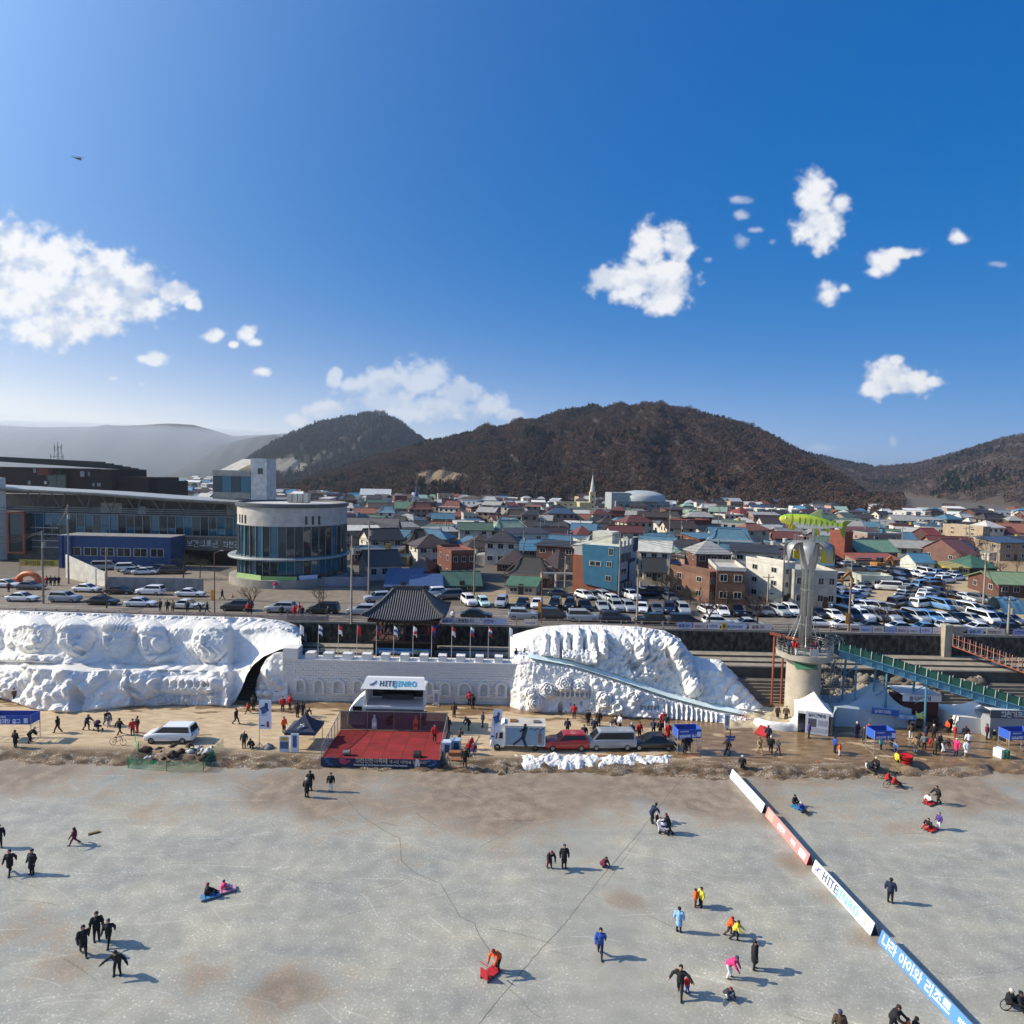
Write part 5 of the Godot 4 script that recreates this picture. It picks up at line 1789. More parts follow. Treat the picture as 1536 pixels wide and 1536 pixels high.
	hr(831,886,766,755,12,4,"d3c7a2","flat","c5bda4","long cream school block below the hill",6,2,"school",.0,"school_block")
	for q in 4: hr(692 + q * 21,712 + q * 21,757,746 + q,10,4,"c9a090","flat","c2a596","salmon pink terrace of flats at the hill foot",3,3,"apartment block",.0,"apartment_block","pink terraces")
	hr(654,682,758,742,12,10,"c8b48c","flat","bda987","beige tall block under the quarry scar",3,3,"building")
	hr(690,716,792,772,10,10,"d2c8b4","flat","c0b8a8","off white two storey house with balconies",3,2)
	hr(644,680,806,796,10,8,"8f6a50","gable","b3603d","house with bright orange roof behind the timber house",2)
	hr(592,624,770,762,12,6,"7d8a74","gable","5b8566","long house with grass green roof by the spire",2)
	hr(550,592,780,766,12,12,"8e9298","gable","54443f","brown roofed hall behind the round building",3)
	for q in [[540,588,752,742,"e4e6e6","gable","cfd6da","white factory hall with pale roof in the far town"],[440,470,736,726,"dcdcd8","flat","d2d2ce","white villa above the far town"],[535,547,766,750,"dcd3c4","flat","c9c0b0","white and brown panelled block in the far town"]]:
		hr(q[0],q[1],q[2],q[3],16,8,q[4],q[5],q[6],q[7],3,1,"building")
	# round gymnasium
	var p := gp(962,772,TOWN)
	var gy := thing("gymnasium","blue grey gymnasium with a low round dome below the hill","gymnasium",Vector3(p.x,TOWN,p.z - 16),6.0)
	pb(gy,"wall",Vector3(0,4,0),Vector3(34,8,26),mat("8a9aa3",.8))
	pb(gy,"wing",Vector3(-13,6.5,2),Vector3(12,13,16),mat("a3b0b6",.8))
	var k := MB.new()
	k.lathe([Vector2(15,0),Vector2(15,3.0),Vector2(13,4.4),Vector2(9,5.8),Vector2(4,6.5),Vector2(0,6.6)],Vector3.ZERO,28)
	part(gy,"dome",k.mesh(),mat("b8c2c8",.5),Vector3(3,8,0))
	for q in 8: window_on(gy,Vector3(-14 + q * 4,5.2,13.04),2.6,1.8,0)
	footprints.append(Vector3(p.x,p.z - 16,22))
	# churches
	p = gp(889,768,TOWN)
	var ch := thing("church","cream church tower with a slender pale spire below the hill","church",Vector3(p.x,TOWN,p.z - 4),4.0)
	pb(ch,"tower",Vector3(0,6.4,0),Vector3(3.6,12.8,3.6),mat("d8cc9c",.85))
	pt(ch,"spire",Vector3(0,12.8,0),Vector3(0,24.0,0),1.7,.1,mat("cfd0d2",.6),8)
	var cr := pb(ch,"cross",Vector3(0,24.6,0),Vector3(.16,1.8,.16),mat("e0e0de",.5))
	pb(cr,"cross_arm",Vector3(0,.3,0),Vector3(.9,.16,.16),mat("e0e0de",.5))
	pb(ch,"nave",Vector3(-4.5,3,-4),Vector3(8,6,12),mat("d4c89a",.85))
	for q in 3: window_on(ch,Vector3(0,3 + q * 3.4,1.83),1.0,1.8,0)
	footprints.append(Vector3(p.x,p.z - 4,8))
	p = gp(623,768,TOWN)
	ch = thing("church","white church tower with a bright blue spire among the green roofs","church",Vector3(p.x,TOWN,p.z - 3),4.0)
	pb(ch,"tower",Vector3(0,4.4,0),Vector3(3.4,8.8,3.4),mat("d5d0c2",.85))
	pt(ch,"spire",Vector3(0,8.8,0),Vector3(0,15.2,0),1.3,.06,mat("2b4f9e",.5),8)
	for q in 2: window_on(ch,Vector3(0,3 + q * 3.4,1.73),.9,1.6,0)
	footprints.append(Vector3(p.x,p.z - 3,5))
	blue_house()
	# --- the rest of the town,house by house
	var roofs := [["dark grey","3a393a",6],["brown","4b3c36",5],["sky blue","4f7f9c",4],["royal blue","3a5678",1],["green","52705f",2],["mint","84a295",1],["rust red","743f36",3],["orange","9a6047",1],["pale grey","a3a4a2",6],["white","cfcfca",4]]
	var walls := [["cream","d2c9b4"],["white","dedbd4"],["brick","76493b"],["grey","8c8a85"],["tan","a5907a"],["pink","ad8b7f"],["white","d6d3cb"]]
	var bag := []
	for q in roofs.size():
		for s in roofs[q][2]: bag.append(q)
	var far := MB.new()
	far.use_col = true
	var dist := 146.0
	var made := 0
	while dist < 1500.0:
		var x := -dist * .82
		while x < dist * .86:
			x += rng.randf_range(8.5,12.5) * (1.0 + dist / 1000.0)
			var pos := Vector3(x,TOWN,-dist + rng.randf_range(-.045,.045) * dist)
			var s := pix(pos)
			if s.x < 205 or s.x > 1560 or s.y > 872 or rng.randf() < .06: continue
			if s.x < 520 and dist < 300: continue
			if s.x > 500 and dist > 560: continue
			if s.x > 1230 and s.y > 846: continue
			if s.x > 1340 and dist > 520: continue
			var free := true
			for f in footprints:
				if Vector2(f.x - pos.x,f.y - pos.z).length() < f.z + 2.0: free = false
			if not free: continue
			var r: Array = roofs[bag[rng.randi() % bag.size()]]
			var w: Array = walls[rng.randi() % walls.size()]
			var kind: String = ["gable","hip","hip","hanok","flat","gable","shed"][rng.randi() % 7]
			if dist > 560: kind = ["gable","flat","gable","round"][rng.randi() % 4]
			if r[0] in ["dark grey","brown"] and kind == "flat": kind = "hip"
			if dist > 560 and rng.randf() < .6: r = roofs[8 + rng.randi() % 2]
			var two := rng.randf() < .32
			var ww := rng.randf_range(7,12) * (1.7 if dist > 560 else 1.0)
			var dd := rng.randf_range(6,9)
			var yaw := rng.randf_range(-25,25)
			var hh := rng.randf_range(4.8,6.2) if two else rng.randf_range(2.6,3.4)
			if dist < 430.0 and made < 290:
				made += 1
				var zone := "behind the parked cars" if dist < 200 else "in mid town" if dist < 270 else "towards the hill foot"
				var o := house(pos,ww,dd,hh,yaw,w[1],kind,r[1],"%s %s house with %s %s roof %s" % ["two storey" if two else "small",w[0],r[0],{"hanok": "tiled","flat": "flat","hip": "hipped","gable": "gabled","shed": "sloping"}[kind],zone],"houses of the town",3 if dist < 180 else 2 if dist < 215 else 1,2 if two and dist < 215 else 1)
				if rng.randf() < .6:
					var ax := (-1.0 if rng.randf() < .5 else 1.0) * (ww * .5 + 1.1)
					pb(o,"lean_to",Vector3(ax,1.1,rng.randf_range(-1,1)),Vector3(2.2,2.2,dd * .6),mat(walls[rng.randi() % 7][1],.9))
					pb(o,"lean_to_roof",Vector3(ax,2.27,0),Vector3(2.5,.1,dd * .75),mat(roofs[bag[rng.randi() % bag.size()]][1],.7),Basis(Vector3(0,0,1),-.12 * signf(ax)))
				if kind == "flat": pt(o,"water_tank",Vector3(ww * .2,hh + .15,-1),Vector3(ww * .2,hh + 1.5,-1),.7,.7,mat(["3f6f9a","b59a3a","c9c9c4"][made % 3],.6),10)
				elif rng.randf() < .4: pt(o,"chimney",Vector3(ww * .3,hh,.4),Vector3(ww * .3,hh + 2.6,.4),.18,.16,mat("8d8a86",.8),6)
			else:
				# the far mass of houses
				var b := Basis(Vector3.UP,deg_to_rad(yaw))
				far.col = Color.html(w[1]).srgb_to_linear()
				far.box(pos + Vector3.UP * hh * .5,Vector3(ww,hh,dd),b)
				far.col = Color.html(r[1]).srgb_to_linear()
				var ar: Array = roof_mesh(kind,ww,dd,{"gable": .27,"hip": .26,"hanok": .34,"shed": .14,"round": .22,"flat": .1}[kind] * dd,.4).surface_get_arrays(0)
				var st := far.v.size()
				for q in ar[Mesh.ARRAY_VERTEX].size(): far.vert(pos + b * (ar[Mesh.ARRAY_VERTEX][q] + Vector3.UP * (hh + .05)),b * ar[Mesh.ARRAY_NORMAL][q])
				for q in ar[Mesh.ARRAY_INDEX]: far.i.append(st + q)
				far.col = Color(.012,.016,.02)
				for q in 3: far.box(pos + b * Vector3((q - 1) * ww * .3,hh * .55,dd * .5 + .02),Vector3(1.1,1.0,.06),b)
				footprints.append(Vector3(pos.x,pos.z,maxf(ww,dd) * .5))
		dist *= 1.06 if dist < 560 else 1.12
	var fm := StandardMaterial3D.new()
	fm.vertex_color_use_as_albedo = true
	fm.roughness = .85
	solo("far_houses",far.mesh(),fm,"mass of small far houses between the town centre and the hill foot","houses").set_meta("kind","stuff")
func blue_house() -> void:
	var c := gp(925,896,TOWN)
	var o := thing("blue_house","three storey house with a blue wall, terracotta base and grey side","house",c,-29.0)
	# local x runs from the far end of the lit face (-) to the corner (0)
	var H := 9.0
	var W := 8.6
	var D := 11.0
	pb(o,"wall",Vector3(-W * .5,H * .5,-D * .5),Vector3(W,H,D),mat("b9b9bd",.9))
	pb(o,"terracotta_wall",Vector3(-W * .5 - .04,3.6,.08),Vector3(W + .1,7.2,.24),mat("a05a3e",.9))
	# blue shield wall,wider than the house below
	var k := MB.new()
	var f := [Vector3(-6.3,2.0,.24),Vector3(-6.8,9.3,.24),Vector3(.35,9.3,.24),Vector3(.2,1.2,.24)]
	var b := []
	for q in f: b.append(q + Vector3(0,0,.34))
	k.quad(b[0],b[1],b[2],b[3])
	k.quad(f[0],f[1],b[1],b[0]); k.quad(b[3],b[2],f[2],f[3]); k.quad(b[1],f[1],f[2],b[2]); k.quad(f[0],b[0],b[3],f[3])
	part(o,"blue_wall",k.mesh(),mat("256f96",.85))
	for q in [[-4.1,5.9,2.3,.9],[-1.4,6.0,1.0,1.0],[-1.5,3.4,1.2,1.0],[-1.1,8.3,.9,1.4]]: window_on(o,Vector3(q[0],q[1],.62),q[2],q[3],0,"d0ccc0","2a3238")
	for q in 8: window_on(o,Vector3(.04,6.9,-1.6 - q * .75),.28,1.6,2,"4a4a4c")
	window_on(o,Vector3(.04,4.3,-3.2),3.0,1.2,2)
	for q in 4: window_on(o,Vector3(.04,1.4,-2.0 - q * 2.0),1.2,1.7,2)
	k = MB.new()
	k.box(Vector3(.06,8.9,-D + 1.2),Vector3(.3,2.6,2.4)); k.box(Vector3(.06,6.0,-D + 3.2),Vector3(.3,.7,3.4)); k.box(Vector3(.06,4.2,-6.0),Vector3(.3,4.0,.5)); k.box(Vector3(.06,2.5,-3.2),Vector3(.3,.5,6.0))
	part(o,"navy_band",k.mesh(),mat("1f3a5f",.8))
	k = MB.new()
	k.box(Vector3(-W * .5,H + .08,-D * .5),Vector3(W + .3,.14,D + .2))
	for q in 5: k.box(Vector3(-W * .5 + (q - 2) * 2.0,H + .7,-D + .3),Vector3(.9,1.2,.3))
	for q in 5: k.box(Vector3(-.1,H + .6,-1.5 - q * 2.1),Vector3(.25,1.0,1.1))
	k.box(Vector3(-5,H + 1.2,-7),Vector3(4,2.2,4))
	part(o,"roof",k.mesh(),mat("d6d8cc",.85))
	for q in [[-W - .5,-3.0],[-W - 3.5,.5],[-W - 6.0,1.5]]: pb(o,"gate_post",Vector3(q[0],1.6,q[1]),Vector3(.3,3.2,.3),mat("cfcac0",.9))
	pb(o,"gate_beam",Vector3(-W - 3.2,3.3,0),Vector3(6.6,.3,.3),mat("cfcac0",.9),Basis(Vector3.UP,.55))
	footprints.append(Vector3(c.x - 4,c.z - 5,11))
# ---------------------------------------------------------------- clinic,round building,tower,brown block
func drum(parent: Node3D,called: String,prof: Array,m: Material,at := Vector3.ZERO,k := 48) -> MeshInstance3D:
	var q := MB.new()
	q.lathe_flat(prof,Vector3.ZERO,k)
	return part(parent,called,q.mesh(),m,at)
func build_clinic() -> void:
	var gl := glass("0b2833",.03)
	var gl2 := glass("1c5a6e",.03)
	# --- round glass building
	var R := 10.3
	var c := gp(440,882,TOWN)
	c = Vector3(c.x * (c.z - R) / c.z,TOWN,c.z - R)
	var rb := thing("round_building","round building with dark glass walls under a pale drum roof","building",c)
	footprints.append(Vector3(c.x,c.z,14))
	drum(rb,"plinth",[Vector2(R + 1.6,0),Vector2(R + 1.6,1.5),Vector2(R + .2,1.5)],mat("a9a49c",.9))
	drum(rb,"inner_wall",[Vector2(R - 1.2,1.5),Vector2(R - 1.2,15.0)],mat("8f8b84",.9))
	var n := 44
	for s in 2:
		var y0: float = [2.3,5.7][s]
		var y1: float = [5.0,11.4][s]
		for q in n:
			var a := TAU * q / n
			if sin(a) > .45: continue
			var dr := Vector3(cos(a),0,-sin(a))
			var wd := 2.0 * R * tan(PI / n) - .12
			var tilt := Basis(Vector3.UP,a + PI / 2 + rng.randf_range(-.05,.05)) * Basis(Vector3.RIGHT,rng.randf_range(-.03,.03))
			var pm := MB.new()
			pm.box(Vector3.ZERO,Vector3(wd,y1 - y0,.06))
			var o := part(rb,"pane",pm.mesh(),gl if rng.randf() < .6 else gl2,dr * (R - .1) + Vector3(0,(y0 + y1) * .5,0))
			o.basis = tilt
	for q in n:
		var a := TAU * (q + .5) / n
		if sin(a) > .45: continue
		var dr := Vector3(cos(a),0,-sin(a))
		var mm := MB.new()
		mm.box(Vector3.ZERO,Vector3(.1,9.9,.3),Basis(Vector3.UP,a + PI / 2))
		part(rb,"mullion",mm.mesh(),mat("8f969a",.5,.4),dr * (R + .03) + Vector3(0,6.45,0))
	drum(rb,"spandrel",[Vector2(R,5.0),Vector2(R + .05,5.0),Vector2(R + .05,5.7),Vector2(R,5.7)],mat("5f7c86",.6))
	drum(rb,"canopy",[Vector2(R - .2,-.1),Vector2(R + 1.2,-.1),Vector2(R + 1.25,.15),Vector2(R + 1.1,.3),Vector2(R - .2,.3)],mat("a8b4b8",.5),Vector3(-.5,5.2,.3))
	drum(rb,"drum_wall",[Vector2(R - .1,11.35),Vector2(R + .12,11.35),Vector2(R + .12,14.8)],mat("cdc8c2",.85))
	drum(rb,"roof_rim",[Vector2(R + .1,14.8),Vector2(R + .45,14.9),Vector2(R + .5,15.5),Vector2(R - .1,15.6),Vector2(R - .2,15.2),Vector2(.0,15.2)],mat("5c626c",.6))
	drum(rb,"roof_deck",[Vector2(R - .25,15.22),Vector2(.0,15.25)],mat("cfd0cc",.9))
	for q in [-2.83,-2.75,-2.66,-2.42,-2.31,-2.2,-1.02,-.9,-.78]:
		var dr := Vector3(cos(q),0,-sin(q))
		var mm := MB.new()
		mm.box(Vector3.ZERO,Vector3(.42,1.6,.12),Basis(Vector3.UP,q + PI / 2))
		part(rb,"slot_window",mm.mesh(),glass("15191c",.1),dr * (R + .1) + Vector3(0,12.5,0))
	for q in 4: pb(rb,"roof_unit",Vector3(-1.6 + q * 1.1,16.2,-3.0),Vector3(.95,1.8,1.6),mat("c9c5ba",.7))
	k_banner(rb,Vector3(-5.0,1.9,R * .93),6.6,.9,-29.0,"9fc07a")
	k_banner(rb,Vector3(1.2,1.75,R + .62),6.4,.9,3.0,"8fb56e")
	k_banner(rb,Vector3(6.0,1.85,R * .9),3.4,.9,33.0,"c9cfe0")
	pb(rb,"boundary_wall",Vector3(12.5,.9,7.5),Vector3(9,1.8,.3),mat("a7a3b4",.9),Basis(Vector3.UP,.12))
	# --- clinic wing with glass band and flying roof
	var z := -146.0
	var fx := gz(0,800,z).x
	var lx := gz(362,800,z).x
	var cl := thing("clinic","long clinic wing with dark glass band under a thin flying roof","building",Vector3(fx,TOWN,z))
	var W := lx - fx + 30.0
	footprints.append(Vector3((fx + lx) * .5,z - 8,40))
	var yb := gz(200,808,z).y - TOWN
	var yt := gz(200,773,z).y - TOWN
	pb(cl,"wall",Vector3(W * .5 - 30,yb * .5,-6),Vector3(W,yb,12),mat("77736e",.9))
	pb(cl,"upper_wall",Vector3(W * .5 - 30,(yb + yt) * .5,-6.2),Vector3(W,yt - yb,11.6),mat("565a5e",.9))
	var cnt := 26
	for q in cnt:
		var x0 := lerpf(gz(40,800,z).x - fx,lx - fx,float(q) / cnt)
		var wd := (lx - fx - (gz(40,800,z).x - fx)) / cnt
		for r in 2:
			var mm := MB.new()
			mm.box(Vector3.ZERO,Vector3(wd - .08,(yt - yb) * .5 - .08,.06))
			if r == 0: pb(cl,"mullion",Vector3(x0,(yb + yt) * .5,-.24),Vector3(.12,yt - yb,.12),mat("a9b0b4",.5))
			var o := part(cl,"pane",mm.mesh(),gl if rng.randf() < .55 else gl2,Vector3(x0 + wd * .5,yb + (yt - yb) * (.25 + r * .5),-.3))
			o.rotation = Vector3(rng.randf_range(-.04,.04),rng.randf_range(-.06,.06),0)
	for q in 4: pb(cl,"eaves_rail",Vector3(W * .5 - 30,yt + .1 + q * .45,.2 - q * .35),Vector3(W,.14,.4),mat("a4a9ad",.6))
	pb(cl,"end_wall",Vector3(-.6,9.4,1.0),Vector3(4.6,18.8,4),mat("dad8d2",.9),Basis(Vector3.UP,-.75))
	# orange framed bay window
	var o1 := gz(12,769,z + 3) - cl.position
	var o2 := gz(37,829,z + 3) - cl.position
	var bay := pb(cl,"bay_window",Vector3((o1.x + o2.x) * .5,(o1.y + o2.y) * .5,1.8),Vector3(o2.x - o1.x - .4,o1.y - o2.y - .4,2.4),gl)
	k_frame(bay,o2.x - o1.x,o1.y - o2.y,.45,1.25,mat("b4502f",.7))
	for q in 4: pb(cl,"white_band",Vector3(10.0,3.0 + q * 1.5,.2),Vector3(7.5,.22,.4),mat("d2d2cf",.8))
	# flying roof: thin,slightly bowed
	var k := MB.new()
	var rows := []
	for side in 2:
		for e in ([0,1] if side == 0 else [1,0]):
			var row := []
			for q in 31:
				var px := lerpf(-60,372,q / 30.0)
				var py := lut(V([[-60,728],[0,731],[40,734],[140,739],[250,747],[372,754]]),px)
				var pp := gz(px,py,z + 2.0) - cl.position
				row.append(pp + Vector3(0,-.7 if side else .0,.0 if e == 0 else -13.0))
			rows.append(row)
	rows.append(rows[0])
	k.grid(rows)
	part(cl,"flying_roof",k.mesh(),mat("b0b5ba",.5,.2))
	for q in 9:
		var px := 45.0 + q * 38.0
		var top := gz(px,lut(V([[0,731],[140,739],[250,747],[372,754]]),px) + 4,z + .5) - cl.position
		for s in [-1,1]: pt(cl,"strut",Vector3(top.x,yt + .5,-1.5),top + Vector3(s * 1.6,0,-1.0),.16,.16,mat("7d8286",.5,.3),6)
	pb(cl,"set_back_storey",Vector3(W * .5 - 30,yt + 2.0,-11),Vector3(W * .9,4.0,6),mat("7d7873",.9))
	pb(cl,"plant_box",Vector3(24,yt + 1.4,-4),Vector3(5,2.4,2),mat("bdb7a8",.8))
	pb(cl,"plant_box",Vector3(31,yt + 1.0,-4),Vector3(1.8,1.8,1.6),mat("c9c9c7",.8))
	# sign wall
	var s1 := gz(258,804,z + 3.5) - cl.position
	var s2 := gz(362,827,z + 3.5) - cl.position
	var sg := pb(cl,"sign_wall",Vector3((s1.x + s2.x) * .5,(s1.y + s2.y) * .5,2.2),Vector3(s2.x - s1.x,s1.y - s2.y,2.2),mat("77706a",.9))
	k = MB.new()
	hangul(k,"보건의료원",Vector3(-4.6,-.75,1.13),1.45,.12)
	hangul(k,"화천군",Vector3(3.6,-.75,1.13),1.3,.12)
	part(sg,"lettering",k.mesh(),mat("d9d7d0",.6,0,false))
	k = MB.new()
	k.tube(Vector3(0,0,0),Vector3(0,0,.1),.95,.95,20)
	part(sg,"emblem",k.mesh(),mat("2f7f8a",.6,0,false),Vector3(-6.2,.1,1.1))
	pb(cl,"entrance",Vector3((s1.x + s2.x) * .5,2.0,1.6),Vector3(s2.x - s1.x - 1.0,4.0,1.0),glass("0d0f10",.2))
	# --- blue annex
	var az := gp(170,853,TOWN).z
	var a0 := gz(88,830,az)
	var a1 := gz(256,830,az)
	var at := gz(170,805,az).y - TOWN
	var an := thing("clinic_annex","low blue annex with a strip of square windows before the clinic","building",Vector3((a0.x + a1.x) * .5,TOWN,az))
	var aw := a1.x - a0.x
	pb(an,"wall",Vector3(0,at * .5,-3),Vector3(aw,at,6),mat("23508f",.85))
	pb(an,"roof",Vector3(0,at + .06,-3),Vector3(aw + .3,.14,6.3),mat("8d8f92",.8))
	for q in 6: window_on(an,Vector3(-aw * .5 + aw * (.14 + q * .148),at * .52,.04),aw * .125,at * .27,0,"b9bcb8","1a2429")
	for q in 3: pb(an,"pillar",Vector3(-aw * .5 + .9 + q * .9,at * .5,.3),Vector3(.5,at,.6),mat("2a5aa0",.85))
	# white ramp wall
	var rz := gp(130,880,TOWN).z
	var r0 := gz(98,832,rz - 9.0)
	var r1 := gz(157,859,rz)
	k = MB.new()
	var lo := TOWN
	for e in 2:
		var zz := rz - e * .4
		var q := [Vector3(r0.x,lo,zz - 9.0),Vector3(r0.x,r0.y,zz - 9.0),Vector3(r1.x,r1.y,zz),Vector3(r1.x,lo,zz)]
		if e == 0: k.quad(q[0],q[1],q[2],q[3])
		else: k.quad(q[3],q[2],q[1],q[0])
	k.quad(Vector3(r0.x,r0.y,rz - 9.0),Vector3(r0.x,r0.y,rz - 9.4),Vector3(r1.x,r1.y,rz - .4),Vector3(r1.x,r1.y,rz))
	k.quad(Vector3(r0.x,lo,rz - 9.4),Vector3(r0.x,r0.y,rz - 9.4),Vector3(r0.x,r0.y,rz - 9.0),Vector3(r0.x,lo,rz - 9.0))
	solo("ramp_wall",k.mesh(),mat("dcdad4",.9),"white sloping ramp wall before the blue annex","wall")
	# grey wall below the clinic car park
	var w0 := gp(166,884,TOWN)
	var w1 := gp(302,889,TOWN)
	var gw := thing("car_park_wall","grey panelled wall below the clinic car park","wall",Vector3((w0.x + w1.x) * .5,TOWN,(w0.z + w1.z) * .5))
	for q in 10: pb(gw,"panel",Vector3((q - 4.5) * (w1.x - w0.x) / 10.0,1.2,0),Vector3((w1.x - w0.x) / 10.0 - .03,2.4,.3),mat("9a9da2" if q % 2 else "92969b",.9))
	# yellow banner and orange air arch
	var bz := gp(60,872,TOWN).z
	var b0 := gz(29,838,bz)
	var b1 := gz(88,851,bz)
	var bn := thing("yellow_banner","yellow banner with dark lettering strung before the clinic entrance","banner",(b0 + b1) * .5)
	var bh := absf(b0.y - b1.y) * .8
	pb(bn,"cloth",Vector3.ZERO,Vector3(b1.x - b0.x,bh,.05),mat("cdb43a",.8))
	k = MB.new()
	hangul(k,"공식지정 음식점",Vector3(-(b1.x - b0.x) * .36,-bh * .3,.035),bh * .62,.13)
	part(bn,"lettering",k.mesh(),mat("3a2a30",.8,0,false))
	for s in [-1,1]: pt(bn,"pole",Vector3(s * (b1.x - b0.x) * .5,TOWN - bn.position.y,-.05),Vector3(s * (b1.x - b0.x) * .5,bh * .6,-.05),.06,.06,mat("8a8a88",.6),6)
	var ac := gp(43,874,TOWN)
	var aa := thing("air_arch","orange inflatable arch before the clinic steps","inflatable arch",ac)
	k = MB.new()
	rows = []
	for q in 21:
		var an2 := PI * q / 20.0
		var ctr := Vector3(-cos(an2) * 2.0,sin(an2) * 1.7,0)
		var row := []
		for s in 10:
			var b := TAU * s / 10.0
			row.append(ctr + Vector3(-cos(an2) * cos(b) * .5,sin(an2) * cos(b) * .5,sin(b) * .5))
		rows.append(row)
	k.grid(rows,true)
	part(aa,"tube",k.mesh(),mat("d06a30",.5,0,false))
	for s in [-1,1]: pb(aa,"foot",Vector3(s * 2.0,.35,0),Vector3(1.1,.7,1.1),mat("c8402a",.6,0,false))
	# --- look-out tower of the clinic
	z = -152.0
	var t0 := gz(376,752,z)
	var t1 := gz(400,688,z)
	var tw := thing("clinic_tower","white tower with slanted roof and a jutting dark glass box","tower",Vector3((t0.x + t1.x) * .5,TOWN,z))
	var th := t1.y - TOWN
	var wd2 := t1.x - t0.x
	pb(tw,"shaft",Vector3(0,th * .5,-3),Vector3(wd2,th,6),mat("e6e4e0",.9))
	window_on(tw,Vector3(.4,th - 3.0,.05),1.2,1.4,0,"77706a")
	var g0 := gz(319,748,z) - tw.position
	var g1 := gz(376,706,z) - tw.position
	var gx := (g0.x + g1.x) * .5
	var gw2 := g1.x - g0.x - .2
	var gh := g1.y - g0.y
	pb(tw,"box_base",Vector3(gx,g0.y + gh * .12,-3),Vector3(gw2,gh * .24,6.4),mat("a5a198",.9))
	pb(tw,"box_head",Vector3(gx,g1.y - gh * .1,-3),Vector3(gw2,gh * .2,6.4),mat("b3afa6",.9))
	for q in 4: pb(tw,"pane",Vector3(gx - gw2 * .375 + q * gw2 * .25,g0.y + gh * .52,.1),Vector3(gw2 * .25 - .08,gh * .54,.08),gl2 if q % 2 else gl)
	pb(tw,"box_core",Vector3(gx,g0.y + gh * .52,-3.1),Vector3(gw2 - .3,gh * .56,6),mat("16282e",.5))
	k = MB.new()
	var e0 := gz(330,703,z) - tw.position
	var e1 := gz(356,687,z) - tw.position
	var A := Vector3(e0.x,g1.y,.1)
	var B := Vector3(gz(357,703,z).x - tw.position.x,g1.y,.1)
	var C := Vector3(-wd2 * .5 + .3,th - .1,-5.0)
	var D := Vector3(-wd2 * .5 - 4.0,th - .1,-5.0)
	k.quad(A,D,C,B)
	k.quad(B,C,Vector3(C.x,g1.y,-5),Vector3(C.x,g1.y,.1))
	k.quad(Vector3(D.x,g1.y,-5),D,A,A)
	part(tw,"slanted_roof",k.mesh(),mat("d8d4c8",.85))
	pb(tw,"leg",Vector3(gx + 1.0,g0.y * .5,-3),Vector3(5.0,g0.y,5),mat("cfc9bd",.9))
	# --- brown block behind
	z = -190.0
	var p0 := gz(-80,720,z)
	var bb := thing("brown_block","large dark brown brick block with a louvred flat roof behind the clinic","building",Vector3(p0.x,TOWN,z))
	footprints.append(Vector3(p0.x + 35,z,40))
	for q in [[-80,92,702,.0],[92,165,704,-1.0],[165,213,716,-3.0],[213,223,722,-5.0]]:
		var x0 := gz(q[0],q[2],z).x - p0.x
		var x1 := gz(q[1],q[2],z).x - p0.x
		var hh := gz(q[1],q[2],z).y - TOWN
		pb(bb,"wall",Vector3((x0 + x1) * .5,hh * .5,-9 + q[3]),Vector3(x1 - x0 - .02,hh,18),mat("3a2420",.9))
	for q in 6:
		var a := gz(-60,683 + q * 1.2,z) - bb.position
		var b := gz(160 + q * 5,694 + q * 2.2,z) - bb.position
		var kk := MB.new()
		kk.bar(a + Vector3(0,0,1.0 - q * 2.5),b + Vector3(0,0,1.0 - q * 2.5),1.0,.45)
		part(bb,"louvre",kk.mesh(),mat("39413c",.8))
	for q in [[85,722,6.0,4.4,"2c4638"],[52,706,.8,1.4,"8a8f90"],[61,706,.8,1.4,"8a8f90"],[68,706,.8,1.4,"8a8f90"],[70,724,1.6,1.0,"c9cfd0"],[44,724,.9,1.2,"8a8f90"],[120,711,1.4,1.8,"8a8f90"],[130,711,.7,1.4,"6a7072"],[145,727,1.2,1.2,"8a8f90"],[137,727,.8,1.0,"8a8f90"]]:
		var p := gz(q[0],q[1],z + .1) - bb.position
		window_on(bb,Vector3(p.x,p.y,.12 if q[0] < 92 else -.9),q[2],q[3],0,"5a4a44",q[4])
	var mast := gz(87,690,z - 4) - bb.position
	k = MB.new()
	for e in [[-1,-1],[1,-1],[1,1],[-1,1]]: k.tube(mast + Vector3(e[0] * .8,-1,e[1] * .8),mast + Vector3(e[0] * .5,4.2,e[1] * .5),.08,.08,4)
	for q in 6: k.bar(mast + Vector3(-.8,-1 + q * .9,.8 * (1 - 2 * (q % 2))),mast + Vector3(.8,-.1 + q * .9,.8 * (1 - 2 * (q % 2))),.07,.07)
	for e in [[-1.1,4],[1.1,4],[0,4.6],[-2.2,1],[1.6,1]]: k.tube(mast + Vector3(e[0],e[1] - .8,0),mast + Vector3(e[0],e[1] + .9,0),.09,.09,4)
	k.bar(mast + Vector3(-2.4,1.0,0),mast + Vector3(1.8,1.0,0),.1,.1)
	part(bb,"antenna_mast",k.mesh(),mat("5d5f60",.6))
	pb(bb,"roof_box",mast + Vector3(.8,-3.6,6.5),Vector3(3.2,2.0,2),mat("8e4030",.8))
func k_banner(parent: Node3D,at: Vector3,w: float,h: float,turn: float,hex: String) -> void:
	var o := pb(parent,"banner",at,Vector3(w,h,.04),mat(hex,.85,0,false))
	o.rotation.y = deg_to_rad(turn)
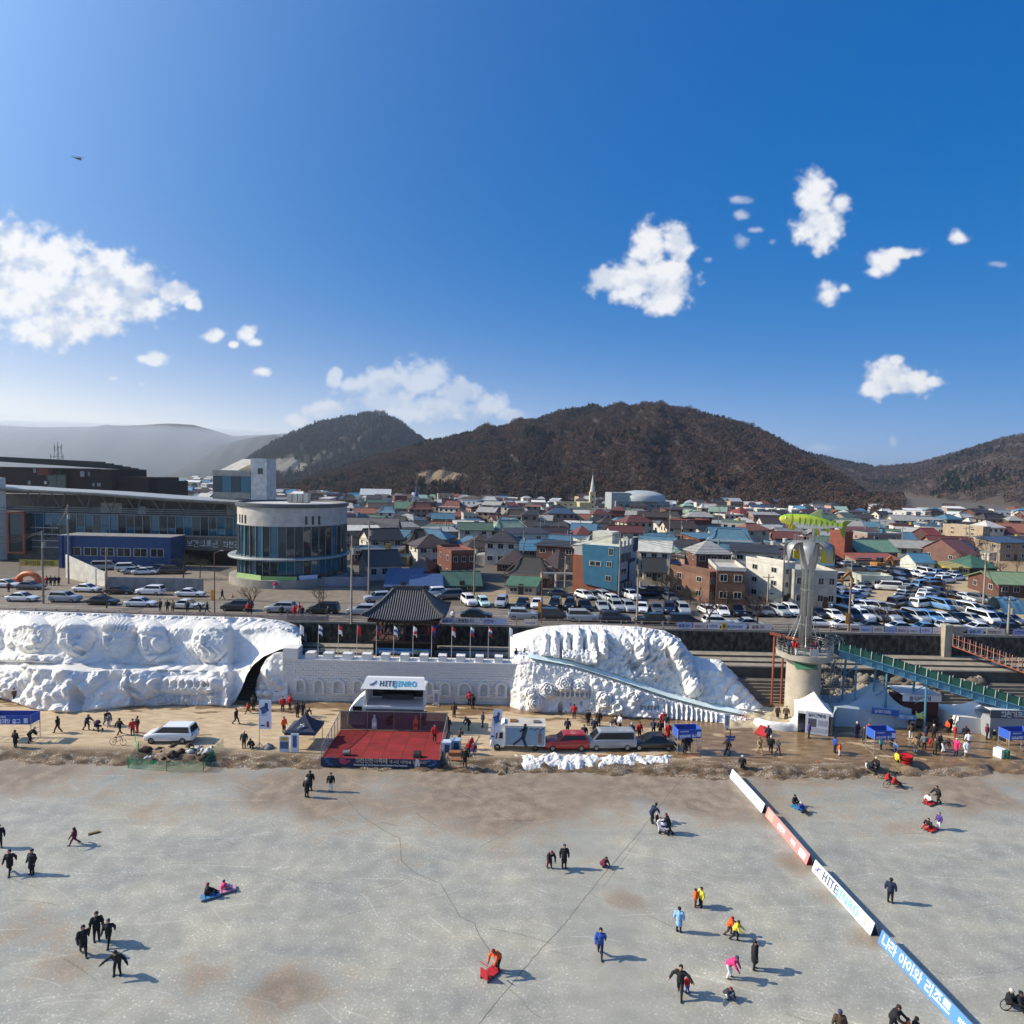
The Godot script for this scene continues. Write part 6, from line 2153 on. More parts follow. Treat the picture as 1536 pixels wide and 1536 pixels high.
func k_frame(parent: Node3D,w: float,h: float,t: float,z: float,m: Material) -> void:
	var k := MB.new()
	k.box(Vector3(0,h * .5,z),Vector3(w + t,t,t)); k.box(Vector3(0,-h * .5,z),Vector3(w + t,t,t))
	k.box(Vector3(-w * .5,0,z),Vector3(t,h - t,t)); k.box(Vector3(w * .5,0,z),Vector3(t,h - t,t))
	part(parent,"frame",k.mesh(),m)
# ---------------------------------------------------------------- pavilion,flags,stage,trucks,tents
func build_pavilion() -> void:
	var z := -84.9
	var cx := gz(612,930,z).x
	var o := thing("pavilion","open timber pavilion with curved grey tiled roof behind the snow castle","pavilion",Vector3(cx,TER,z))
	var X := 5.3
	var Z := 4.5
	var RX := 1.9
	var ey := 9.75 - TER
	var rise := 3.3
	var tile := mat("34353a",.6)
	var wood := mat("4d2c22",.7)
	var k := MB.new()
	for side in 4:
		var rows := []
		for r in 9:
			var t := r / 8.0
			var row := []
			for c in 17:
				var u := c / 8.0 - 1.0
				row.append(_roofp(side,u,t,X,Z,RX,rise))
			rows.append(row)
		k.grid(rows)
	var rf := part(o,"roof",k.mesh(),tile,Vector3(0,ey,0))
	k = MB.new()
	for side in 4:
		var half := X if side % 2 == 0 else Z
		var inner := RX if side % 2 == 0 else .0
		var n := 34 if side % 2 == 0 else 26
		for j in n:
			var x := ((j + .5) / n * 2.0 - 1.0) * half
			var tm := minf(1.0,(half - absf(x)) / (half - inner)) if absf(x) > inner else 1.0
			var last := Vector3.ZERO
			for s in 7:
				var t := tm * s / 6.0
				var u := x / lerpf(half,inner,t) if lerpf(half,inner,t) > .01 else .0
				var p := _roofp(side,clampf(u,-1,1),t,X,Z,RX,rise) + Vector3.UP * .05
				if s > 0: k.tube(last,p,.075,.075,5,s == 1)
				last = p
	part(rf,"tile_rows",k.mesh(),mat("6f7074",.6)).set_meta("kind","stuff")
	k = MB.new()
	k.bar(Vector3(-RX - .2,rise + .2,0),Vector3(RX + .2,rise + .2,0),.4,.5)
	for e in [-1,1]:
		for g in [-1,1]:
			for s in 6:
				var a := _roofp(0 if g > 0 else 2,e * (1.0 if g > 0 else -1.0),s / 6.0,X,Z,RX,rise)
				var b := _roofp(0 if g > 0 else 2,e * (1.0 if g > 0 else -1.0),(s + 1) / 6.0,X,Z,RX,rise)
				k.bar(a + Vector3.UP * .12,b + Vector3.UP * .12,.3,.3)
	part(rf,"ridge",k.mesh(),mat("47484c",.7))
	pb(o,"eave_board",Vector3(0,ey - .25,0),Vector3(X * 1.75,.35,Z * 1.7),mat("3c2620",.8))
	for e in [-1,0,1]:
		for g in [-1,0,1]:
			if e == 0 and g == 0: continue
			pt(o,"column",Vector3(e * 3.5,0,g * 2.8),Vector3(e * 3.5,ey - .1,g * 2.8),.2,.18,wood,10)
	var fl := 2.45
	pb(o,"deck",Vector3(0,fl,0),Vector3(8.4,.3,7.0),mat("54342a",.8))
	pb(o,"deck_skirt",Vector3(0,fl - 1.0,3.0),Vector3(8.0,1.4,.2),mat("2b1d19",.9))
	for g in [-1,1]:
		pb(o,"rail",Vector3(0,fl + 1.0,g * 3.2),Vector3(8.2,.1,.12),wood)
		for q in 9: pb(o,"baluster",Vector3(-4.0 + q,fl + .55,g * 3.2),Vector3(.08,.8,.08),wood)
	for e in [-1,1]: pb(o,"rail",Vector3(e * 4.1,fl + 1.0,0),Vector3(.12,.1,6.4),wood)
	var bz := -80.2
	var b0 := gz(565,972,bz)
	var b1 := gz(647,982,bz)
	var bn := thing("blue_banner","blue promotion banner hung below the pavilion deck","banner",(b0 + b1) * .5)
	pb(bn,"cloth",Vector3.ZERO,Vector3(b1.x - b0.x,b0.y - b1.y,.05),mat("2b6fa3",.8,0,false))
	var tx := part(bn,"lettering",latin("NYICAM Promotion",.34),mat("e8eef2",.7,0,false),Vector3(-1.1,-.12,.04))
	k = MB.new()
	hangul(k,"체험이벤트",Vector3(1.1,-.25,.035),.42,.14)
	part(bn,"lettering",k.mesh(),mat("bfd67a",.7,0,false))
	for s in [-1,1]: pt(bn,"post",Vector3(s * (b1.x - b0.x) * .5,BANK + 2 - bn.position.y,-.06),Vector3(s * (b1.x - b0.x) * .5,.6,-.06),.05,.05,mat("8c8f92",.6),6)
	# lower railing on the terrace
	var rl := thing("terrace_railing","grey steel railing on the terrace behind the snow castle","railing",Vector3(-12,TER,-82.6))
	for q in 14: pt(rl,"post",Vector3(-13 + q * 2.0,0,0),Vector3(-13 + q * 2.0,1.1,0),.05,.05,mat("a3a4a2",.6),6)
	for h in [.5,1.1]: pt(rl,"rail",Vector3(-13,h,0),Vector3(13,h,0),.04,.04,mat("a3a4a2",.6),6)
	# flags on the castle
	var fl_ := [[450,"white flag",["e8e8e6"]],[478,"white flag with a blue cross",["e8e8e6","2a4f9a","e8e8e6"]],[508,"red and white flag",["b8252c","e8e8e6"]],[536,"plain red flag",["c01f24"]],[565,"dark blue and red flag",["26335f","8f2630"]],[591,"white flag with a blue emblem",["e8e8e6","3a5a9c","e8e8e6"]],[620,"white flag with a red disc",["e8e8e6"]],[648,"red flag with a dark corner",["b3262c","2b3566"]],[678,"red flag with a white bar",["b02a30","e0dcd8"]],[706,"white blue and red striped flag",["e8e8e6","3557a8","b52a33"]],[733,"red and white striped flag with a blue corner",["b52a33","e8e8e6","3a4b8c","b52a33"]],[764,"white pennant",["e8e8e6"]]]
	for q in fl_:
		var base := gz(q[0] - 1,992,-77.3)
		base.y = TER + 1.6
		var top := gz(q[0],936.0 + (q[0] - 450) * .012,-77.3)
		var f := thing("flag_pole","pole with %s on the snow castle" % q[1],"flag",base,.0,"flags on the snow castle")
		pt(f,"pole",Vector3.ZERO,top - base,.045,.03,mat("c9cac8",.4,.3),6)
		var cnt: int = q[2].size()
		for s in cnt:
			var rows := []
			for r in 5:
				var row := []
				for c in 7:
					var u := c / 6.0
					var hh := 1.05 * (float(s) + r / 4.0) / cnt
					row.append(top - base + Vector3(.04 + u * .5 * (.6 + .4 * (1.0 - u * .5)),-.12 - hh - u * u * .35,sin(u * 5.0 + hh) * .09))
				rows.append(row)
			rows.reverse()
			var km := MB.new()
			km.grid(rows)
			part(f,"cloth",km.mesh(),mat(q[2][s],.85,0,false))
		if q[0] == 620:
			k = MB.new()
			k.tube(Vector3(0,0,-.06),Vector3(0,0,.14),.2,.2,14)
			part(f,"disc",k.mesh(),mat("b8202a",.85,0,false),top - base + Vector3(.28,-.9,.02))
func _roofp(side: int,u: float,t: float,X: float,Z: float,RX: float,rise: float) -> Vector3:
	var y := rise * pow(t,1.3) + .55 * pow(absf(u),3.0) * (1.0 - t) * (1.0 - t)
	var p: Vector3
	if side % 2 == 0: p = Vector3(u * lerpf(X,RX,t),y,lerpf(Z,.0,t))
	else: p = Vector3(lerpf(X,RX,t),y,-u * lerpf(Z,.0,t))
	if side >= 2: p = Vector3(-p.x,p.y,-p.z)
	return p
func build_stage() -> void:
	var zf := -59.9
	var yb := .15
	var x0 := gz(482,1145,zf).x
	var x1 := gz(660,1145,zf).x
	var yt := gz(570,1138.5,zf).y
	var zr := gp(585,1096,yt).z
	var o := thing("stage","low stage with red carpet deck and dark blue front banner","stage",Vector3((x0 + x1) * .5,yb,zf))
	var W := x1 - x0
	var H := yt - yb
	var D := zf - zr
	pb(o,"base",Vector3(0,H * .5 - .03,-D * .5),Vector3(W,H - .06,D),mat("3a3432",.9))
	var nx := 6
	var nz := 4
	for q in nx:
		for r in nz: pb(o,"carpet_panel",Vector3(-W * .5 + (q + .5) * W / nx,H,-(r + .5) * D / nz),Vector3(W / nx - .025,.06,D / nz - .025),mat(["a01c1f","a51e21","9b1a1d"][(q * 2 + r) % 3],.95))
	pb(o,"front_banner",Vector3(0,H * .5,.03),Vector3(W + .06,H + .02,.05),mat("1b2747",.8,0,false))
	var k := MB.new()
	hangul(k,"화천산천어축제",Vector3(-W * .21,.42,.065),.44,.13)
	hangul(k,"에 오신 여러분을 환영합니다",Vector3(W * .075,.44,.065),.27,.14)
	part(o,"lettering",k.mesh(),mat("cfc3a8",.7,0,false))
	part(o,"lettering",latin("Welcome to Hwacheon Sancheoneo Ice Festival",.17),mat("d8d8d4",.7,0,false),Vector3(0,.2,.07))
	k = MB.new()
	for q in 26: k.box(Vector3((-1 if q % 2 else 1) * (W * .5 - .3 - .9 * fmod(q * .37,1.0)),.15 + .8 * fmod(q * .61,1.0),.06),Vector3(.28 * fmod(q * .29,1.0) + .08,.05 + .12 * fmod(q * .53,1.0),.02))
	part(o,"banner_pattern",k.mesh(),mat("35689a",.8,0,false))
	k = MB.new()
	k.tube(Vector3(-W * .32,.6,.05),Vector3(-W * .32,.6,.075),.34,.34,12); k.box(Vector3(-W * .285,.45,.06),Vector3(.7,.22,.02),Basis(Vector3(0,0,1),.5))
	part(o,"banner_emblem",k.mesh(),mat("a0405a",.8,0,false))
	k = MB.new()
	k.tube(Vector3(W * .31,.66,.05),Vector3(W * .31,.66,.075),.2,.2,12); k.box(Vector3(W * .31,.28,.06),Vector3(.5,.5,.02))
	part(o,"banner_figure",k.mesh(),mat("c9c0c4",.8,0,false))
	var steel := mat("b2b5b8",.35,.6)
	# steel frames with sheer screens at the back and the sides
	var bt := gz(600,1068,zr).y - yb
	for s in [-1,1]:
		k = MB.new()
		for q in 7: k.tube(Vector3(s * W * .5,H,-q * D / 6.0),Vector3(s * W * .5,H + lerpf(1.15,bt - H,q / 6.0),-q * D / 6.0),.035,.035,5)
		k.tube(Vector3(s * W * .5,H + 1.15,0),Vector3(s * W * .5,bt,-D),.04,.04,5)
		k.tube(Vector3(s * W * .5,H + .15,0),Vector3(s * W * .5,H + .15,-D),.03,.03,5)
		part(o,"side_rail",k.mesh(),steel)
		if s < 0:
			k = MB.new()
			k.quad(Vector3(s * W * .5,H + .15,-D + .05),Vector3(s * W * .5,bt - .05,-D + .05),Vector3(s * W * .5,H + 1.1,-.05),Vector3(s * W * .5,H + .15,-.05))
			part(o,"side_screen",k.mesh(),sheer("b8bcc4",.32))
	k = MB.new()
	for q in 5: k.tube(Vector3(-W * .5 + q * W / 4.0,H,-D - .02),Vector3(-W * .5 + q * W / 4.0,bt,-D - .02),.04,.04,5)
	for h in [bt,H + .1]: k.tube(Vector3(-W * .5,h,-D - .02),Vector3(W * .5,h,-D - .02),.04,.04,5)
	part(o,"back_frame",k.mesh(),steel)
	var sc := pb(o,"back_screen",Vector3(0,(H + bt) * .5,-D),Vector3(W - .1,bt - H - .1,.02),sheer("5a3f4a",.72))
	for q in [[-2.1,"9fb0a8","d8dcd8"],[2.35,"b8562e","8a2030"]]:
		k = MB.new()
		k.lathe([Vector2(.26,-.75),Vector2(.26,.2),Vector2(.1,.5),Vector2(.09,.8),Vector2(0,.8)],Vector3.ZERO,10)
		var bo := part(sc,"bottle_print",k.mesh(),mat(q[1],.6,0,false),Vector3(q[0],-.1,.05))
		bo.scale.z = .1
		pb(bo,"bottle_label",Vector3(0,-.25,.27),Vector3(.42,.4,.04),mat(q[2],.7,0,false))
	k = MB.new()
	for q in [[-.4,.1,.5,.9],[-.2,.55,.35,.35],[-.7,-.1,.4,.7],[3.2,0,.5,.8],[3.2,.5,.3,.3]]: k.box(Vector3(q[0],q[1],.015),Vector3(q[2],q[3],.012),Basis(Vector3(0,0,1),.3))
	part(sc,"figure_print",k.mesh(),mat("451c22",.8,0,false))
	# things on the stage
	var sp := thing("stage_speaker","black wedge speaker on the red carpet stage","speaker",Vector3(o.position.x + W * .3,yt + .03,zf - .5))
	k = MB.new()
	k.hexa([Vector3(-.35,0,-.3),Vector3(.35,0,-.3),Vector3(.35,0,.3),Vector3(-.35,0,.3),Vector3(-.35,.55,-.3),Vector3(.35,.55,-.3),Vector3(.35,.3,.2),Vector3(-.35,.3,.2)])
	part(sp,"cabinet",k.mesh(),mat("17181a",.7))
	part(sp,"grille",_box_mesh(Vector3.ZERO,Vector3(.6,.02,.45)),mat("2b2c2e",.9),Vector3(0,.45,-.02)).rotation.x = .45
	var fx := thing("snow_machine","small grey machine lying on the front of the red stage","machine",Vector3(o.position.x - W * .3,yt + .03,zf - .6))
	pt(fx,"drum",Vector3(-.35,.25,0),Vector3(.35,.3,0),.22,.26,mat("8d9092",.4,.5),12)
	pb(fx,"foot",Vector3(0,.05,0),Vector3(.5,.1,.4),mat("222325",.8))
	# wooden steps
	var wp := gp(692,1152,.1)
	var ws := thing("wooden_steps","orange plywood steps leading from the ice to the path by the stage","steps",Vector3(wp.x,0,wp.z))
	for q in 3: pb(ws,"tread",Vector3(-.25 * q,.15 + q * .2,-q * .75),Vector3(1.7,.3 + q * .4,.7),mat("a8683f",.8))
	# --- stage truck
	var zt := gp(590,1094,BANK).z - .3
	var tk := thing("stage_truck","white show truck with its side raised as a lettered canopy","truck",Vector3(gz(592,1060,zt).x,BANK,zt))
	var bx0 := gz(549,1060,zt).x - tk.position.x
	var bx1 := gz(636,1060,zt).x - tk.position.x
	var fy := gz(590,1060,zt).y - BANK
	var ty := gz(590,1031,zt).y - BANK
	var BW := bx1 - bx0
	var bc := (bx0 + bx1) * .5
	var white := mat("d9d9d6",.5,0,false)
	pb(tk,"chassis",Vector3(bc,.75,-1.2),Vector3(BW,.7,2.3),mat("2a2b2d",.8))
	pb(tk,"floor_deck",Vector3(bc,fy,-1.1),Vector3(BW + .1,.26,2.7),white)
	pb(tk,"deck_edge",Vector3(bc,fy,.3),Vector3(BW + .2,.28,.12),white)
	pb(tk,"side_skirt",Vector3(bc,fy - .75,.1),Vector3(BW,1.1,.08),mat("8f949c",.6))
	pb(tk,"back_wall",Vector3(bc,(fy + ty) * .5,-2.45),Vector3(BW,ty - fy,.1),white)
	pb(tk,"interior_shade_panel",Vector3(bc,(fy + ty) * .5 + .1,-2.3),Vector3(BW - .5,ty - fy - .5,.12),glass("0e0f12",.15))  # added near-black panel, stands in for the shade inside the truck
	for s in [0,1]: pb(tk,"end_wall",Vector3(bx0 if s == 0 else bx1,(fy + ty) * .5,-1.2),Vector3(.12,ty - fy,2.4),white)
	pb(tk,"ceiling",Vector3(bc,ty - .05,-1.2),Vector3(BW,.1,2.5),white)
	pb(tk,"lighting_rack",Vector3(bc + .3,ty - .5,-1.6),Vector3(1.0,.35,.3),mat("3a4442",.5))
	pb(tk,"monitor_row",Vector3(bc,fy + .55,-1.8),Vector3(BW * .55,.5,.4),mat("3c3a3a",.6))
	# raised wing carrying the name
	var wy := gz(590,1018,zt).y - BANK
	var wing := MB.new()
	wing.hexa([Vector3(bx0 - .3,ty - .02,-.2),Vector3(bx1 + .1,ty - .02,-.2),Vector3(bx1 + .25,ty + .02,.75),Vector3(bx0 - .45,ty + .02,.75),Vector3(bx0 + .1,wy + .15,-.35),Vector3(bx1 - .1,wy + .15,-.35),Vector3(bx1 - .0,wy + .1,.0),Vector3(bx0 - .0,wy + .1,.0)])
	part(tk,"raised_wing",wing.mesh(),white)
	var tl := atan2(.75,wy - ty + .1)
	var lt := part(tk,"lettering",latin("HITE",.62),mat("2a4a66",.6,0,false),Vector3(bc - .75,(ty + wy) * .5 + .05,.42))
	lt.rotation.x = -tl
	lt = part(tk,"lettering",latin("JINRO",.62),mat("2f9fc0",.6,0,false),Vector3(bc + 1.25,(ty + wy) * .5 + .05,.42))
	lt.rotation.x = -tl
	k = MB.new()
	k.bar(Vector3(-.35,-.15,0),Vector3(.3,.1,0),.04,.14); k.bar(Vector3(-.1,-.2,0),Vector3(.35,.3,0),.04,.12)
	lt = part(tk,"emblem",k.mesh(),mat("5a6a9a",.6,0,false),Vector3(bc - 2.35,(ty + wy) * .5 + .05,.42))
	lt.rotation.x = -tl
	for s in [0,1]: pt(tk,"wing_strut",Vector3(bx0 + .1 if s == 0 else bx1 - .1,fy,.1),Vector3(bx0 if s == 0 else bx1,ty,.3),.06,.06,mat("cfcfcc",.5),6)
	# cab
	var c0 := gz(521,1085,zt).x - tk.position.x
	k = MB.new()
	var ch := gz(540,1045,zt).y - BANK
	for zz in 1:
		var sec := []
		for q in [[c0,.35],[c0 - .02,1.3],[c0 + .25,2.2],[c0 + .9,ch - .5],[c0 + 1.5,ch],[bx0 - .1,ch + .15],[bx0 - .1,.35]]:
			var row := []
			for w in [.05,-.1,-2.2,-2.35]: row.append(Vector3(q[0] + (.12 if absf(w + 1.15) > 1.15 and q[0] < c0 + 1 else .0),q[1],w))
			sec.append(row)
		k.grid(sec)
		for e in [0,3]:
			var m := Vector3((c0 + bx0) * .5,1.4,.05 if e == 0 else -2.35)
			for q in 6:
				if e == 0: k.tri(m,sec[q][0],sec[q + 1][0])
				else: k.tri(m,sec[q + 1][3],sec[q][3])
			k.tri(m,sec[6][e],sec[0][e])
	part(tk,"cab",k.mesh(),white)
	pb(tk,"door_window",Vector3((c0 + bx0) * .5 + .1,2.0,.09),Vector3(1.0,.8,.05),glass("16191c"))
	pb(tk,"windscreen",Vector3(c0 + .1,1.85,-1.15),Vector3(.1,.85,1.9),glass("16191c"),Basis(Vector3(0,0,1),-.28))
	var cm := car_meshes("sedan")
	for x in [c0 + .75,bx1 - 1.2,bx1 - 2.3]:
		for w in [-.15,-2.2]:
			var wh := part(tk,"wheel",cm.tyre,mat("17171a",.9,0,false),Vector3(x,.42,w))
			wh.scale = Vector3(1.3,1.6,1.3)
			wh.rotation.x = PI / 2
	# --- navy tent and its poster table
	tent("navy_tent",450,1124,2.9,1.75,3.15,"1c2740","navy blue folding canopy with white marks beside the stage",["d8d8d8"],false)
	var pp := gp(434,1128,BANK)
	var ps := thing("poster_stand","white and blue drink poster boards standing under the navy canopy","poster stand",pp)
	pb(ps,"board",Vector3(-.5,.8,0),Vector3(.95,1.6,.06),mat("b9c6d2",.7,0,false))
	pb(ps,"board",Vector3(.55,.95,.02),Vector3(.8,1.9,.06),mat("c9d3dc",.7,0,false))
	pb(ps,"poster_print",Vector3(-.5,.7,.04),Vector3(.8,.7,.03),mat("4a607c",.7,0,false))
	pb(ps,"poster_print",Vector3(.55,1.1,.06),Vector3(.4,1.2,.03),mat("3f5b8a",.7,0,false))
	pb(ps,"poster_print",Vector3(-.5,1.35,.04),Vector3(.6,.35,.03),mat("c09a3c",.7,0,false))
	# tall banners
	feather("white_banner",389,1121,1092,1047,388,407,"tall white banner with a blue skating figure on a tripod pole",.0)
	feather("white_banner",741,1126,1110,1061,736,750,"tilted tall white banner beside the food truck",-7.0)
	# equipment at the banner foot
	var ep := gp(395,1122,BANK)
	var eq := thing("sand_bag","grey weight bag at the foot of the tall white banner","bag",ep + Vector3(.5,0,0))
	k = MB.new()
	k.lathe([Vector2(.5,0),Vector2(.55,.12),Vector2(.4,.3),Vector2(.12,.42),Vector2(0,.44)],Vector3.ZERO,10)
	part(eq,"sack",k.mesh(),mat("8a8d90",.8))
	pt(eq,"tie",Vector3(0,.4,0),Vector3(0,.52,0),.07,.1,mat("6a6d70",.8),6)
	# --- food truck
	var zk := gp(780,1127,BANK).z
	var ft := thing("food_truck","white box truck with a large blue dancer poster on its side","truck",Vector3(gz(780,1100,zk).x,BANK,zk))
	var k0 := gz(757,1110,zk).x - ft.position.x
	var k1 := gz(818,1110,zk).x - ft.position.x
	var kt := gz(790,1090,zk).y - BANK
	pb(ft,"box_body",Vector3((k0 + k1) * .5,kt * .5 + .28,-1.05),Vector3(k1 - k0,kt - .56,2.1),white)
	pb(ft,"poster_side",Vector3((k0 + k1) * .5,kt * .5 + .25,.02),Vector3(k1 - k0 - .2,kt - .8,.04),mat("7894a8",.6,0,false))
	k = MB.new()
	k.bar(Vector3(-.9,-.9,0),Vector3(.1,-.1,0),.03,.2); k.bar(Vector3(.1,-.2,0),Vector3(.35,1.0,0),.03,.42); k.bar(Vector3(.1,-.2,0),Vector3(.45,-1.1,0),.03,.28); k.bar(Vector3(.3,.8,0),Vector3(-.25,.5,0),.03,.18)
	k.tube(Vector3(.3,1.15,-.015),Vector3(.3,1.15,.015),.16,.16,10)
	part(ft,"dancer_print",k.mesh(),mat("26303c",.7,0,false),Vector3((k0 + k1) * .5 - .3,kt * .5 + .3,.06))
	k = MB.new()
	k.box(Vector3(0,0,0),Vector3(.32,1.0,.02)); k.box(Vector3(0,.65,0),Vector3(.12,.4,.02))
	part(ft,"bottle_print",k.mesh(),mat("8a5a4a",.7,0,false),Vector3(k1 - .55,kt * .5 + .1,.06))
	k = MB.new()
	for q in 9: k.bar(Vector3(q * .16,sin(q * 1.7) * .12,0),Vector3(q * .16 + .13,sin(q * 1.7 + 1.2) * .14 + .1,0),.02,.06)
	part(ft,"script_print",k.mesh(),mat("2a3440",.7,0,false),Vector3((k0 + k1) * .5 + .5,kt * .5 + 1.0,.055))
	pb(ft,"roof",Vector3((k0 + k1) * .5,kt + .03,-1.05),Vector3(k1 - k0 + .1,.1,2.2),mat("cfcac0",.8))
	pb(ft,"roof_hatch",Vector3((k0 + k1) * .5 - 1.2,kt + .13,-1.2),Vector3(.7,.14,.7),mat("a0672f",.8))
	pb(ft,"roof_hatch",Vector3((k0 + k1) * .5 + 1.2,kt + .13,-1.0),Vector3(.7,.14,.6),mat("6a6b6d",.8))
	k = MB.new()
	k.hexa([Vector3(k0 - 1.5,.35,-1.9),Vector3(k0 - .03,.35,-1.9),Vector3(k0 - .03,.35,-.1),Vector3(k0 - 1.5,.35,-.1),Vector3(k0 - 1.1,2.0,-1.8),Vector3(k0 - .03,2.1,-1.8),Vector3(k0 - .03,2.1,-.2),Vector3(k0 - 1.1,2.0,-.2)])
	k.hexa([Vector3(k0 - .9,2.1,-1.7),Vector3(k0 - .03,2.1,-1.7),Vector3(k0 - .03,2.1,-.3),Vector3(k0 - .9,2.1,-.3),Vector3(k0 - .2,2.8,-1.7),Vector3(k0 - .03,2.85,-1.7),Vector3(k0 - .03,2.85,-.3),Vector3(k0 - .2,2.8,-.3)])
	part(ft,"cab",k.mesh(),white)
	pb(ft,"door_window",Vector3(k0 - .6,1.55,-.13),Vector3(.8,.6,.05),glass("14171a"))
	pb(ft,"windscreen",Vector3(k0 - 1.28,1.5,-1.0),Vector3(.06,.75,1.5),glass("14171a"),Basis(Vector3(0,0,1),-.24))
	for x in [k0 - .75,k1 - 1.0]:
		for w in [-.1,-1.9]:
			var wh := part(ft,"wheel",cm.tyre,mat("17171a",.9,0,false),Vector3(x,.33,w))
			wh.rotation.x = PI / 2
	# promo cubes beside the stage
	for q in [[669,1130,"b9c7d4","pale printed promotion cube beside the stage steps"],[683,1127,"8fa7bf","blue printed promotion cube behind the stage steps"]]:
		var cp := gp(q[0],q[1],BANK)
		var cu := thing("promotion_cube",q[3],"display",cp)
		pb(cu,"box",Vector3(0,.55,-.4),Vector3(1.0,1.1,.8),mat(q[2],.7,0,false))
		pb(cu,"print",Vector3(.1,.5,.01),Vector3(.5,.8,.03),mat("2f4460",.7,0,false))
	# signs by the castle
	for q in [[415,1051,1033,"thin white sign board beside the carved face"],[654,1058,1036,"white standing sign before the snow castle"]]:
		var cp := gp(q[0],q[1],BANK)
		var hh: float = (q[1] - q[2]) * -cp.z / F
		var sg := thing("sign_board",q[3],"sign",cp)
		pb(sg,"panel",Vector3(0,hh * .5 + .1,0),Vector3(.62,hh,.06),mat("d8d8dc",.7,0,false))
		pb(sg,"print",Vector3(0,hh * .55,.04),Vector3(.4,hh * .6,.02),mat("8a90b0",.7,0,false))
		for s in [-1,1]: pb(sg,"foot",Vector3(s * .35,.05,0),Vector3(.1,.1,.5),mat("cfcfcf",.7))
	# green net round the rubble pit
	var gn := thing("green_net","green netting fence on thin stakes round the muddy hole by the minivan","net fence",gp(265,1150,.1))
	var pts := [[203,1112,BANK],[208,1130,.5],[192,1152,.02],[250,1157,.02],[305,1157,.02],[318,1138,.4],[335,1122,BANK]]
	for q in pts.size() - 1:
		var a := gp(pts[q][0],pts[q][1],pts[q][2]) - gn.position
		var b := gp(pts[q + 1][0],pts[q + 1][1],pts[q + 1][2]) - gn.position
		k = MB.new()
		var rows := []
		for r in 2:
			var row := []
			for c in 9: row.append(a.lerp(b,c / 8.0) + Vector3(0,r * (.95 + .12 * sin(c * 2.1 + q)),.05 * sin(c * 1.4)))
			rows.append(row)
		k.grid(rows)
		part(gn,"netting",k.mesh(),sheer("3fa877",.42))
		pt(gn,"stake",a,a + Vector3(0,1.15,0),.03,.03,mat("3d5a4a",.8),5)
	var rng2 := RandomNumberGenerator.new()
	rng2.seed = 88
	for q in 26:
		var rp := gp(rng2.randf_range(212,325),rng2.randf_range(1122,1140),.45)
		lump("earth_clod",rp,rng2.randf_range(.2,.5),["4a3626","3a2a1e","d5d5d2"][q % 3],"%s clod of earth or ice in the netted pit" % ["brown","dark","white"][q % 3],"earth clod","clods in the netted pit",q)
	var cyc := gp(177,1118,BANK)
	bicycle(cyc,"bicycle","black bicycle standing on the path behind the white minivan")
func lump(called: String,at: Vector3,s: float,hex: String,label: String,cat: String,group: String,sd: int) -> void:
	var r := RandomNumberGenerator.new()
	r.seed = 1000 + sd
	var rows := []
	var ph := r.randf() * 6.0
	for a in 6:
		var row := []
		var la := -PI / 2 + PI * a / 5.0
		for b in 9:
			var lo := TAU * b / 9.0
			var k := 1.0 + .22 * sin(lo * 2 + ph) * cos(la * 2 + ph) + r.randf_range(-.14,.14) * cos(la)
			row.append(Vector3(cos(la) * cos(lo) * 1.15,sin(la) * .72 + .35,-cos(la) * sin(lo)) * s * k)
		rows.append(row)
	var m := MB.new()
	m.grid(rows,true)
	solo(called,m.mesh(),mat(hex,.95),label,cat,group,at)
func tent(called: String,px: float,py: float,size: float,eave: float,peak: float,hex: String,label: String,marks: Array,walls: bool,whex := "d4d4d2") -> Node3D:
	# px,py: middle of the near edge on the ground
	var c := gp(px,py,BANK) + Vector3(0,0,-size * .5)
	c.x = c.x * 1.0
	var o := thing(called,label,"tent",c)
	var k := MB.new()
	var h := size * .5 + .1
	for s in 4:
		var rows := []
		for r in 6:
			var t := r / 5.0
			var row := []
			for q in 5:
				var u := q / 2.0 - 1.0
				var w := h * (1.0 - t)
				var p := Vector3(u * w,eave + (peak - eave) * pow(t,1.4),w)
				row.append(p.rotated(Vector3.UP,s * PI / 2))
			rows.append(row)
		k.grid(rows)
		var a := Vector3(-h,eave,h).rotated(Vector3.UP,s * PI / 2)
		var b := Vector3(h,eave,h).rotated(Vector3.UP,s * PI / 2)
		k.quad(a - Vector3.UP * .28,a,b,b - Vector3.UP * .28)
	part(o,"canopy",k.mesh(),mat(hex,.8,0,false))
	for sx in [-1,1]:
		for sz in [-1,1]: pt(o,"leg",Vector3(sx * size * .48,0,sz * size * .48),Vector3(sx * size * .48,eave,sz * size * .48),.035,.035,mat("a9abad",.4,.5),6)
	if walls:
		for s in [1,2,3]:
			var a := Vector3(-h + .05,.02,h - .05).rotated(Vector3.UP,s * PI / 2)
			var b := Vector3(h - .05,.02,h - .05).rotated(Vector3.UP,s * PI / 2)
			var m := MB.new()
			m.quad(a,a + Vector3.UP * (eave - .2),b + Vector3.UP * (eave - .2),b)
			part(o,"side_wall",m.mesh(),mat(whex,.85,0,false))
	for q in marks.size():
		k = MB.new()
		k.bar(Vector3(-.35,eave + .25,h * .78),Vector3(.25,eave + .62,h * .55),.02,.16)
		k.bar(Vector3(-.15,eave + .6,h * .58),Vector3(.3,eave + .45,h * .68),.02,.12)
		part(o,"canopy_mark",k.mesh(),mat(marks[q],.7,0,false),Vector3(0,.03,.05))
	return o
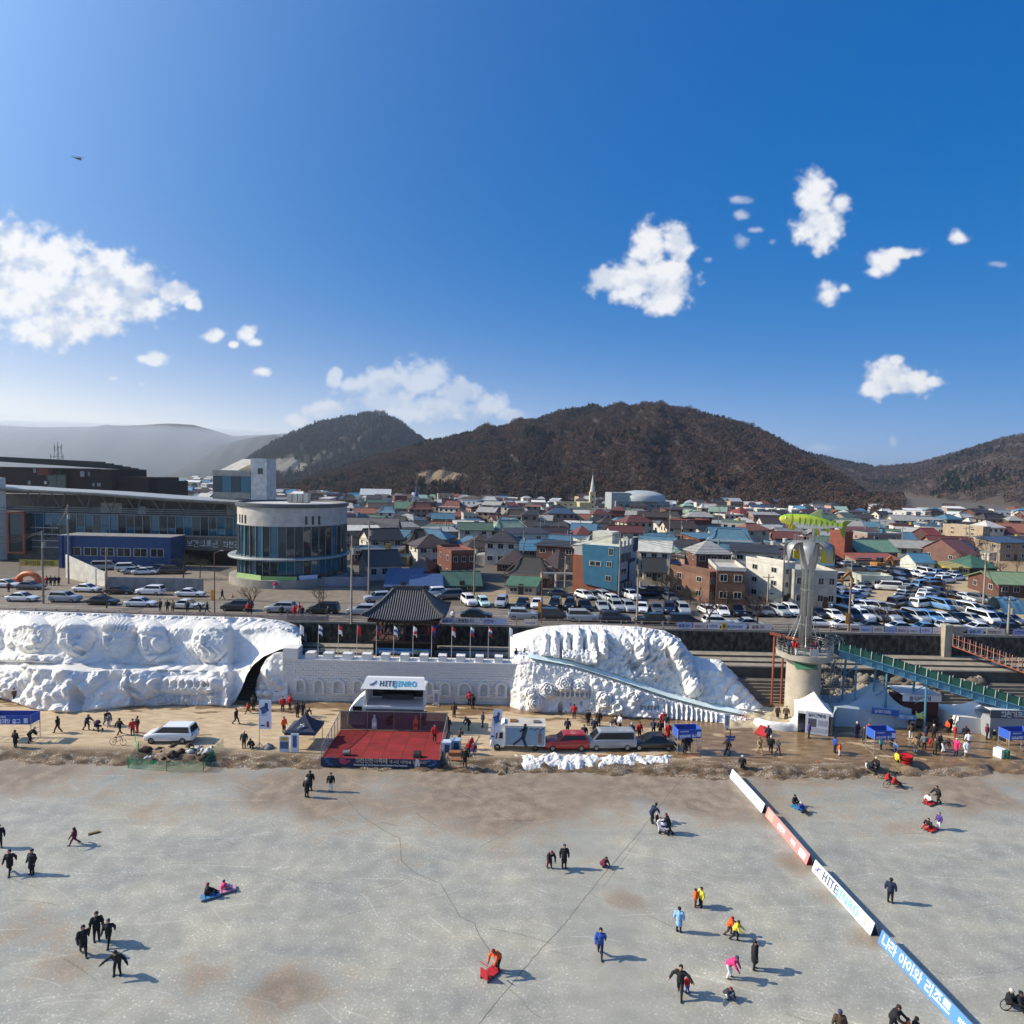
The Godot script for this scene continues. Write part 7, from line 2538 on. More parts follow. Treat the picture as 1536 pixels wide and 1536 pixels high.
func feather(called: String,px: float,foot: float,bot: float,top: float,x0: float,x1: float,label: String,lean: float) -> void:
	var p := gp(px,foot,BANK)
	var o := thing(called,label,"banner",p)
	var s := -p.z / F
	var y0 := (foot - bot) * s
	var y1 := (foot - top) * s
	var w := (x1 - x0) * s
	var xo := (x0 - px) * s
	pt(o,"pole",Vector3.ZERO,Vector3(0,y1 + .1,0),.03,.02,mat("9a9c9e",.4,.4),6)
	var c := pb(o,"cloth",Vector3(xo + w * .5 + .03,(y0 + y1) * .5,0),Vector3(w,y1 - y0,.03),mat("d6d8e2",.8,0,false))
	c.rotation.z = deg_to_rad(lean)
	pb(c,"print",Vector3(-.05 * w,(y1 - y0) * .18,.02),Vector3(w * .6,(y1 - y0) * .22,.02),mat("4a5a86",.8,0,false),Basis(Vector3(0,0,1),.5))
	pb(c,"print",Vector3(.1 * w,(y1 - y0) * .3,.025),Vector3(w * .25,(y1 - y0) * .2,.02),mat("30406a",.8,0,false))
	pb(c,"print",Vector3(-.1 * w,(y1 - y0) * .02,.02),Vector3(w * .5,(y1 - y0) * .12,.02),mat("9db4d4",.8,0,false))
	pb(c,"print",Vector3(.22 * w,-(y1 - y0) * .34,.02),Vector3(w * .2,(y1 - y0) * .2,.02),mat("8a4050",.8,0,false))
	pb(c,"print",Vector3(-.2 * w,-(y1 - y0) * .38,.02),Vector3(w * .35,(y1 - y0) * .05,.02),mat("30406a",.8,0,false))
	for q in 3:
		var a := TAU * q / 3.0
		pt(o,"tripod_leg",Vector3(cos(a) * .45,.02,sin(a) * .45),Vector3(0,.5,0),.025,.025,mat("9a9c9e",.4,.4),5)
func bicycle(at: Vector3,called: String,label: String) -> void:
	var o := thing(called,label,"bicycle",at)
	for s in [-1,1]:
		var m := TorusMesh.new()
		m.inner_radius = .30; m.outer_radius = .345; m.rings = 20; m.ring_segments = 6
		var w := part(o,"wheel",m,mat("1a1a1a",.8,0,false),Vector3(s * .52,.345,0))
		w.rotation.x = PI / 2
		var k := MB.new()
		for q in 8: k.tube(Vector3.ZERO,Vector3(cos(q * TAU / 8) * .31,0,sin(q * TAU / 8) * .31),.006,.006,3)
		part(w,"spoke",k.mesh(),mat("8a8c8e",.4,.6))
	var k := MB.new()
	for q in [[-.52,.345,-.1,.33],[-.1,.33,-.2,.8],[-.52,.345,-.18,.72],[-.1,.33,.38,.78],[-.18,.74,.36,.82],[.52,.345,.36,.92]]: k.tube(Vector3(q[0],q[1],0),Vector3(q[2],q[3],0),.022,.022,5)
	part(o,"frame",k.mesh(),mat("202326",.4))
	pt(o,"handlebar",Vector3(.34,.95,-.26),Vector3(.34,.95,.26),.02,.02,mat("8a8c8e",.4,.6),5)
	pb(o,"saddle",Vector3(-.21,.84,0),Vector3(.26,.06,.14),mat("141414",.7))
# ---------------------------------------------------------------- fish tower,chute,tents,gates,bridge
func fish() -> void:
	var z := -74.0
	var a := gz(1168,777,z)
	var b := gz(1262,790,z)
	var o := thing("trout_figure","giant yellow green trout figure on top of the steel tower","fish figure",gz(1212,783,z))
	o.rotation.z = deg_to_rad(-5.5)
	var L := (b - a).length()
	var x0 := -(1212 - 1168) * 74.0 / F
	var k := MB.new()
	k.use_col = true
	var prof := V([[0,.06],[.03,.32],[.08,.50],[.16,.66],[.28,.80],[.42,.86],[.58,.78],[.72,.60],[.85,.40],[.95,.30],[1.0,.32]])
	var rows := []
	var nx := 70
	var nr := 28
	for r in nx + 1:
		var t := float(r) / nx
		var h := lut(prof,t)
		var row := []
		for c in nr:
			var an := TAU * c / nr
			row.append(Vector3(x0 + t * L,cos(an) * h + (.05 if t < .2 else .0),-sin(an) * h * .55))
		rows.append(row)
	rows.reverse()
	k.grid(rows,true)
	k.c = PackedColorArray()
	for q in k.v.size():
		var v := k.v[q]
		var t := (v.x - x0) / L
		var h := maxf(lut(prof,t),.05)
		var yy := v.y / h
		var back := Color(.36,.58,.05)
		var side := Color(.88,.86,.07)
		var belly := Color(.86,.84,.74)
		var c := side.lerp(back,smoothstep(.5,.95,yy)) if yy > -.1 else side.lerp(belly,smoothstep(-.1,-.55,yy))
		if t > .24 and t < .93 and absf(yy - .12) < .42:
			var m := absf(fposmod((t - .26) / .088,1.0) - .5)
			if m < .22 - .2 * absf(yy - .1): c = Color(.22,.38,.03)
		if t > .2 and yy < -.25 and yy > -.45 and fposmod(t * 26.0,1.0) < .28: c = Color(.2,.2,.05)
		if t < .2: c = Color(.82,.78,.10).lerp(back,smoothstep(.35,.8,yy))
		if t > .185 and t < .205: c = Color(.42,.40,.03)
		k.c.append(c)
	var fm := StandardMaterial3D.new()
	fm.vertex_color_use_as_albedo = true
	fm.roughness = .4
	part(o,"body",k.mesh(),fm)
	for s in [-1,1]:
		var e := MB.new()
		e.lathe([Vector2(.0,-.12),Vector2(.09,-.08),Vector2(.12,0),Vector2(.09,.08),Vector2(0,.12)],Vector3.ZERO,10)
		var eye := part(o,"eye",e.mesh(),mat("e8e4c8",.3,0,false),Vector3(x0 + .09 * L,.2,s * .28))
		pb(eye,"pupil",Vector3(0,0,s * .1),Vector3(.1,.1,.06),mat("101010",.3,0,false))
	var fin := mat("a9ad4e",.6,0,false)
	var fins := [
		["dorsal_fin",[[.46,.78],[.60,1.55],[.66,1.6],[.645,1.15],[.68,.66]],.0,"c2c27a"],
		["adipose_fin",[[.83,.38],[.88,.62],[.90,.55],[.88,.34]],.0,"a2aa30"],
		["pectoral_fin",[[.20,-.5],[.19,-.95],[.23,-1.25],[.26,-.8],[.25,-.5]],.3,"b5a52c"],
		["pelvic_fin",[[.56,-.68],[.58,-1.2],[.65,-1.45],[.66,-1.1],[.63,-.68]],.22,"c0ae2a"],
		["anal_fin",[[.73,-.5],[.76,-.8],[.80,-1.12],[.82,-.7],[.82,-.42]],.0,"b9b23a"]]
	for q in fins:
		for s in ([-1,1] if q[2] > 0 else [1]):
			var poly := PackedVector2Array()
			for e in q[1]: poly.append(Vector2(x0 + e[0] * L,e[1]))
			var m := MB.new()
			m.prism(poly,-.05,.05)
			var f := part(o,q[0],m.mesh(),mat(q[3],.6,0,false),Vector3(0,0,s * q[2]))
			f.rotation.x = -PI / 2 + .0
			f.scale = Vector3(1,1,1)
			f.basis = Basis(Vector3(1,0,0),Vector3(0,0,1),Vector3(0,1,0))
	# forked tail,swung a little away
	var poly := PackedVector2Array()
	for e in [[0,.3],[.5,.62],[1.9,.70],[1.2,.25],[.95,0],[1.0,-.5],[.95,-1.5],[.3,-1.0],[0,-.3]]: poly.append(Vector2(e[0],e[1]))
	var tm := MB.new()
	tm.prism(poly,-.06,.06)
	var tl := part(o,"tail_fin",tm.mesh(),mat("7d8f1c",.5,0,false),Vector3(x0 + L * .985,0,0))
	tl.basis = Basis(Vector3.UP,.5) * Basis(Vector3(1,0,0),Vector3(0,0,1),Vector3(0,1,0))
func build_tower() -> void:
	var z := -74.0
	var b := gp(1203,1076,BANK)
	var c := Vector3(gz(1204,1030,z).x,BANK,z)
	var o := thing("fish_tower","round concrete and steel tower with a railed deck and drooping metal petals","tower",c)
	var k := MB.new()
	var y1 := gz(1203,988,z).y - BANK
	k.lathe_flat([Vector2(1.95,-.1),Vector2(1.95,y1 * .28),Vector2(1.93,y1 * .285),Vector2(1.93,y1 * .55),Vector2(1.91,y1 * .555),Vector2(1.91,y1 * .8),Vector2(1.89,y1 * .805),Vector2(1.89,y1)],Vector3.ZERO,36)
	part(o,"concrete_shaft",k.mesh(),mat("c3b9a8",.9))
	k = MB.new()
	for q in [[.8,1.9,2.0,5.4],[2.0,5.4,3.1,6.8]]: pass
	k.lathe_flat([Vector2(1.9,y1 - .25),Vector2(3.1,y1 + .35),Vector2(3.15,y1 + 1.0),Vector2(0,y1 + 1.0)],Vector3.ZERO,32)
	part(o,"deck",k.mesh(),mat("bdb7aa",.8))
	var dy := y1 + 1.0
	var steel := mat("b4b7b9",.3,.7)
	for q in 28:
		var a := TAU * q / 28.0
		pt(o,"rail_post",Vector3(cos(a) * 3.05,dy,sin(a) * 3.05),Vector3(cos(a) * 3.05,dy + 1.15,sin(a) * 3.05),.035,.035,steel,5)
	for h in [.3,.6,.9,1.15]:
		var m := TorusMesh.new()
		m.inner_radius = 3.02; m.outer_radius = 3.08; m.rings = 36; m.ring_segments = 5
		part(o,"rail",m,steel,Vector3(0,dy + h,0))
	pb(o,"rail_panel",Vector3(-.3,dy + .55,3.06),Vector3(1.0,.8,.05),mat("c6cacb",.5))
	pb(o,"green_awning",Vector3(-.9,y1 - .15,2.35),Vector3(2.5,.1,1.2),mat("4a8f6a",.7),Basis(Vector3.RIGHT,.45))
	var ct := gz(1206,845,z).y - BANK
	k = MB.new()
	for q in 8:
		var a := TAU * q / 8.0
		k.tube(Vector3(cos(a) * .5,dy,sin(a) * .5),Vector3(cos(a) * .5,ct,sin(a) * .5),.26,.26,10,false)
	part(o,"steel_column",k.mesh(),mat("a7a8a6",.22,.85))
	for h in [.15,.55]:
		k = MB.new()
		k.lathe_flat([Vector2(.74,0),Vector2(.8,0),Vector2(.8,.12),Vector2(.74,.12)],Vector3.ZERO,20)
		part(o,"clamp_ring",k.mesh(),steel,Vector3(0,lerpf(dy,ct,h + .15),0))
	for q in 8:
		var a := TAU * (q + .5) / 8.0
		var last := Vector3.ZERO
		k = MB.new()
		for s in 7:
			var t := s / 6.0
			var p := Vector3(cos(a),0,sin(a)) * lerpf(2.95,.78,pow(t,.75)) + Vector3.UP * (dy + .2 + 4.0 * pow(t,1.25))
			if s > 0: k.tube(last,p,.05,.05,5)
			last = p
		part(o,"stay",k.mesh(),steel)
	# petals
	var pt0 := gz(1206,813,z).y - BANK
	k = MB.new()
	k.lathe_flat([Vector2(.78,ct - .6),Vector2(.95,ct + .4),Vector2(1.1,pt0 - .2),Vector2(1.35,pt0),Vector2(1.35,pt0 + .12),Vector2(0,pt0 + .14)],Vector3.ZERO,28)
	part(o,"collar",k.mesh(),mat("b6b8ba",.35,.6))
	for q in 7:
		var a := TAU * (q + .25) / 7.0
		var dir := Vector3(cos(a),0,sin(a))
		var sd := Vector3(-sin(a),0,cos(a))
		var rows := []
		for s in 11:
			var t := s / 10.0
			var an := t * 2.1
			var rad := .9 + 1.95 * sin(minf(an,1.75)) * .98 + maxf(.0,an - 1.75) * .15
			var y := pt0 + .05 + .35 * sin(t * PI * .8) - 2.6 * pow(t,2.2)
			var wd := .62 * (1.0 - pow(t,3.0)) + .04
			var row := []
			for w in [-1.0,-.4,.4,1.0]: row.append(dir * (rad - absf(w) * absf(w) * .12) + sd * w * wd + Vector3.UP * (y - absf(w) * .1))
			rows.append(row)
		k = MB.new()
		k.grid(rows)
		var inner := []
		for r in rows:
			var rr := []
			for p in r: rr.append(p - Vector3.UP * .07 - dir * .04)
			inner.append(rr)
		inner.reverse()
		k.grid(inner)
		part(o,"petal",k.mesh(),mat("b3b5b8",.4,.5))
	for q in [[1195,832,10,12],[1240,832,22,26]]: pb(o,"yellow_sign",gz(q[0],q[1],z - 2.5) - c,Vector3(q[2] * .08,q[3] * .08,.08),mat("c9b41e",.7,0,false))
	for q in 20:
		var a := TAU * q / 20.0
		pt(o,"top_rail_post",Vector3(cos(a) * 1.7,pt0 + .1,sin(a) * 1.7),Vector3(cos(a) * 1.7,pt0 + .8,sin(a) * 1.7),.025,.025,steel,4)
	var m2 := TorusMesh.new()
	m2.inner_radius = 1.67; m2.outer_radius = 1.73; m2.rings = 30; m2.ring_segments = 5
	part(o,"top_rail",m2,steel,Vector3(0,pt0 + .8,0))
	k = MB.new()
	k.lathe_flat([Vector2(.0,pt0 + .05),Vector2(1.75,pt0 + .06),Vector2(1.75,pt0 + .12),Vector2(0,pt0 + .14)],Vector3.ZERO,24)
	part(o,"top_deck",k.mesh(),mat("8f9294",.6))
	var ft := gz(1212,784,z).y - BANK
	pt(o,"mast",Vector3(.4,pt0,0),Vector3(.5,ft,0),.22,.2,mat("bcbec0",.3,.6),12)
	fish()
	# orange frame beside the deck
	var of := thing("orange_frame","orange steel posts and beam beside the tower deck","frame",Vector3(gz(1158,1040,-77.0).x,BANK,-77.0))
	var oy := gz(1158,955,-77).y - BANK
	for q in [.0,1.75]: pt(of,"post",Vector3(q,0,-q * .8),Vector3(q,oy,-q * .8),.13,.13,mat("b4512f",.6),8)
	pb(of,"beam",Vector3(1.2,oy + .1,.3),Vector3(3.6,.3,.3),mat("b4512f",.6),Basis(Vector3.UP,-.5) * Basis(Vector3(0,0,1),-.12))
	# scaffold tower
	var sz := -73.2
	var s0 := gz(1243,1067,sz)
	var s1 := gz(1259,1067,sz)
	var sh := gz(1250,957,sz).y - BANK
	var sc := thing("scaffold_tower","galvanised lattice scaffold tower between the fish tower and the chute","scaffold",Vector3((s0.x + s1.x) * .5,BANK,sz))
	var hw := (s1.x - s0.x) * .5
	for e in [[-1,0],[1,0],[1,-1],[-1,-1]]: pt(sc,"upright",Vector3(e[0] * hw,0,e[1] * 1.6),Vector3(e[0] * hw,sh,e[1] * 1.6),.045,.045,steel,5)
	for f in 4:
		var A: Array = [[-1,0],[1,0],[1,-1],[-1,-1]][f]
		var B: Array = [[1,0],[1,-1],[-1,-1],[-1,0]][f]
		k = MB.new()
		for q in 9:
			var ya := sh * q / 9.0
			var yb := sh * (q + 1) / 9.0
			k.tube(Vector3(A[0] * hw,ya,A[1] * 1.6),Vector3(B[0] * hw,yb,B[1] * 1.6),.03,.03,4,false)
			k.tube(Vector3(B[0] * hw,ya,B[1] * 1.6),Vector3(A[0] * hw,yb,A[1] * 1.6),.03,.03,4,false)
			k.tube(Vector3(A[0] * hw,yb,A[1] * 1.6),Vector3(B[0] * hw,yb,B[1] * 1.6),.03,.03,4,false)
		part(sc,"lattice",k.mesh(),steel)
	# chute
	var za := -73.0
	var zb := -68.5
	var ca := gz(1258,975,za)
	var cb := gz(1545,1064,zb)
	var ch := thing("chute","long sloping chute with green side panels on a sky blue beam","chute",ca)
	var d := cb - ca
	var blue := mat("4d96bd",.6)
	var n := 17
	for q in n:
		var p0 := d * (float(q) / n)
		var p1 := d * (float(q + 1) / n)
		for s in [0,1]:
			var off := Vector3(0,0,-1.3 * s)
			k = MB.new()
			k.bar(p0 + off + Vector3(.03,.42,0),p1 + off + Vector3(-.03,.42,0),.06,.82)
			part(ch,"side_panel",k.mesh(),mat("1f6a55" if q % 2 else "236f59",.6))
			pt(ch,"panel_post",p0 + off + Vector3(0,0,.05),p0 + off + Vector3(.06,1.0,.05),.04,.04,mat("c9d2cc",.5),5)
		k = MB.new()
		k.bar(p0 + Vector3(.02,-.42,0),p1 + Vector3(-.02,-.42,0),.14,.7)
		k.bar(p0 + Vector3(0,-.42,.12),p0 + Vector3(.0,-.42,.13) + Vector3(.1,0,0),.1,.75)
		part(ch,"beam_section",k.mesh(),blue)
	k = MB.new()
	k.bar(Vector3(0,-.02,-.65),d + Vector3(0,-.02,-.65),1.3,.08)
	k.bar(Vector3(0,-.42,-1.3),d + Vector3(0,-.42,-1.3),.14,.7)
	part(ch,"trough",k.mesh(),mat("4a88a8",.6))
	for h in [.02,-.78]:
		k = MB.new()
		k.bar(Vector3(0,h,.1),d + Vector3(0,h,.1),.2,.06)
		part(ch,"flange",k.mesh(),mat("6db3d6",.6))
	for q in [[1299,1097],[1350,1104],[1407,1107]]:
		var f := gp(q[0],q[1],BANK)
		var t := (f.x - ca.x) / d.x
		var top := ca + d * t - ch.position
		f = Vector3(f.x,BANK,top.z + ch.position.z + .1)
		var tr := MB.new()
		for s in [0,1]: pt(ch,"support_post",f - ch.position + Vector3(-1.0 * s,0,-1.2 * s),top + Vector3(-.6 * s,-.75,-1.2 * s),.13,.12,blue,8)
		for y in [.35,.6,.85]: tr.tube((f - ch.position).lerp(top,y),(f - ch.position).lerp(top,y - .2) + Vector3(-.8,0,-1.2),.05,.05,5)
		part(ch,"support_brace",tr.mesh(),blue)
	# second chute,red riders,seen past the tower
	var rr := thing("zip_rope_ramp","dark blue inner ramp running down behind the scaffold","ramp",gz(1232,990,-76))
	k = MB.new()
	k.bar(Vector3(0,0,0),gz(1278,1015,-75.5) - rr.position,1.2,.35)
	part(rr,"trough",k.mesh(),mat("2c4f6b",.6))
	pt(rr,"post",Vector3(2.6,-1.2,.3),Vector3(2.6,-7.0,.3),.1,.1,mat("8a3a30",.6),6)
	# --- tents
	var t1 := tent("white_tent",1229,1102,3.4,2.5,4.3,"dedcd6","white peaked booth tent with a printed notice front beside the concrete tower",[],true)
	t1.rotation.y = deg_to_rad(-18)
	var fr := pb(t1,"notice_front",Vector3(.2,1.3,1.82),Vector3(2.3,2.5,.08),mat("b9bcc4",.8,0,false))
	k = MB.new()
	hangul(k,"실시간방송",Vector3(-.9,.72,.05),.36,.15)
	part(fr,"lettering",k.mesh(),mat("2a2c36",.7,0,false))
	pb(fr,"notice_print",Vector3(-.5,.05,.05),Vector3(.8,.9,.02),mat("4a4d58",.8,0,false))
	pb(fr,"notice_print",Vector3(.55,.1,.05),Vector3(.9,.6,.02),mat("8f93a2",.8,0,false))
	pb(fr,"notice_print",Vector3(0,-.75,.05),Vector3(2.0,.5,.02),mat("9fa2ac",.8,0,false))
	# large grey blue marquee with a tall peak
	marquee("marquee",[[1262,1080],[1300,1090],[1364,1088]],1254,1366,1090,1062,1018,1318,"9fb0b8","large grey blue marquee with a single tall peak behind the chute posts")
	marquee("marquee",[],1437,1560,1100,1076,1040,1490,"d9d6cd","white marquee with sloping walls under the lower end of the chute")
	var mw := thing("lettered_booth","grey booth with a black lettered band beside the white marquee","booth",gp(1515,1108,BANK))
	pb(mw,"wall",Vector3(0,1.2,-1.2),Vector3(4.6,2.4,2.4),mat("8f9296",.85,0,false))
	pb(mw,"sign_band",Vector3(0,2.75,.05),Vector3(4.8,.85,.08),mat("4d4f54",.8,0,false))
	k = MB.new()
	hangul(k,"화천가로수",Vector3(-1.2,2.45,.1),.6,.14)
	part(mw,"lettering",k.mesh(),mat("e0e0de",.7,0,false))
	pb(mw,"roof",Vector3(0,3.22,-1.2),Vector3(4.8,.1,2.6),mat("c9cacb",.8,0,false))
	# dark red store booth behind
	var rs := thing("food_stall","dark red food stall with white lettered roof band between the marquees","stall",gp(1384,1092,BANK))
	pb(rs,"wall",Vector3(0,1.5,-2.0),Vector3(4.0,3.0,3.0),mat("4c2320",.85))
	pb(rs,"roof_band",Vector3(0,3.3,-.4),Vector3(4.4,.7,.1),mat("c7ccd0",.8,0,false))
	k = MB.new()
	hangul(k,"음식빠르게",Vector3(-1.5,3.05,-.34),.5,.14)
	part(rs,"lettering",k.mesh(),mat("3a3c44",.7,0,false))
	pb(rs,"roof",Vector3(0,3.7,-2.0),Vector3(4.4,.12,3.3),mat("b5b8bb",.8,0,false))
	pb(rs,"counter",Vector3(0,.55,-.3),Vector3(3.6,1.1,.6),mat("2f2a28",.8))
	# banners between the chute posts
	for q in [[1308,1348,1062,1074,"2a5fa8","blue banner with fine print strung before the grey marquee","썰매타기체험"],[1346,1375,1070,1082,"4a8fc0","pale blue banner strung between the chute posts","체험이벤트"],[1374,1386,1069,1079,"b8c23c","yellow green banner square strung beside the chute post","추첨"],[1362,1400,1080,1090,"4a4038","dark notice banner with white icons before the food stall","환영"]]:
		var bz := -70.8
		var a0 := gz(q[0],q[2],bz)
		var a1 := gz(q[1],q[3],bz)
		var bn := thing("strung_banner",q[5],"banner",(a0 + a1) * .5,.0)
		bn.rotation.z = deg_to_rad(-5)
		pb(bn,"cloth",Vector3.ZERO,Vector3(a1.x - a0.x,(a0.y - a1.y) * .8,.04),mat(q[4],.8,0,false))
		k = MB.new()
		hangul(k,q[6],Vector3(-(a1.x - a0.x) * .4,-.14,.03),minf(.32,(a1.x - a0.x) * .8 / q[6].length()),.15)
		part(bn,"lettering",k.mesh(),mat("e6e9ea",.7,0,false))
		for s in [-1,1]: pt(bn,"pole",Vector3(s * (a1.x - a0.x) * .5,BANK - bn.position.y,-.03),Vector3(s * (a1.x - a0.x) * .5,.5,-.03),.03,.03,mat("9a9c9e",.5),5)
	# --- blue gates
	gate(1035,1139,1095,37,"얼음썰매장 출구","blue lettered gate frame at the head of the plank ramp",6.0)
	gate(1330,1139,1097,34,"얼음썰매장 출구","blue lettered gate frame before the chute posts",6.0)
	gate(8,1120,1074,66,"얼음썰매장 출구","blue lettered gate frame on the path before the carved snow wall",2.0)
	gate(1536,1140,1098,40,"얼음썰매장 입구","blue lettered gate frame by the lettered booth",6.0)
	# plank ramp
	var pr := thing("plank_ramp","orange brown plank ramp running from the gate down to the ice","ramp",gp(1042,1158,.05))
	var e := gp(1034,1132,BANK) - pr.position
	for q in 5:
		k = MB.new()
		k.bar(Vector3(-.9 + q * .44,.12,0),e + Vector3(-.9 + q * .44,.05,0),.42,.1)
		part(pr,"plank",k.mesh(),mat(["96603a","8c5834","9f6840"][q % 3],.85))
	pr = thing("plank_ramp","narrow plank walkway from the far gate down to the ice","ramp",gp(1352,1160,.05))
	e = gp(1325,1138,BANK) - pr.position
	for q in 3:
		k = MB.new()
		k.bar(Vector3(-.5 + q * .44,.12,0),e + Vector3(-.5 + q * .44,.05,0),.42,.1)
		part(pr,"plank",k.mesh(),mat(["a58a66","9c8260"][q % 2],.85))
	# signpost
	var sp := thing("signpost","dark post with blue arrow boards beside the path","signpost",gp(1094,1134,BANK))
	pt(sp,"post",Vector3.ZERO,Vector3(0,2.7,0),.07,.06,mat("3a2a24",.7),8)
	pb(sp,"arrow_board",Vector3(0,2.0,.08),Vector3(1.0,.22,.05),mat("24457c",.7,0,false))
	pb(sp,"arrow_board",Vector3(0,1.72,.08),Vector3(.8,.2,.05),mat("2b4d86",.7,0,false))
	# white notice,red markers at the slide end
	var nt := thing("notice_board","small white notice on the snow at the end of the slide","sign",gp(1090,1094,BANK))
	pb(nt,"panel",Vector3(0,1.0,0),Vector3(.6,1.6,.06),mat("d4d6da",.7,0,false))
	pb(nt,"print",Vector3(0,1.0,.035),Vector3(.35,1.1,.02),mat("7d8a9a",.7,0,false))
	pb(nt,"foot",Vector3(0,.1,0),Vector3(.3,.2,.3),mat("8a8c8e",.7))
	for q in [[1108,1076],[1113,1081],[1119,1083],[1226,1151]]: cone(gp(q[0],q[1],BANK if q[1] < 1100 else .2),"orange traffic cone at the foot of the ice slide" if q[1] < 1100 else "orange traffic cone on the muddy river edge","cones at the slide foot")
	cone(gp(349,896,ROAD),"orange barrel marker on the clinic forecourt","")
	var mt := thing("landing_mat","red landing mat leaning at the slide end","mat",gp(1145,1103,BANK))
	k = MB.new()
	k.bar(Vector3(-.5,.1,.2),Vector3(.45,.75,-.5),1.3,.12)
	part(mt,"pad",k.mesh(),mat("a5231f",.7,0,false))
	pb(mt,"strap",Vector3(.2,.72,-.3),Vector3(.1,.06,.8),mat("701816",.7,0,false))
	# storage box
	var bx := thing("plastic_bin","white and green plastic bin on the path near the pink coats","bin",gp(1499,1135,BANK))
	pb(bx,"tub",Vector3(0,.45,0),Vector3(.8,.9,.8),mat("d4d8d4",.6,0,false),Basis(Vector3.UP,.4))
	pb(bx,"green_side",Vector3(.45,.42,.2),Vector3(.5,.8,.6),mat("2c6b48",.6,0,false),Basis(Vector3.UP,.4))
	var rd := thing("sled_stack","stack of red round sleds beside the person in a yellow jacket","sled stack",gp(1358,1152,.1))
	for q in 6:
		k = MB.new()
		k.lathe([Vector2(.0,.02),Vector2(.4,.0),Vector2(.55,.1),Vector2(.6,.22),Vector2(.52,.2),Vector2(.36,.1),Vector2(0,.1)],Vector3.ZERO,16)
		var s := part(rd,"sled",k.mesh(),mat("b01a1c" if q % 2 else "9c1518",.4,0,false),Vector3(.04 * (q % 3),q * .22,0))
		s.rotation.z = .08 * (q % 2)
	# suspension footbridge
	var fb := thing("footbridge","narrow footbridge with rust red frames running from the pillar towards the ice","bridge",Vector3(0,0,0))
	var f0 := gz(1424,960,-89.0)
	var f1 := gz(1560,1010,-80.0)
	for q in 16:
		var p := f0.lerp(f1,q / 15.0)
		pb(fb,"deck_plank",p + Vector3(.3,-.6,0),Vector3((f1.x - f0.x) / 15.0 - .04,.12,1.6),mat("7d6a5c",.85))
		for s in [-.75,.75]: pt(fb,"rail_post",p + Vector3(0,-.6,s),p + Vector3(0,1.1,s),.05,.05,mat("b0a598" if s > 0 else "a34c3c",.7),5)
	for s in [-.75,.75]:
		pt(fb,"handrail",f0 + Vector3(0,.5,s),f1 + Vector3(0,.5,s),.05,.05,mat("a8523f",.7),5)
		pt(fb,"truss",f0 + Vector3(0,-.7,s),f1 + Vector3(0,-.7,s),.1,.1,mat("a8523f",.7),5)
	var pl := thing("bridge_pillar","pale concrete pillar at the head of the footbridge","pillar",Vector3(gz(1419,960,-89.2).x,TER,-89.2))
	pb(pl,"shaft",Vector3(0,2.1,0),Vector3(1.0,4.6,1.0),mat("b5ab9c",.9))
	pb(pl,"cap",Vector3(0,4.5,0),Vector3(1.15,.25,1.15),mat("bdb4a6",.9))
	pl = thing("bridge_pillar","second pale concrete block beside the footbridge head","pillar",Vector3(gz(1438,950,-89.4).x,ROAD,-89.9))
	pb(pl,"shaft",Vector3(0,.7,0),Vector3(1.4,1.4,.9),mat("b5ab9c",.9))
	pb(pl,"cap",Vector3(0,1.45,0),Vector3(1.5,.15,1.0),mat("bdb4a6",.9))
	# boulders on the embankment
	var r2 := RandomNumberGenerator.new()
	r2.seed = 55
	for q in 70:
		var px := r2.randf_range(1262,1536)
		var t := r2.randf()
		var p := gz(px,0,-79.2 - 3.2 * t)
		lump("boulder",Vector3(p.x,BANK + .4 + 1.9 * t + r2.randf_range(0,.3),-79.2 - 3.2 * t),r2.randf_range(.45,.95),["9a8f80","857a6c","a59a8a","6f675c"][q % 4],"%s boulder heaped on the embankment behind the marquees" % ["pale tan","brown grey","light grey","dark"][q % 4],"boulder","boulders on the embankment",200 + q)
func cone(at: Vector3,label: String,group: String) -> void:
	var o := thing("traffic_cone",label,"cone",at,.0,group)
	pb(o,"base",Vector3(0,.03,0),Vector3(.4,.06,.4),mat("1c1c1c",.8))
	pt(o,"body",Vector3(0,.06,0),Vector3(0,.72,0),.16,.03,mat("c8351f",.6,0,false),12)
	pt(o,"white_band",Vector3(0,.36,0),Vector3(0,.48,0),.108,.086,mat("dedede",.6,0,false),12)
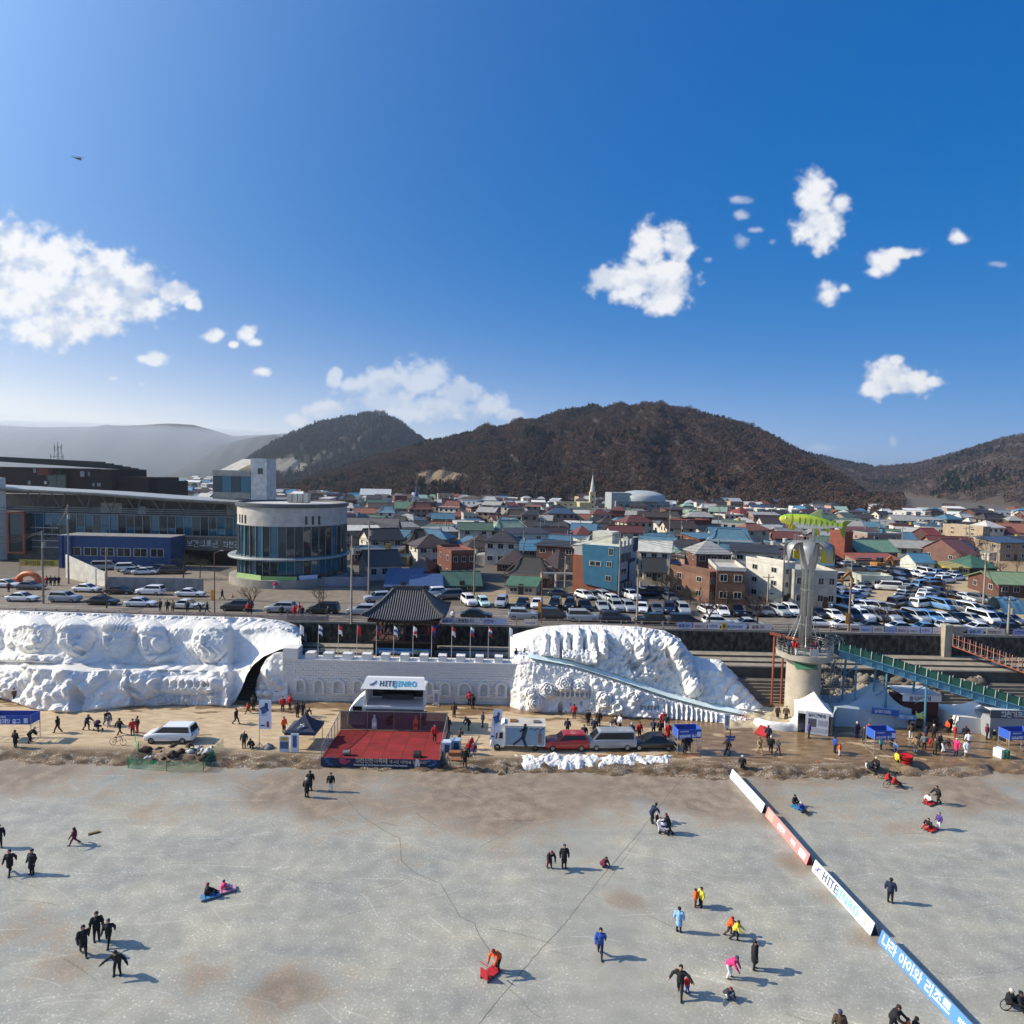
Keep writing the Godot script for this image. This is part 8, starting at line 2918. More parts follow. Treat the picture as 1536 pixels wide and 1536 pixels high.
func gate(px: float,foot: float,top: float,wpx: float,words: String,label: String,turn: float) -> void:
	var p := gp(px,foot,.4)
	var s := -p.z / F
	var o := thing("blue_gate",label,"gate",p + Vector3(0,0,-.5),turn)
	var w := wpx * s
	var h := (foot - top) * s
	for sx in [-1,1]:
		for sz in [0,-1]: pt(o,"post",Vector3(sx * w * .5,0,sz * 1.3),Vector3(sx * w * .5,h,sz * 1.3),.035,.035,mat("b9bcc0",.4,.4),6)
		for q in 4: pt(o,"rung",Vector3(sx * w * .5,.4 + q * .5,0),Vector3(sx * w * .5,.4 + q * .5,-1.3),.025,.025,mat("b9bcc0",.4,.4),5)
	pb(o,"sign_front",Vector3(0,h - .45,.04),Vector3(w,.9,.05),mat("2448a0",.7,0,false))
	pb(o,"sign_back",Vector3(0,h - .45,-1.34),Vector3(w,.9,.05),mat("2448a0",.7,0,false))
	for sx in [-1,1]: pb(o,"sign_side",Vector3(sx * w * .5,h - .45,-.65),Vector3(.05,.9,1.25),mat("2a55b4",.7,0,false))
	var k := MB.new()
	var sz2 := minf(.42,w * .8 / 8.0)
	hangul(k,words,Vector3(-w * .44,h - .78,.07),sz2,.15)
	hangul(k,"화천산천어축제",Vector3(-w * .4,h - .26,.07),sz2 * .5,.15)
	part(o,"lettering",k.mesh(),mat("e4e8f0",.7,0,false))
	pb(o,"notice_square",Vector3(w * .4,h - .5,.07),Vector3(.4,.5,.02),mat("c9d2e4",.7,0,false))
func marquee(called: String,_u: Array,x0: float,x1: float,base: float,eave: float,top: float,xp: float,hex: String,label: String) -> void:
	var z := gp((x0 + x1) * .5,base,BANK).z
	var a := gz(x0,base,z)
	var b := gz(x1,base,z)
	var o := thing(called,label,"marquee",Vector3((a.x + b.x) * .5,BANK,z))
	var w := b.x - a.x
	var h := gz((x0 + x1) * .5,eave,z).y - BANK
	var d := 4.2
	var pk := gz(xp,top,z - d * .5).y - BANK
	var pxl := gz(xp,top,z - d * .5).x - o.position.x
	var k := MB.new()
	var peak := Vector3(pxl,pk,-d * .5)
	var cs := [Vector3(-w * .5,h,0),Vector3(w * .5,h,0),Vector3(w * .5,h,-d),Vector3(-w * .5,h,-d)]
	for s in 4:
		var c0: Vector3 = cs[s]
		var c1: Vector3 = cs[(s + 1) % 4]
		var rows := []
		for r in 7:
			var t := r / 6.0
			var row := []
			for q in 9:
				var p := c0.lerp(c1,q / 8.0).lerp(peak,t)
				p.y -= (pk - h) * .30 * sin(t * PI)
				p.y -= .25 * sin(q / 8.0 * PI) * (1.0 - t)
				row.append(p)
			rows.append(row)
		k.grid(rows)
	part(o,"canopy",k.mesh(),mat(hex,.8,0,false))
	for s in 4:
		var c0: Vector3 = cs[s]
		var c1: Vector3 = cs[(s + 1) % 4]
		var rows := []
		for r in 4:
			var row := []
			for q in 13:
				var p := c0.lerp(c1,q / 12.0)
				var out := Vector3(p.x,0,p.z + d * .5).normalized() * (.25 * (1.0 - r / 3.0) + .07 * sin(q * 2.4) * (1.0 - r / 3.0))
				p.y = h * r / 3.0 - .25 * sin(q / 12.0 * PI) * float(r == 3)
				row.append(p + out)
			rows.append(row)
		var m := MB.new()
		m.grid(rows)
		part(o,"side_wall",m.mesh(),mat(hex,.85,0,false))
	for s in 4: pt(o,"guy_pole",cs[s] * Vector3(1,0,1),cs[s],.05,.05,mat("8a8c8e",.5),6)
	pt(o,"mast",Vector3(pxl,0,-d * .5),peak,.06,.06,mat("8a8c8e",.5),6)
# ---------------------------------------------------------------- railing,poles,trees,boards on the ice
func limbs(k: MB,a: Vector3,d: Vector3,l: float,r: float,n: int,q: RandomNumberGenerator) -> void:
	var b := a + d * l
	k.tube(a,b,r,r * .68,5 if n > 2 else 3,false)
	if n == 0: return
	for s in (3 if n > 1 else 4):
		var e := (d + Vector3(q.randfn(),q.randfn() * .6 + .22,q.randfn()) * .52).normalized()
		limbs(k,a.lerp(b,q.randf_range(.55,1.0)),e,l * q.randf_range(.6,.8),r * .55,n - 1,q)
func bare_tree(at: Vector3,h: float,sd: int,label: String) -> void:
	var q := RandomNumberGenerator.new()
	q.seed = sd
	var o := thing("bare_tree",label,"tree",at,.0,"bare trees along the street")
	pt(o,"trunk",Vector3.ZERO,Vector3(.05,h * .36,0),h * .028,h * .02,mat("3b3029",.95),7)
	var k := MB.new()
	for s in 5: limbs(k,Vector3(.05,h * .34,0),Vector3(cos(s * 1.3) * .6,1,sin(s * 1.3) * .6).normalized(),h * .26,h * .014,4,q)
	part(o,"crown",k.mesh(),mat("57453c",.95))
func pine(at: Vector3,h: float,sd: int,label: String) -> void:
	var q := RandomNumberGenerator.new()
	q.seed = sd
	var o := thing("pine_tree",label,"tree",at)
	pt(o,"trunk",Vector3.ZERO,Vector3(.1,h * .8,0),h * .03,h * .015,mat("4a3729",.95),7)
	var k := MB.new()
	for c in 9:
		var ctr := Vector3(q.randf_range(-.35,.35),q.randf_range(.45,1.0),q.randf_range(-.35,.35)) * h
		for s in 130:
			var p := ctr + Vector3(q.randfn() * .16,q.randfn() * .05,q.randfn() * .16) * h
			var a := Vector3(q.randfn(),q.randfn(),q.randfn()).normalized() * .16
			k.tri(p,p + a,p + a.rotated(Vector3.UP,.5) * .8 + Vector3.UP * .05)
	part(o,"crown",k.mesh(),mat("3f4a2c",.95))
func build_street() -> void:
	var rl := thing("river_railing","long steel railing along the road above the river wall","railing",Vector3(0,ROAD + .2,-89.85))
	for q in 62: pb(rl,"post",Vector3(-92 + q * 3.0,.5,0),Vector3(.14,1.1,.14),mat("b5a8a0",.8))
	for h in [.2,.55,.95]: pb(rl,"rail",Vector3(0,h,0),Vector3(186,.09,.07),mat("a8938a",.8))
	for q in 22: pb(rl,"panel",Vector3(-90.5 + q * 3.0,.42,-.05),Vector3(2.8,.7,.03),mat(["b8a096","c4b4aa","aa948c"][q % 3],.85))
	var bc := ["c9c2cc","b9c0d6","d2c6c2","a9b2cc","cdbfae","8f9cc2","c2b0b0"]
	var n := 0
	for q in [[601,655],[662,682],[683,720],[722,760],[786,806],[1016,1038],[1040,1060],[1062,1080],[1085,1120],[1124,1158],[1290,1308],[1310,1326],[1328,1344],[1346,1362],[1364,1380],[1382,1398],[1400,1412],[1452,1476],[1480,1508],[1520,1545]]:
		var a := gz(q[0],940,-89.7)
		var b := gz(q[1],940,-89.7)
		var bn := thing("railing_banner","%s lettered banner tied to the river railing" % ["pale pink","pale blue","cream pink","slate blue","tan","blue","dusty rose"][n % 7],"banner",Vector3((a.x + b.x) * .5,ROAD + .75,-89.72),.0,"banners on the river railing")
		pb(bn,"cloth",Vector3.ZERO,Vector3(b.x - a.x,.85,.03),mat(bc[n % 7],.85,0,false))
		var k := MB.new()
		hangul(k,["화천산천어축제","얼음나라","환영합니다","산천어"][n % 4],Vector3(-(b.x - a.x) * .38,-.22,.02),minf(.45,(b.x - a.x) * .7 / [7,4,5,3][n % 4]),.16)
		part(bn,"lettering",k.mesh(),mat(["7d3038","2f4274","3a3a44"][n % 3],.8,0,false))
		n += 1
	var yb := thing("yellow_sign","small yellow warning panel on the river railing","sign",Vector3(gz(1086,945,-89.6).x,ROAD + .8,-89.62))
	pb(yb,"panel",Vector3.ZERO,Vector3(.7,.95,.04),mat("c9ad2a",.7,0,false))
	pb(yb,"print",Vector3(0,0,.03),Vector3(.3,.5,.02),mat("3a3420",.7,0,false))
	# utility poles: foot,top,kind
	var U := [[65,905,795],[103,876,756],[160,886,821],[527,936,802],[553,893,780],[535,806,762],[659,826,782],[711,893,808],[785,842,796],[810,818,772],[847,884,833],[928,898,799],[955,936,853],[1003,832,764],[1021,826,781],[1077,800,758],[1102,866,826],[1151,911,860],[1173,912,816],[1276,880,842],[1273,946,872],[1317,812,781],[1326,815,780],[1352,830,790],[1388,815,779],[1395,812,783],[1447,830,790],[1452,832,788],[1468,836,800],[1474,917,826],[1488,832,802],[1512,838,806],[1530,834,806],[1511,956,893],[1410,815,782],[870,812,778],[620,800,770],[745,800,768],[965,828,796],[1040,850,815],[1495,848,815],[1483,850,812]]
	var last := Vector3.ZERO
	for q in U:
		var p := gp(q[0],q[1],TOWN)
		var h: float = (q[1] - q[2]) * -p.z / F
		var near := "behind the houses" if q[1] < 850 else "beside the parked cars" if q[1] < 915 else "by the river road"
		var o := thing("utility_pole","%s concrete utility pole %s %s" % [["grey","tan","tan"][int(q[0]) % 3],"with a transformer" if int(q[0]) % 2 else "with a plain cross arm",near],"pole",p,.0,"utility poles")
		pt(o,"shaft",Vector3.ZERO,Vector3(0,h,0),.17,.11,mat("a59c90" if int(q[0]) % 3 else "8c847a",.9),7)
		pb(o,"cross_arm",Vector3(0,h - .6,0),Vector3(1.9,.1,.1),mat("6a6560",.8))
		if int(q[0]) % 2: pt(o,"transformer",Vector3(.35,h - 2.6,.1),Vector3(.35,h - 1.7,.1),.26,.26,mat("9a9c9c",.6),8)
		for s in [-.8,.8]: pt(o,"insulator",Vector3(s,h - .55,0),Vector3(s,h - .3,0),.05,.04,mat("3a332e",.6),5)
	for w in [[103,756,65,795,876,905],[65,797,-60,790,905,905],[103,760,-60,748,876,890],[527,804,711,810,936,893],[711,810,928,801,893,898],[928,801,1173,818,898,912],[553,782,659,784,893,826],[1474,828,1511,895,917,956],[1474,830,1276,844,917,880]]:
		var za := gp(w[0],w[4],TOWN).z
		var zb := gp(w[2],w[5],TOWN).z
		var a := gz(w[0],w[1],za)
		var b := gz(w[2],w[3],zb)
		var k := MB.new()
		for s in 3:
			var prev := a
			for t in range(1,11):
				var c := a.lerp(b,t / 10.0) + Vector3(0,-1.2 * sin(t / 10.0 * PI) - s * .5 * sin(t / 10.0 * PI),(s - 1) * .3)
				k.tube(prev,c,.03,.03,3,false)
				prev = c
		solo("power_line",k.mesh(),mat("1f1e1e",.7),"dark sagging power lines between utility poles","power line","power lines")
	for q in [[812,935,852,"7d4436"],[322,920,828,"6d3d33"],[1273,948,880,"7d4436"]]:
		var p := gp(q[0],q[1],ROAD)
		var h: float = (q[1] - q[2]) * -p.z / F
		var o := thing("street_lamp","rust brown street lamp with an orange pennant at the kerb","street lamp",p,.0,"street lamps")
		pt(o,"post",Vector3.ZERO,Vector3(0,h,0),.09,.07,mat(q[3],.7),8)
		pt(o,"lamp_arm",Vector3(0,h,0),Vector3(.9,h + .35,0),.05,.05,mat(q[3],.7),6)
		pb(o,"lamp_head",Vector3(1.1,h + .4,0),Vector3(.5,.12,.22),mat("b9bcbc",.5))
		pb(o,"pennant",Vector3(-.3,h * .3,0),Vector3(.5,1.6,.03),mat("d08a28",.8,0,false))
	var T := [[160,912,872,"beside the black sedan at the kerb"],[377,922,872,"behind the stair passage of the snow wall"],[480,922,876,"before the round glass building"],[1063,943,888,"between the black minivan and the white SUV"],[1135,946,884,"beside the silver sedan at the kerb"],[1325,948,898,"beyond the fish tower at the kerb"],[1003,905,850,"beside the brown brick corner house"],[1090,912,868,"before the brown brick corner house"],[1462,838,800,"beside the beige apartment block"],[990,900,862,"beside the blue house"],[1420,900,872,"in the sandy car park"],[690,778,760,"in the orchard below the pink flats"],[720,780,762,"in the orchard near the pink flats"],[655,782,764,"in the orchard behind the blue roofs"],[960,815,790,"behind the pale flat roof"],[1170,790,766,"before the white apartment slabs"],[1500,866,840,"on the tan field"],[1525,860,836,"at the edge of the tan field"],[1440,850,822,"behind the green shelter"]]
	for q in T.size():
		var p := gp(T[q][0],T[q][1],ROAD)
		bare_tree(p,(T[q][1] - T[q][2]) * -p.z / F,300 + q,"bare brown street tree " + T[q][3])
	for q in [[275,868,834,"garden pine with flat tiers on the clinic forecourt"],[300,868,838,"second garden pine beside the sign wall of the clinic"],[1035,905,880,"rust coloured round evergreen before the brick corner house"],[1250,800,778,"dark pine behind the brick church tower"],[605,762,744,"dark pine behind the green roofed house"],[870,810,794,"dark pine among the houses"]]:
		var p := gp(q[0],q[1],ROAD)
		pine(p,(q[1] - q[2]) * -p.z / F,int(q[0]),q[3])
	# advertising boards across the ice
	var B := [[1094,1166,1142,1220,"dfe2e8","far white advertising board with small print on the ice"],[1147,1224,1209,1298,"c8807c","pink advertising board on the ice"],[1217,1306,1305,1404,"e2e5ea","white lettered advertising board with an emblem on the ice"],[1316,1414,1452,1562,"4f84c4","sky blue lettered advertising board on the ice"]]
	for q in 4:
		var b: Array = B[q]
		var a := gp(b[0],b[1])
		var e := gp(b[2],b[3])
		var L := a.distance_to(e)
		var xd := (e - a) / L
		var o := thing("ice_board",b[5],"advertising board",a.lerp(e,.5))
		o.rotation.y = atan2(-xd.z,xd.x)
		var h := .85
		var t := pb(o,"face",Vector3(0,h * .5,-.16),Vector3(L,h,.04),mat(b[4],.6,0,false))
		t.rotation.x = -.3
		var k := MB.new()
		for s in [-1,1]:
			var x: float = s * (L * .5 - .03)
			k.tri(Vector3(x,0,0),Vector3(x,h * .95,-.3),Vector3(x,0,-.62)); k.tri(Vector3(x,0,-.62),Vector3(x,h * .95,-.3),Vector3(x,0,0))
		part(o,"end_panel",k.mesh(),mat("3a3f48" if q != 1 else "a83a30",.8,0,false))
		var bk := pb(o,"back_face",Vector3(0,h * .48,-.47),Vector3(L,h,.04),mat("9aa0aa",.8,0,false))
		bk.rotation.x = .36
		if q == 2 or q == 0:
			var m := mat("46506a" if q == 2 else "a9b0bc",.7,0,false)
			if q == 2:
				part(t,"lettering",latin("HITE",.62),m,Vector3(-1.25,0,.03))
				part(t,"lettering",latin("JINRO",.62),mat("5fa6c6",.7,0,false),Vector3(.75,0,.03))
				k = MB.new()
				k.bar(Vector3(-.3,-.2,0),Vector3(.3,.2,0),.02,.12); k.bar(Vector3(0,-.25,0),Vector3(.05,.3,0),.02,.12)
				part(t,"emblem",k.mesh(),mat("7d7ab0",.7,0,false),Vector3(-2.75,0,.03))
				pb(t,"bottle_print",Vector3(2.6,0,.03),Vector3(.14,.5,.02),mat("c9a08c",.7,0,false))
			else: pb(t,"print",Vector3(1.2,-.05,.03),Vector3(1.2,.25,.02),m)
		else:
			k = MB.new()
			if q == 3:
				hangul(k,"나라",Vector3(-L * .46,-.28,.03),.6,.15)
				hangul(k,"아이와 리조트",Vector3(-L * .25,-.28,.03),.6,.15)
				hangul(k,"화천산천어축제",Vector3(L * .38,-.1,.03),.25,.15)
			else:
				hangul(k,"산천어",Vector3(-L * .2,-.2,.03),.42,.14)
				hangul(k,"축제",Vector3(L * .12,-.2,.03),.34,.14)
				pb(t,"white_patch",Vector3(L * .38,-.05,.03),Vector3(.9,.5,.02),mat("e0dcd8",.7,0,false))
				pb(t,"photo_print",Vector3(-L * .38,0,.03),Vector3(1.0,.7,.02),mat("b59a8c",.7,0,false))
			part(t,"lettering",k.mesh(),mat("e8eef4",.7,0,false))
	# diggers in the car park
	for q in [[1252,884,1.0],[1318,856,.8]]:
		var o := thing("excavator","orange excavator parked %s" % ("beside the site cabin" if q[0] < 1300 else "behind the sandy car park"),"excavator",gp(q[0],q[1],TOWN),15.0)
		var m := mat("c07a22",.6)
		for s in [-1,1]: pb(o,"track",Vector3(0,.45,s * 1.0),Vector3(3.4,.9,.5),mat("2a2826",.9))
		pb(o,"house",Vector3(-.3,1.5,0),Vector3(2.8,1.2,2.2),m)
		pb(o,"cab",Vector3(.7,2.5,-.5),Vector3(1.2,1.5,1.0),glass("20262a"))
		var k := MB.new()
		k.bar(Vector3(1.0,1.8,.3),Vector3(3.2,3.6,.3),.35,.5); k.bar(Vector3(3.2,3.6,.3),Vector3(4.2,1.4,.3),.3,.4)
		part(o,"boom",k.mesh(),m)
		pb(o,"bucket",Vector3(4.0,.8,.3),Vector3(.9,.8,.9),mat("6a5a40",.7))
	# things on the festival ground
	for q in [[1130,950,945,"blue tarpaulin covered stack beside the long brick building",1492,1527,918,905,"4f86b0"]]:
		var a := gp(q[4],q[6],TOWN)
		var b := gp(q[5],q[6],TOWN)
		var k := MB.new()
		var w := b.x - a.x
		var rows := []
		for r in 6:
			var row := []
			for c in 12: row.append(Vector3((c / 11.0 - .5) * w * (1.0 - .1 * r / 5.0),[0,1.6,2.3,2.5,1.8,0][r] + .15 * sin(c * 1.9 + r),2.0 - r * .9))
			rows.append(row)
		k.grid(rows)
		solo("tarpaulin_stack",k.mesh(),mat(q[8],.7),q[3],"tarpaulin","",(a + b) * .5)
func sled(at: Vector3,turn: float,hex: String,label: String,chair := false) -> void:
	var o := thing("sled",label,"sled",at,turn)
	for s in [-1,1]: pb(o,"runner",Vector3(s * .26,.05,0),Vector3(.05,.1,1.2),mat("8a8c90",.4,.5))
	for q in 4: pb(o,"slat",Vector3(0,.14,-.45 + q * .3),Vector3(.62,.05,.24),mat(hex,.6,0,false))
	if chair:
		pb(o,"backrest",Vector3(0,.42,-.55),Vector3(.55,.42,.06),mat(hex,.6,0,false))
		pt(o,"handle",Vector3(-.3,1.0,-.6),Vector3(.3,1.0,-.6),.03,.03,mat(hex,.6,0,false),6)
# ---------------------------------------------------------------- the crowd
const HUE := {"k": ["black","15161a"],"n": ["navy","1b2440"],"r": ["red","b01c20"],"o": ["orange","d8591c"],"y": ["yellow","cfc13a"],"b": ["blue","24489a"],"l": ["light blue","86b2d8"],"p": ["pink","d8336e"],"w": ["white","d5d5d8"],"g": ["grey","6a6d72"],"t": ["tan","a1825c"],"m": ["maroon","5e1a33"],"v": ["purple","4a3578"],"c": ["teal","3aa3ae"],"e": ["brown","4c392b"],"d": ["dark grey","2c2e33"]}
const POSE := {"s": ["stand","standing"],"c": ["coat","in a long coat"],"w": ["walk","walking"],"W": ["walkcoat","walking"],"b": ["bend","bending down"],"p": ["push","leaning forward"],"r": ["reach","stooping"],"k": ["crouch","crouching"],"t": ["sit","sitting"],"f": ["phone","on the phone"],"a": ["arms","striding"]}
# px,py,elevation kind,pose,turn,jacket + trousers,height,place
func crowd(place: String,group: String,elev: float,rows: Array) -> void:
	for q in rows:
		var j: Array = HUE[q[3][0]]
		var l: Array = HUE[q[3][1]]
		var h: float = q[4] if q.size() > 4 else 1.7
		var lab := "%s, %s top, %s trousers, %s %s" % ["child" if h < 1.4 else "person",j[0],l[0],POSE[q[2].left(1)][1],q[5] if q.size() > 5 else place]
		var e: float = q[6] if q.size() > 6 else elev
		var hat: String = ["17130f","0f0f11","241a14","101216","b9b4aa","6d1f24","2a3350"][int(q[0] + q[1]) % 7]
		person(gp(q[0],q[1],e),POSE[q[2].left(1)][0],float(q[2].substr(1)),j[1],l[1],lab,h,hat,group,"1a1a1c" if int(q[0]) % 3 else "")
func build_crowd() -> void:
	var I := "people on the ice"
	crowd("on the open ice",I,.0,[
		[15,1311,"W15","kk",1.72,"beside one with a red bag"],[48,1311,"c-10","kk",1.72,"with a red bag at the front"],[-1,1271,"s40","kk"],[112,1267,"a-70","mm",1.3,"near a lost plank"],[125,1432,"W40","kk",1.75,"arm in arm"],[145,1411,"s30","kk",1.75,"behind a pair"],[163,1418,"w10","kk",1.6,"next to a pair"],[176,1462,"r10","kk",1.65,"before three others in black"],
		[460,1196,"c170","kk",1.72,"near the stage front"],[465,1186,"c190","kd",1.8,"near the stage front"],[496,1187,"s10","kw",1.65,"with a blue bag near the stage"],[824,1302,"b20","km",1.65,"over a child"],[846,1302,"c5","kk",1.72,"carrying a dark bag"],[905,1300,"k60","mm",1.3,"on the long crack"],
		[978,1234,"b120","nk",1.75,"by the long crack"],[985,1238,"s60","kk",1.0,"by the long crack"],[990,1248,"s20","ww",1.2,"by the long crack"],[1001,1251,"p-120","kk",1.7,"holding a white pushchair"],[1051,1360,"s-70","yk",1.3,"hugging one in orange"],[1043,1360,"s70","oe",1.2,"hugged by one in yellow"],[1018,1398,"c160","lk",1.6,"alone on the ice"],
		[1095,1402,"p80","oe",1.2,"holding on to one in yellow"],[1104,1411,"p60","yk",1.35,"pulling one in orange"],[900,1434,"w-8","bn",1.7,"alone on the ice"],[746,1457,"b-40","ok",1.7,"over a red sled"],[1020,1494,"a-20","kk",1.75,"carrying a child"],[1031,1488,"s30","rb",.95,"hanging on an adult"],[1094,1467,"b60","pw",1.6,"picking something up"],[1091,1497,"k40","dw",1.2,"on the ice"],[1131,1454,"f70","kk",1.7,"alone on the ice"],
		[1335,1354,"s150","nk",1.7,"behind the lettered boards"],[1258,1562,"s170","ek",1.65,"with a white cap"],[1341,1552,"p50","kk",1.7,"behind a red sled"],[1361,1556,"t50","ok",1.5,"on a red sled"],[1374,1552,"t60","kk",1.4,"on a red sled"],[1516,1512,"t40","kk",1.6,"on an ice bicycle"],[1530,1516,"t40","kk",1.6,"behind on an ice bicycle"],[312,1345,"t120","kk",1.4,"on a blue sled"],[336,1336,"t120","pw",1.1,"on a pink sled"],
		[1192,1209,"t30","kk",1.5,"at the back of a blue sled"],[1201,1218,"t30","bk",1.3,"at the front of a blue sled"],[1392,1204,"t-60","wr",1.2,"on a red sled"],[1406,1206,"p-80","kk",1.7,"pushing a red sled"],[1392,1243,"t-60","kr",1.3,"on a second red sled"],[1408,1244,"s-80","vw",1.4,"behind a second red sled"],[1113,1159,"s160","kk",1.7,"at the end of the white board"],[1315,1160,"p-70","kk",1.7,"bent over a pushchair"],[1300,1158,"s40","ww",1.1,"beside a pushchair"],[1332,1174,"t50","rk",1.6,"on an ice bicycle"],[1342,1180,"t50","rk",1.6,"at the front of an ice bicycle"],[1345,1152,"s90","yk",1.7,"beside the stack of red sleds"]])
	var P := "people on the festival path"
	crowd("on the path before the carved heads",P,BANK,[[23,1121,"c170","kk"],[45,1114,"b120","kk"],[87,1099,"w-90","kk"],[131,1095,"p80","nk",1.7,"pushing a purple pushchair"],[160,1088,"p60","dn"],[163,1090,"s20","gw",1.3],[179,1102,"w170","kk"],[199,1103,"s30","rm"],[206,1099,"s-30","kr"],[22,1054,"s170","ek",1.7,"against the carved snow wall"],
		[354,1086,"w80","kk"],[366,1122,"s10","dk",1.7,"near the white banner"],[378,1122,"k-20","kk",1.7,"near the white banner"],[372,1070,"w-60","rk",1.2,"by the stairway"],[380,1065,"s160","kk",1.75,"by the stairway"],[424,1067,"s20","rk",1.7,"before the castle wall"],[435,1064,"s-20","rk",1.7,"before the castle wall, hands low"],[426,1099,"s60","ok",1.7,"behind the navy canopy"],[446,1076,"c170","kk",1.7,"behind the navy canopy"],[454,1074,"s150","kd",1.75,"behind the navy canopy"],[460,1080,"b60","dk",1.6,"behind the navy canopy"]])
	crowd("beside the stage",P,BANK,[[681,1076,"c170","ek"],[703,1095,"b-60","kk"],[724,1091,"s-80","nk"],[672,1099,"s160","nk",1.7,"behind the stage rail"],[704,1058,"s170","rk",1.7,"before the castle windows"],[709,1063,"c160","kk",1.75,"before the castle windows"],[689,1116,"b170","et"],[697,1149,"c10","kk",1.75,"on the plywood steps",.5],[703,1130,"s10","rk",1.2],[711,1132,"s-20","mv",1.2],[707,1124,"s60","rw",1.3],[652,1112,"s20","rk",1.72,"on the red stage",1.14]])
	crowd("on the path below the slide",P,BANK,[[861,1078,"s170","rd"],[882,1088,"c20","kk"],[898,1089,"c-10","kd"],[851,1101,"s170","nk",1.7,"behind the red SUV"],[876,1112,"c0","kk",1.75,"between the red SUV and the van"],[891,1101,"s170","nk",1.7,"behind the silver van"],[917,1096,"b80","dw"],[930,1095,"s-60","wk"],[947,1108,"s170","nk"],[959,1107,"s20","rk"],[980,1102,"b170","nk"],[994,1090,"c10","rk"],[999,1094,"s170","dw"],[990,1104,"s170","kk"],[1002,1108,"c10","rr",1.7],[1016,1110,"s170","rn",1.7,"beside the blue gate"],[1027,1130,"c160","kk",1.7,"under the blue gate"],[1033,1127,"s170","kd",1.7,"under the blue gate"],[1091,1131,"w-80","kk",1.7,"beside the signpost"],[1139,1131,"w20","tt"],[1156,1130,"w-20","kk",1.8],[1167,1131,"w10","gd",1.4],[1152,1112,"s170","nk",1.7,"beside the red mat"],[1166,1080,"s20","ek",1.7,"at the foot of the slide"],[1179,1081,"s-20","ek",1.7,"at the foot of the slide"]])
	crowd("before the white booth tent",P,BANK,[[1213,1107,"s60","vk"],[1252,1129,"s90","bk"],[1259,1133,"s60","ow",1.2],[1285,1106,"c20","nv"],[1296,1113,"c-20","dd"],[1303,1108,"s-40","rk"]])
	crowd("in the crowd under the chute",P,BANK,[[1321,1124,"s80","ck",1.2],[1337,1119,"s90","kk"],[1343,1130,"s-80","lb",1.2],[1366,1108,"s170","ew"],[1373,1129,"c170","tw"],[1379,1120,"s60","kk"],[1386,1125,"s160","gk"],[1395,1118,"k60","rr",1.5],[1402,1132,"c-30","ek"],[1409,1124,"s20","dk"],[1415,1128,"b40","dw"],[1421,1099,"s-80","ok",1.4],[1425,1098,"c20","kk",1.75],[1432,1106,"s60","rr",1.3],[1434,1132,"c-60","pk"],[1449,1135,"c10","wt"],[1452,1122,"s170","wk"],[1448,1112,"s160","kd"],[1480,1109,"s50","mk"],[1491,1110,"s20","ky",1.1],[1512,1117,"s-80","wt"],[1531,1102,"s20","kk"],[1388,1112,"s60","nk"],[1400,1110,"s-30","kd"]])
	var dk := gz(1203,988,-74.0).y + 1.0
	for q in [[1178,-73.0,"kk"],[1184,-72.2,"nd"],[1190,-72.0,"rk"],[1196,-71.8,"rw"],[1218,-71.9,"kr"],[1224,-72.4,"mk"],[1230,-73.0,"dk"],[1172,-74.0,"kd"]]:
		var p := gz(q[0],960,q[1])
		person(Vector3(p.x,dk,p.z),"stand",float(int(q[0]) * 53 % 360),HUE[q[2][0]][1],HUE[q[2][1]][1],"person, %s top, %s trousers, on the fish tower deck" % [HUE[q[2][0]][0],HUE[q[2][1]][0]],1.7,"17130f","people on the tower deck")
	for q in [[578,"kk"],[588,"nd"],[599,"gk"],[611,"kd"],[622,"kk"],[634,"ek"],[643,"rk"],[652,"bk"]]:
		var p := gz(q[0],950,-83.0 if int(q[0]) % 2 else -84.6)
		person(Vector3(p.x,TER + 2.6,p.z),"coat",float(int(q[0]) * 71 % 360),HUE[q[1][0]][1],HUE[q[1][1]][1],"person in %s coat and %s trousers inside the pavilion" % [HUE[q[1][0]][0],HUE[q[1][1]][0]],1.7,"17130f","people in the pavilion")
	for q in [[774,"t60"],[787,"t40"]]:
		var p := gz(q[0],985,-77.6)
		person(p + Vector3(0,-.1,0),"sit",60.0,"1c1a1a","201f22","person in black %s at the top of the ice slide" % ("sitting first" if q[0] < 780 else "sitting ready to go"),1.7,"17130f","people at the slide top")
	crowd("above the carved heads","people on the river road",ROAD + .1,[[240,916,"s0","ek"],[251,917,"s10","kk"],[259,917,"s0","tk"],[281,918,"s0","nk"],[300,919,"b0","kd"],[311,920,"w-80","kk"],[372,921,"s0","rk"],[422,925,"s0","kk"],[441,925,"c0","rk"],[453,926,"s0","kn"],[449,921,"w-60","rr"],[492,927,"s0","kd"],[664,931,"s20","rk"],[679,932,"s0","wk"]])
	crowd("on the clinic forecourt","people at the clinic",TOWN,[[333,899,"w90","kk"],[70,878,"s0","rk"],[76,878,"c20","kk"],[82,878,"s10","nk"],[88,878,"c0","kk"],[13,888,"s0","mk"],[412,884,"s0","pw",1.4]])
	var he := thing("helicopter","tiny dark helicopter high in the blue sky","helicopter",gz(118,238,-420.0),20.0)
	pt(he,"fuselage",Vector3(-1.6,0,0),Vector3(1.4,0,0),.5,.9,mat("20262c",.5),8)
	pt(he,"tail_boom",Vector3(-1.6,.2,0),Vector3(-4.2,.5,0),.3,.12,mat("20262c",.5),6)
	pb(he,"rotor",Vector3(0,1.2,0),Vector3(7.0,.08,.25),mat("2a2c30",.5))
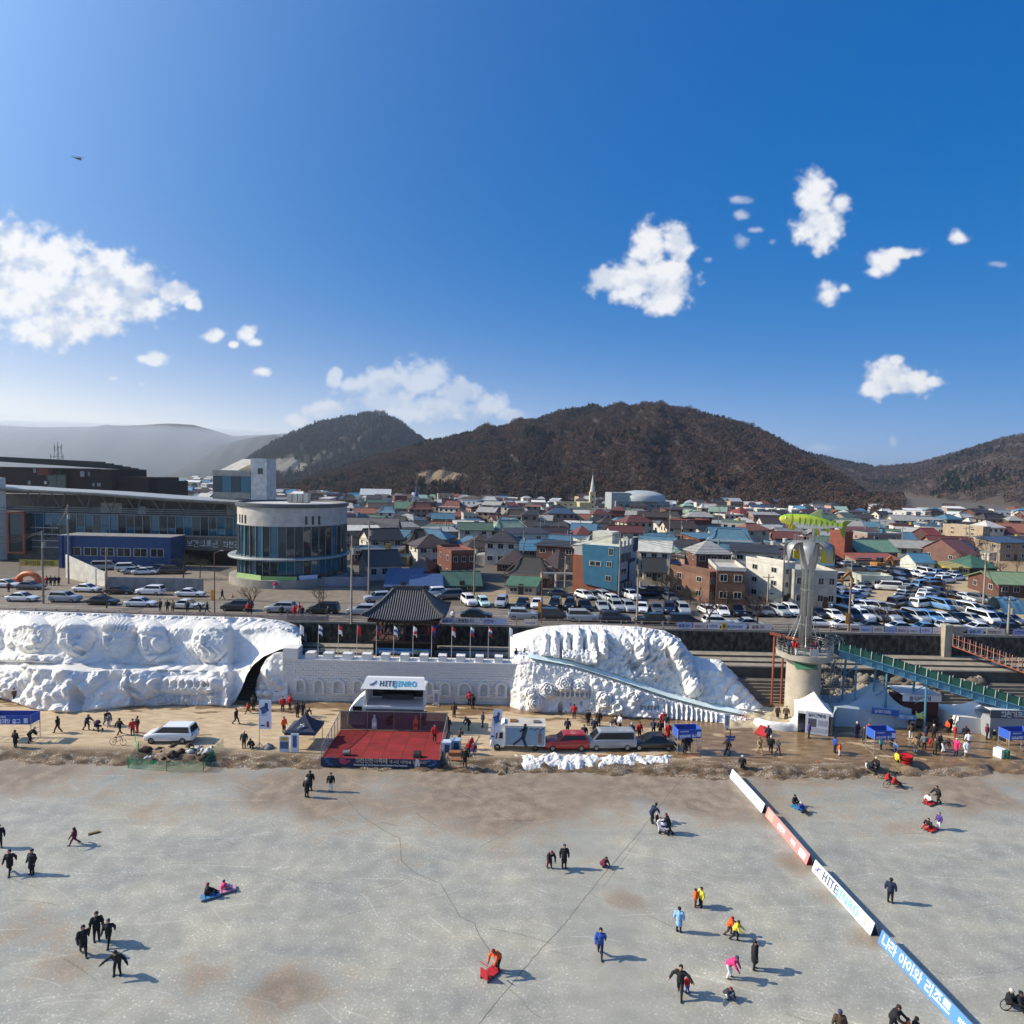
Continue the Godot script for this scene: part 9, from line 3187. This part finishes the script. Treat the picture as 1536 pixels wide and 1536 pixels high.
	# sleds,pushchairs,loose things on the ice
	for q in [[316,1346,0,120,"3f7fae","blue slatted sled carrying a child in black"],[340,1337,0,120,"c2849a","pink slatted sled carrying a child in pink"],[1196,1214,0,30,"3f86b0","blue slatted sled carrying two children"],[1395,1206,0,-60,"a8201c","red slatted sled pushed by an adult in black"],[1397,1245,0,-60,"b02018","second red slatted sled carrying a child"],[1366,1556,0,50,"b0241c","large red sled beside the blue advertising board"]]:
		sled(gp(q[0],q[1],0),q[3],q[4],q[5])
	sled(gp(736,1462,0),140,"b0222a","red chair sled with a handle",true)
	var pl := thing("loose_plank","short yellowish plank lying alone on the ice","plank",gp(141,1250),35.0)
	pb(pl,"board",Vector3(0,.06,0),Vector3(.75,.1,.22),mat("8a7448",.85))
	pb(pl,"edge_strip",Vector3(0,.02,.13),Vector3(.75,.05,.03),mat("2c2620",.85))
	for q in [[1523,1516,40.0,"c8c2ba"],[1338,1182,50.0,"8c8488"]]:
		bicycle(gp(q[0],q[1],0),"ice_bicycle","pale ice bicycle for two on runners" if q[0] > 1400 else "dark ice bicycle carrying two riders in red")
	for q in [[147,1096,BANK,"3a2440","purple pushchair on the path"],[1307,1160,.1,"26262a","black pushchair at the ice edge"],[996,1250,.0,"b9b4c4","pale pushchair on the ice by the long crack"]]:
		var o := thing("pushchair",q[4],"pushchair",gp(q[0],q[1],q[2]),70.0)
		pb(o,"seat",Vector3(0,.5,0),Vector3(.45,.12,.6),mat(q[3],.85,0,false))
		pb(o,"backrest",Vector3(0,.78,-.26),Vector3(.45,.5,.08),mat(q[3],.85,0,false))
		var k := MB.new()
		k.lathe([Vector2(.3,0),Vector2(.28,.2),Vector2(.15,.33),Vector2(0,.36)],Vector3.ZERO,10)
		part(o,"hood",k.mesh(),mat(q[3],.85,0,false),Vector3(0,.8,-.05))
		for s in [-1,1]:
			pt(o,"frame",Vector3(s * .22,.15,.35),Vector3(s * .22,1.0,-.5),.02,.02,mat("5a5c60",.5),5)
			for w in [-.3,.35]: pt(o,"wheel",Vector3(s * .22,.13,w),Vector3(s * .27,.13,w),.13,.13,mat("18181a",.8),10)
func _ready() -> void:
	rng.seed = 20180120
	cam_basis = Basis.from_euler(Vector3(deg_to_rad(PITCH),0,deg_to_rad(ROLL)))
	# camera
	var cam := Camera3D.new()
	cam.name = "camera"
	cam.fov = rad_to_deg(2.0 * atan(768.0 / F))
	cam.position = EYE
	cam.basis = cam_basis
	cam.near = .5
	cam.far = 14000.0
	add_child(cam)
	cam.current = true
	# sun,sky,exposure,haze
	var saz := deg_to_rad(4.0)
	var sel := deg_to_rad(33.0)
	sun_dir = Vector3(-cos(sel) * cos(saz),sin(sel),-cos(sel) * sin(saz))
	var sun := DirectionalLight3D.new()
	sun.name = "sun"
	sun.light_energy = 1.6
	sun.light_angular_distance = .5
	sun.light_color = Color(1.0,.95,.86)
	sun.shadow_enabled = true
	add_child(sun)
	sun.look_at_from_position(Vector3.ZERO,-sun_dir,Vector3.UP)
	var we := WorldEnvironment.new()
	we.name = "world_environment"
	var env := Environment.new()
	env.tonemap_mode = Environment.TONE_MAPPER_LINEAR
	env.tonemap_exposure = 1.3
	env.sdfgi_enabled = true
	env.ssao_enabled = true
	env.ssil_enabled = true
	env.volumetric_fog_enabled = true
	env.volumetric_fog_density = .00013
	env.volumetric_fog_anisotropy = .6
	env.volumetric_fog_albedo = Color(.90,.95,1.0)
	we.environment = env
	add_child(we)
	make_grime()
	sans = SystemFont.new()
	sans.font_names = ["Droid Sans"]
	sansb = SystemFont.new()
	sansb.font_names = ["Droid Sans"]
	sansb.font_weight = 700
	var t0 := Time.get_ticks_msec()
	build_sky(env)
	print("build_sky ",Time.get_ticks_msec() - t0)
	build_ground()
	print("build_ground ",Time.get_ticks_msec() - t0)
	build_hills()
	print("build_hills ",Time.get_ticks_msec() - t0)
	make_poses()
	print("make_poses ",Time.get_ticks_msec() - t0)
	build_snow()
	print("build_snow ",Time.get_ticks_msec() - t0)
	build_pavilion()
	print("build_pavilion ",Time.get_ticks_msec() - t0)
	build_clinic()
	print("build_clinic ",Time.get_ticks_msec() - t0)
	build_town()
	print("build_town ",Time.get_ticks_msec() - t0)
	build_cars()
	print("build_cars ",Time.get_ticks_msec() - t0)
	build_stage()
	print("build_stage ",Time.get_ticks_msec() - t0)
	build_tower()
	print("build_tower ",Time.get_ticks_msec() - t0)
	build_street()
	print("build_street ",Time.get_ticks_msec() - t0)
	build_crowd()
	print("build_crowd ",Time.get_ticks_msec() - t0)
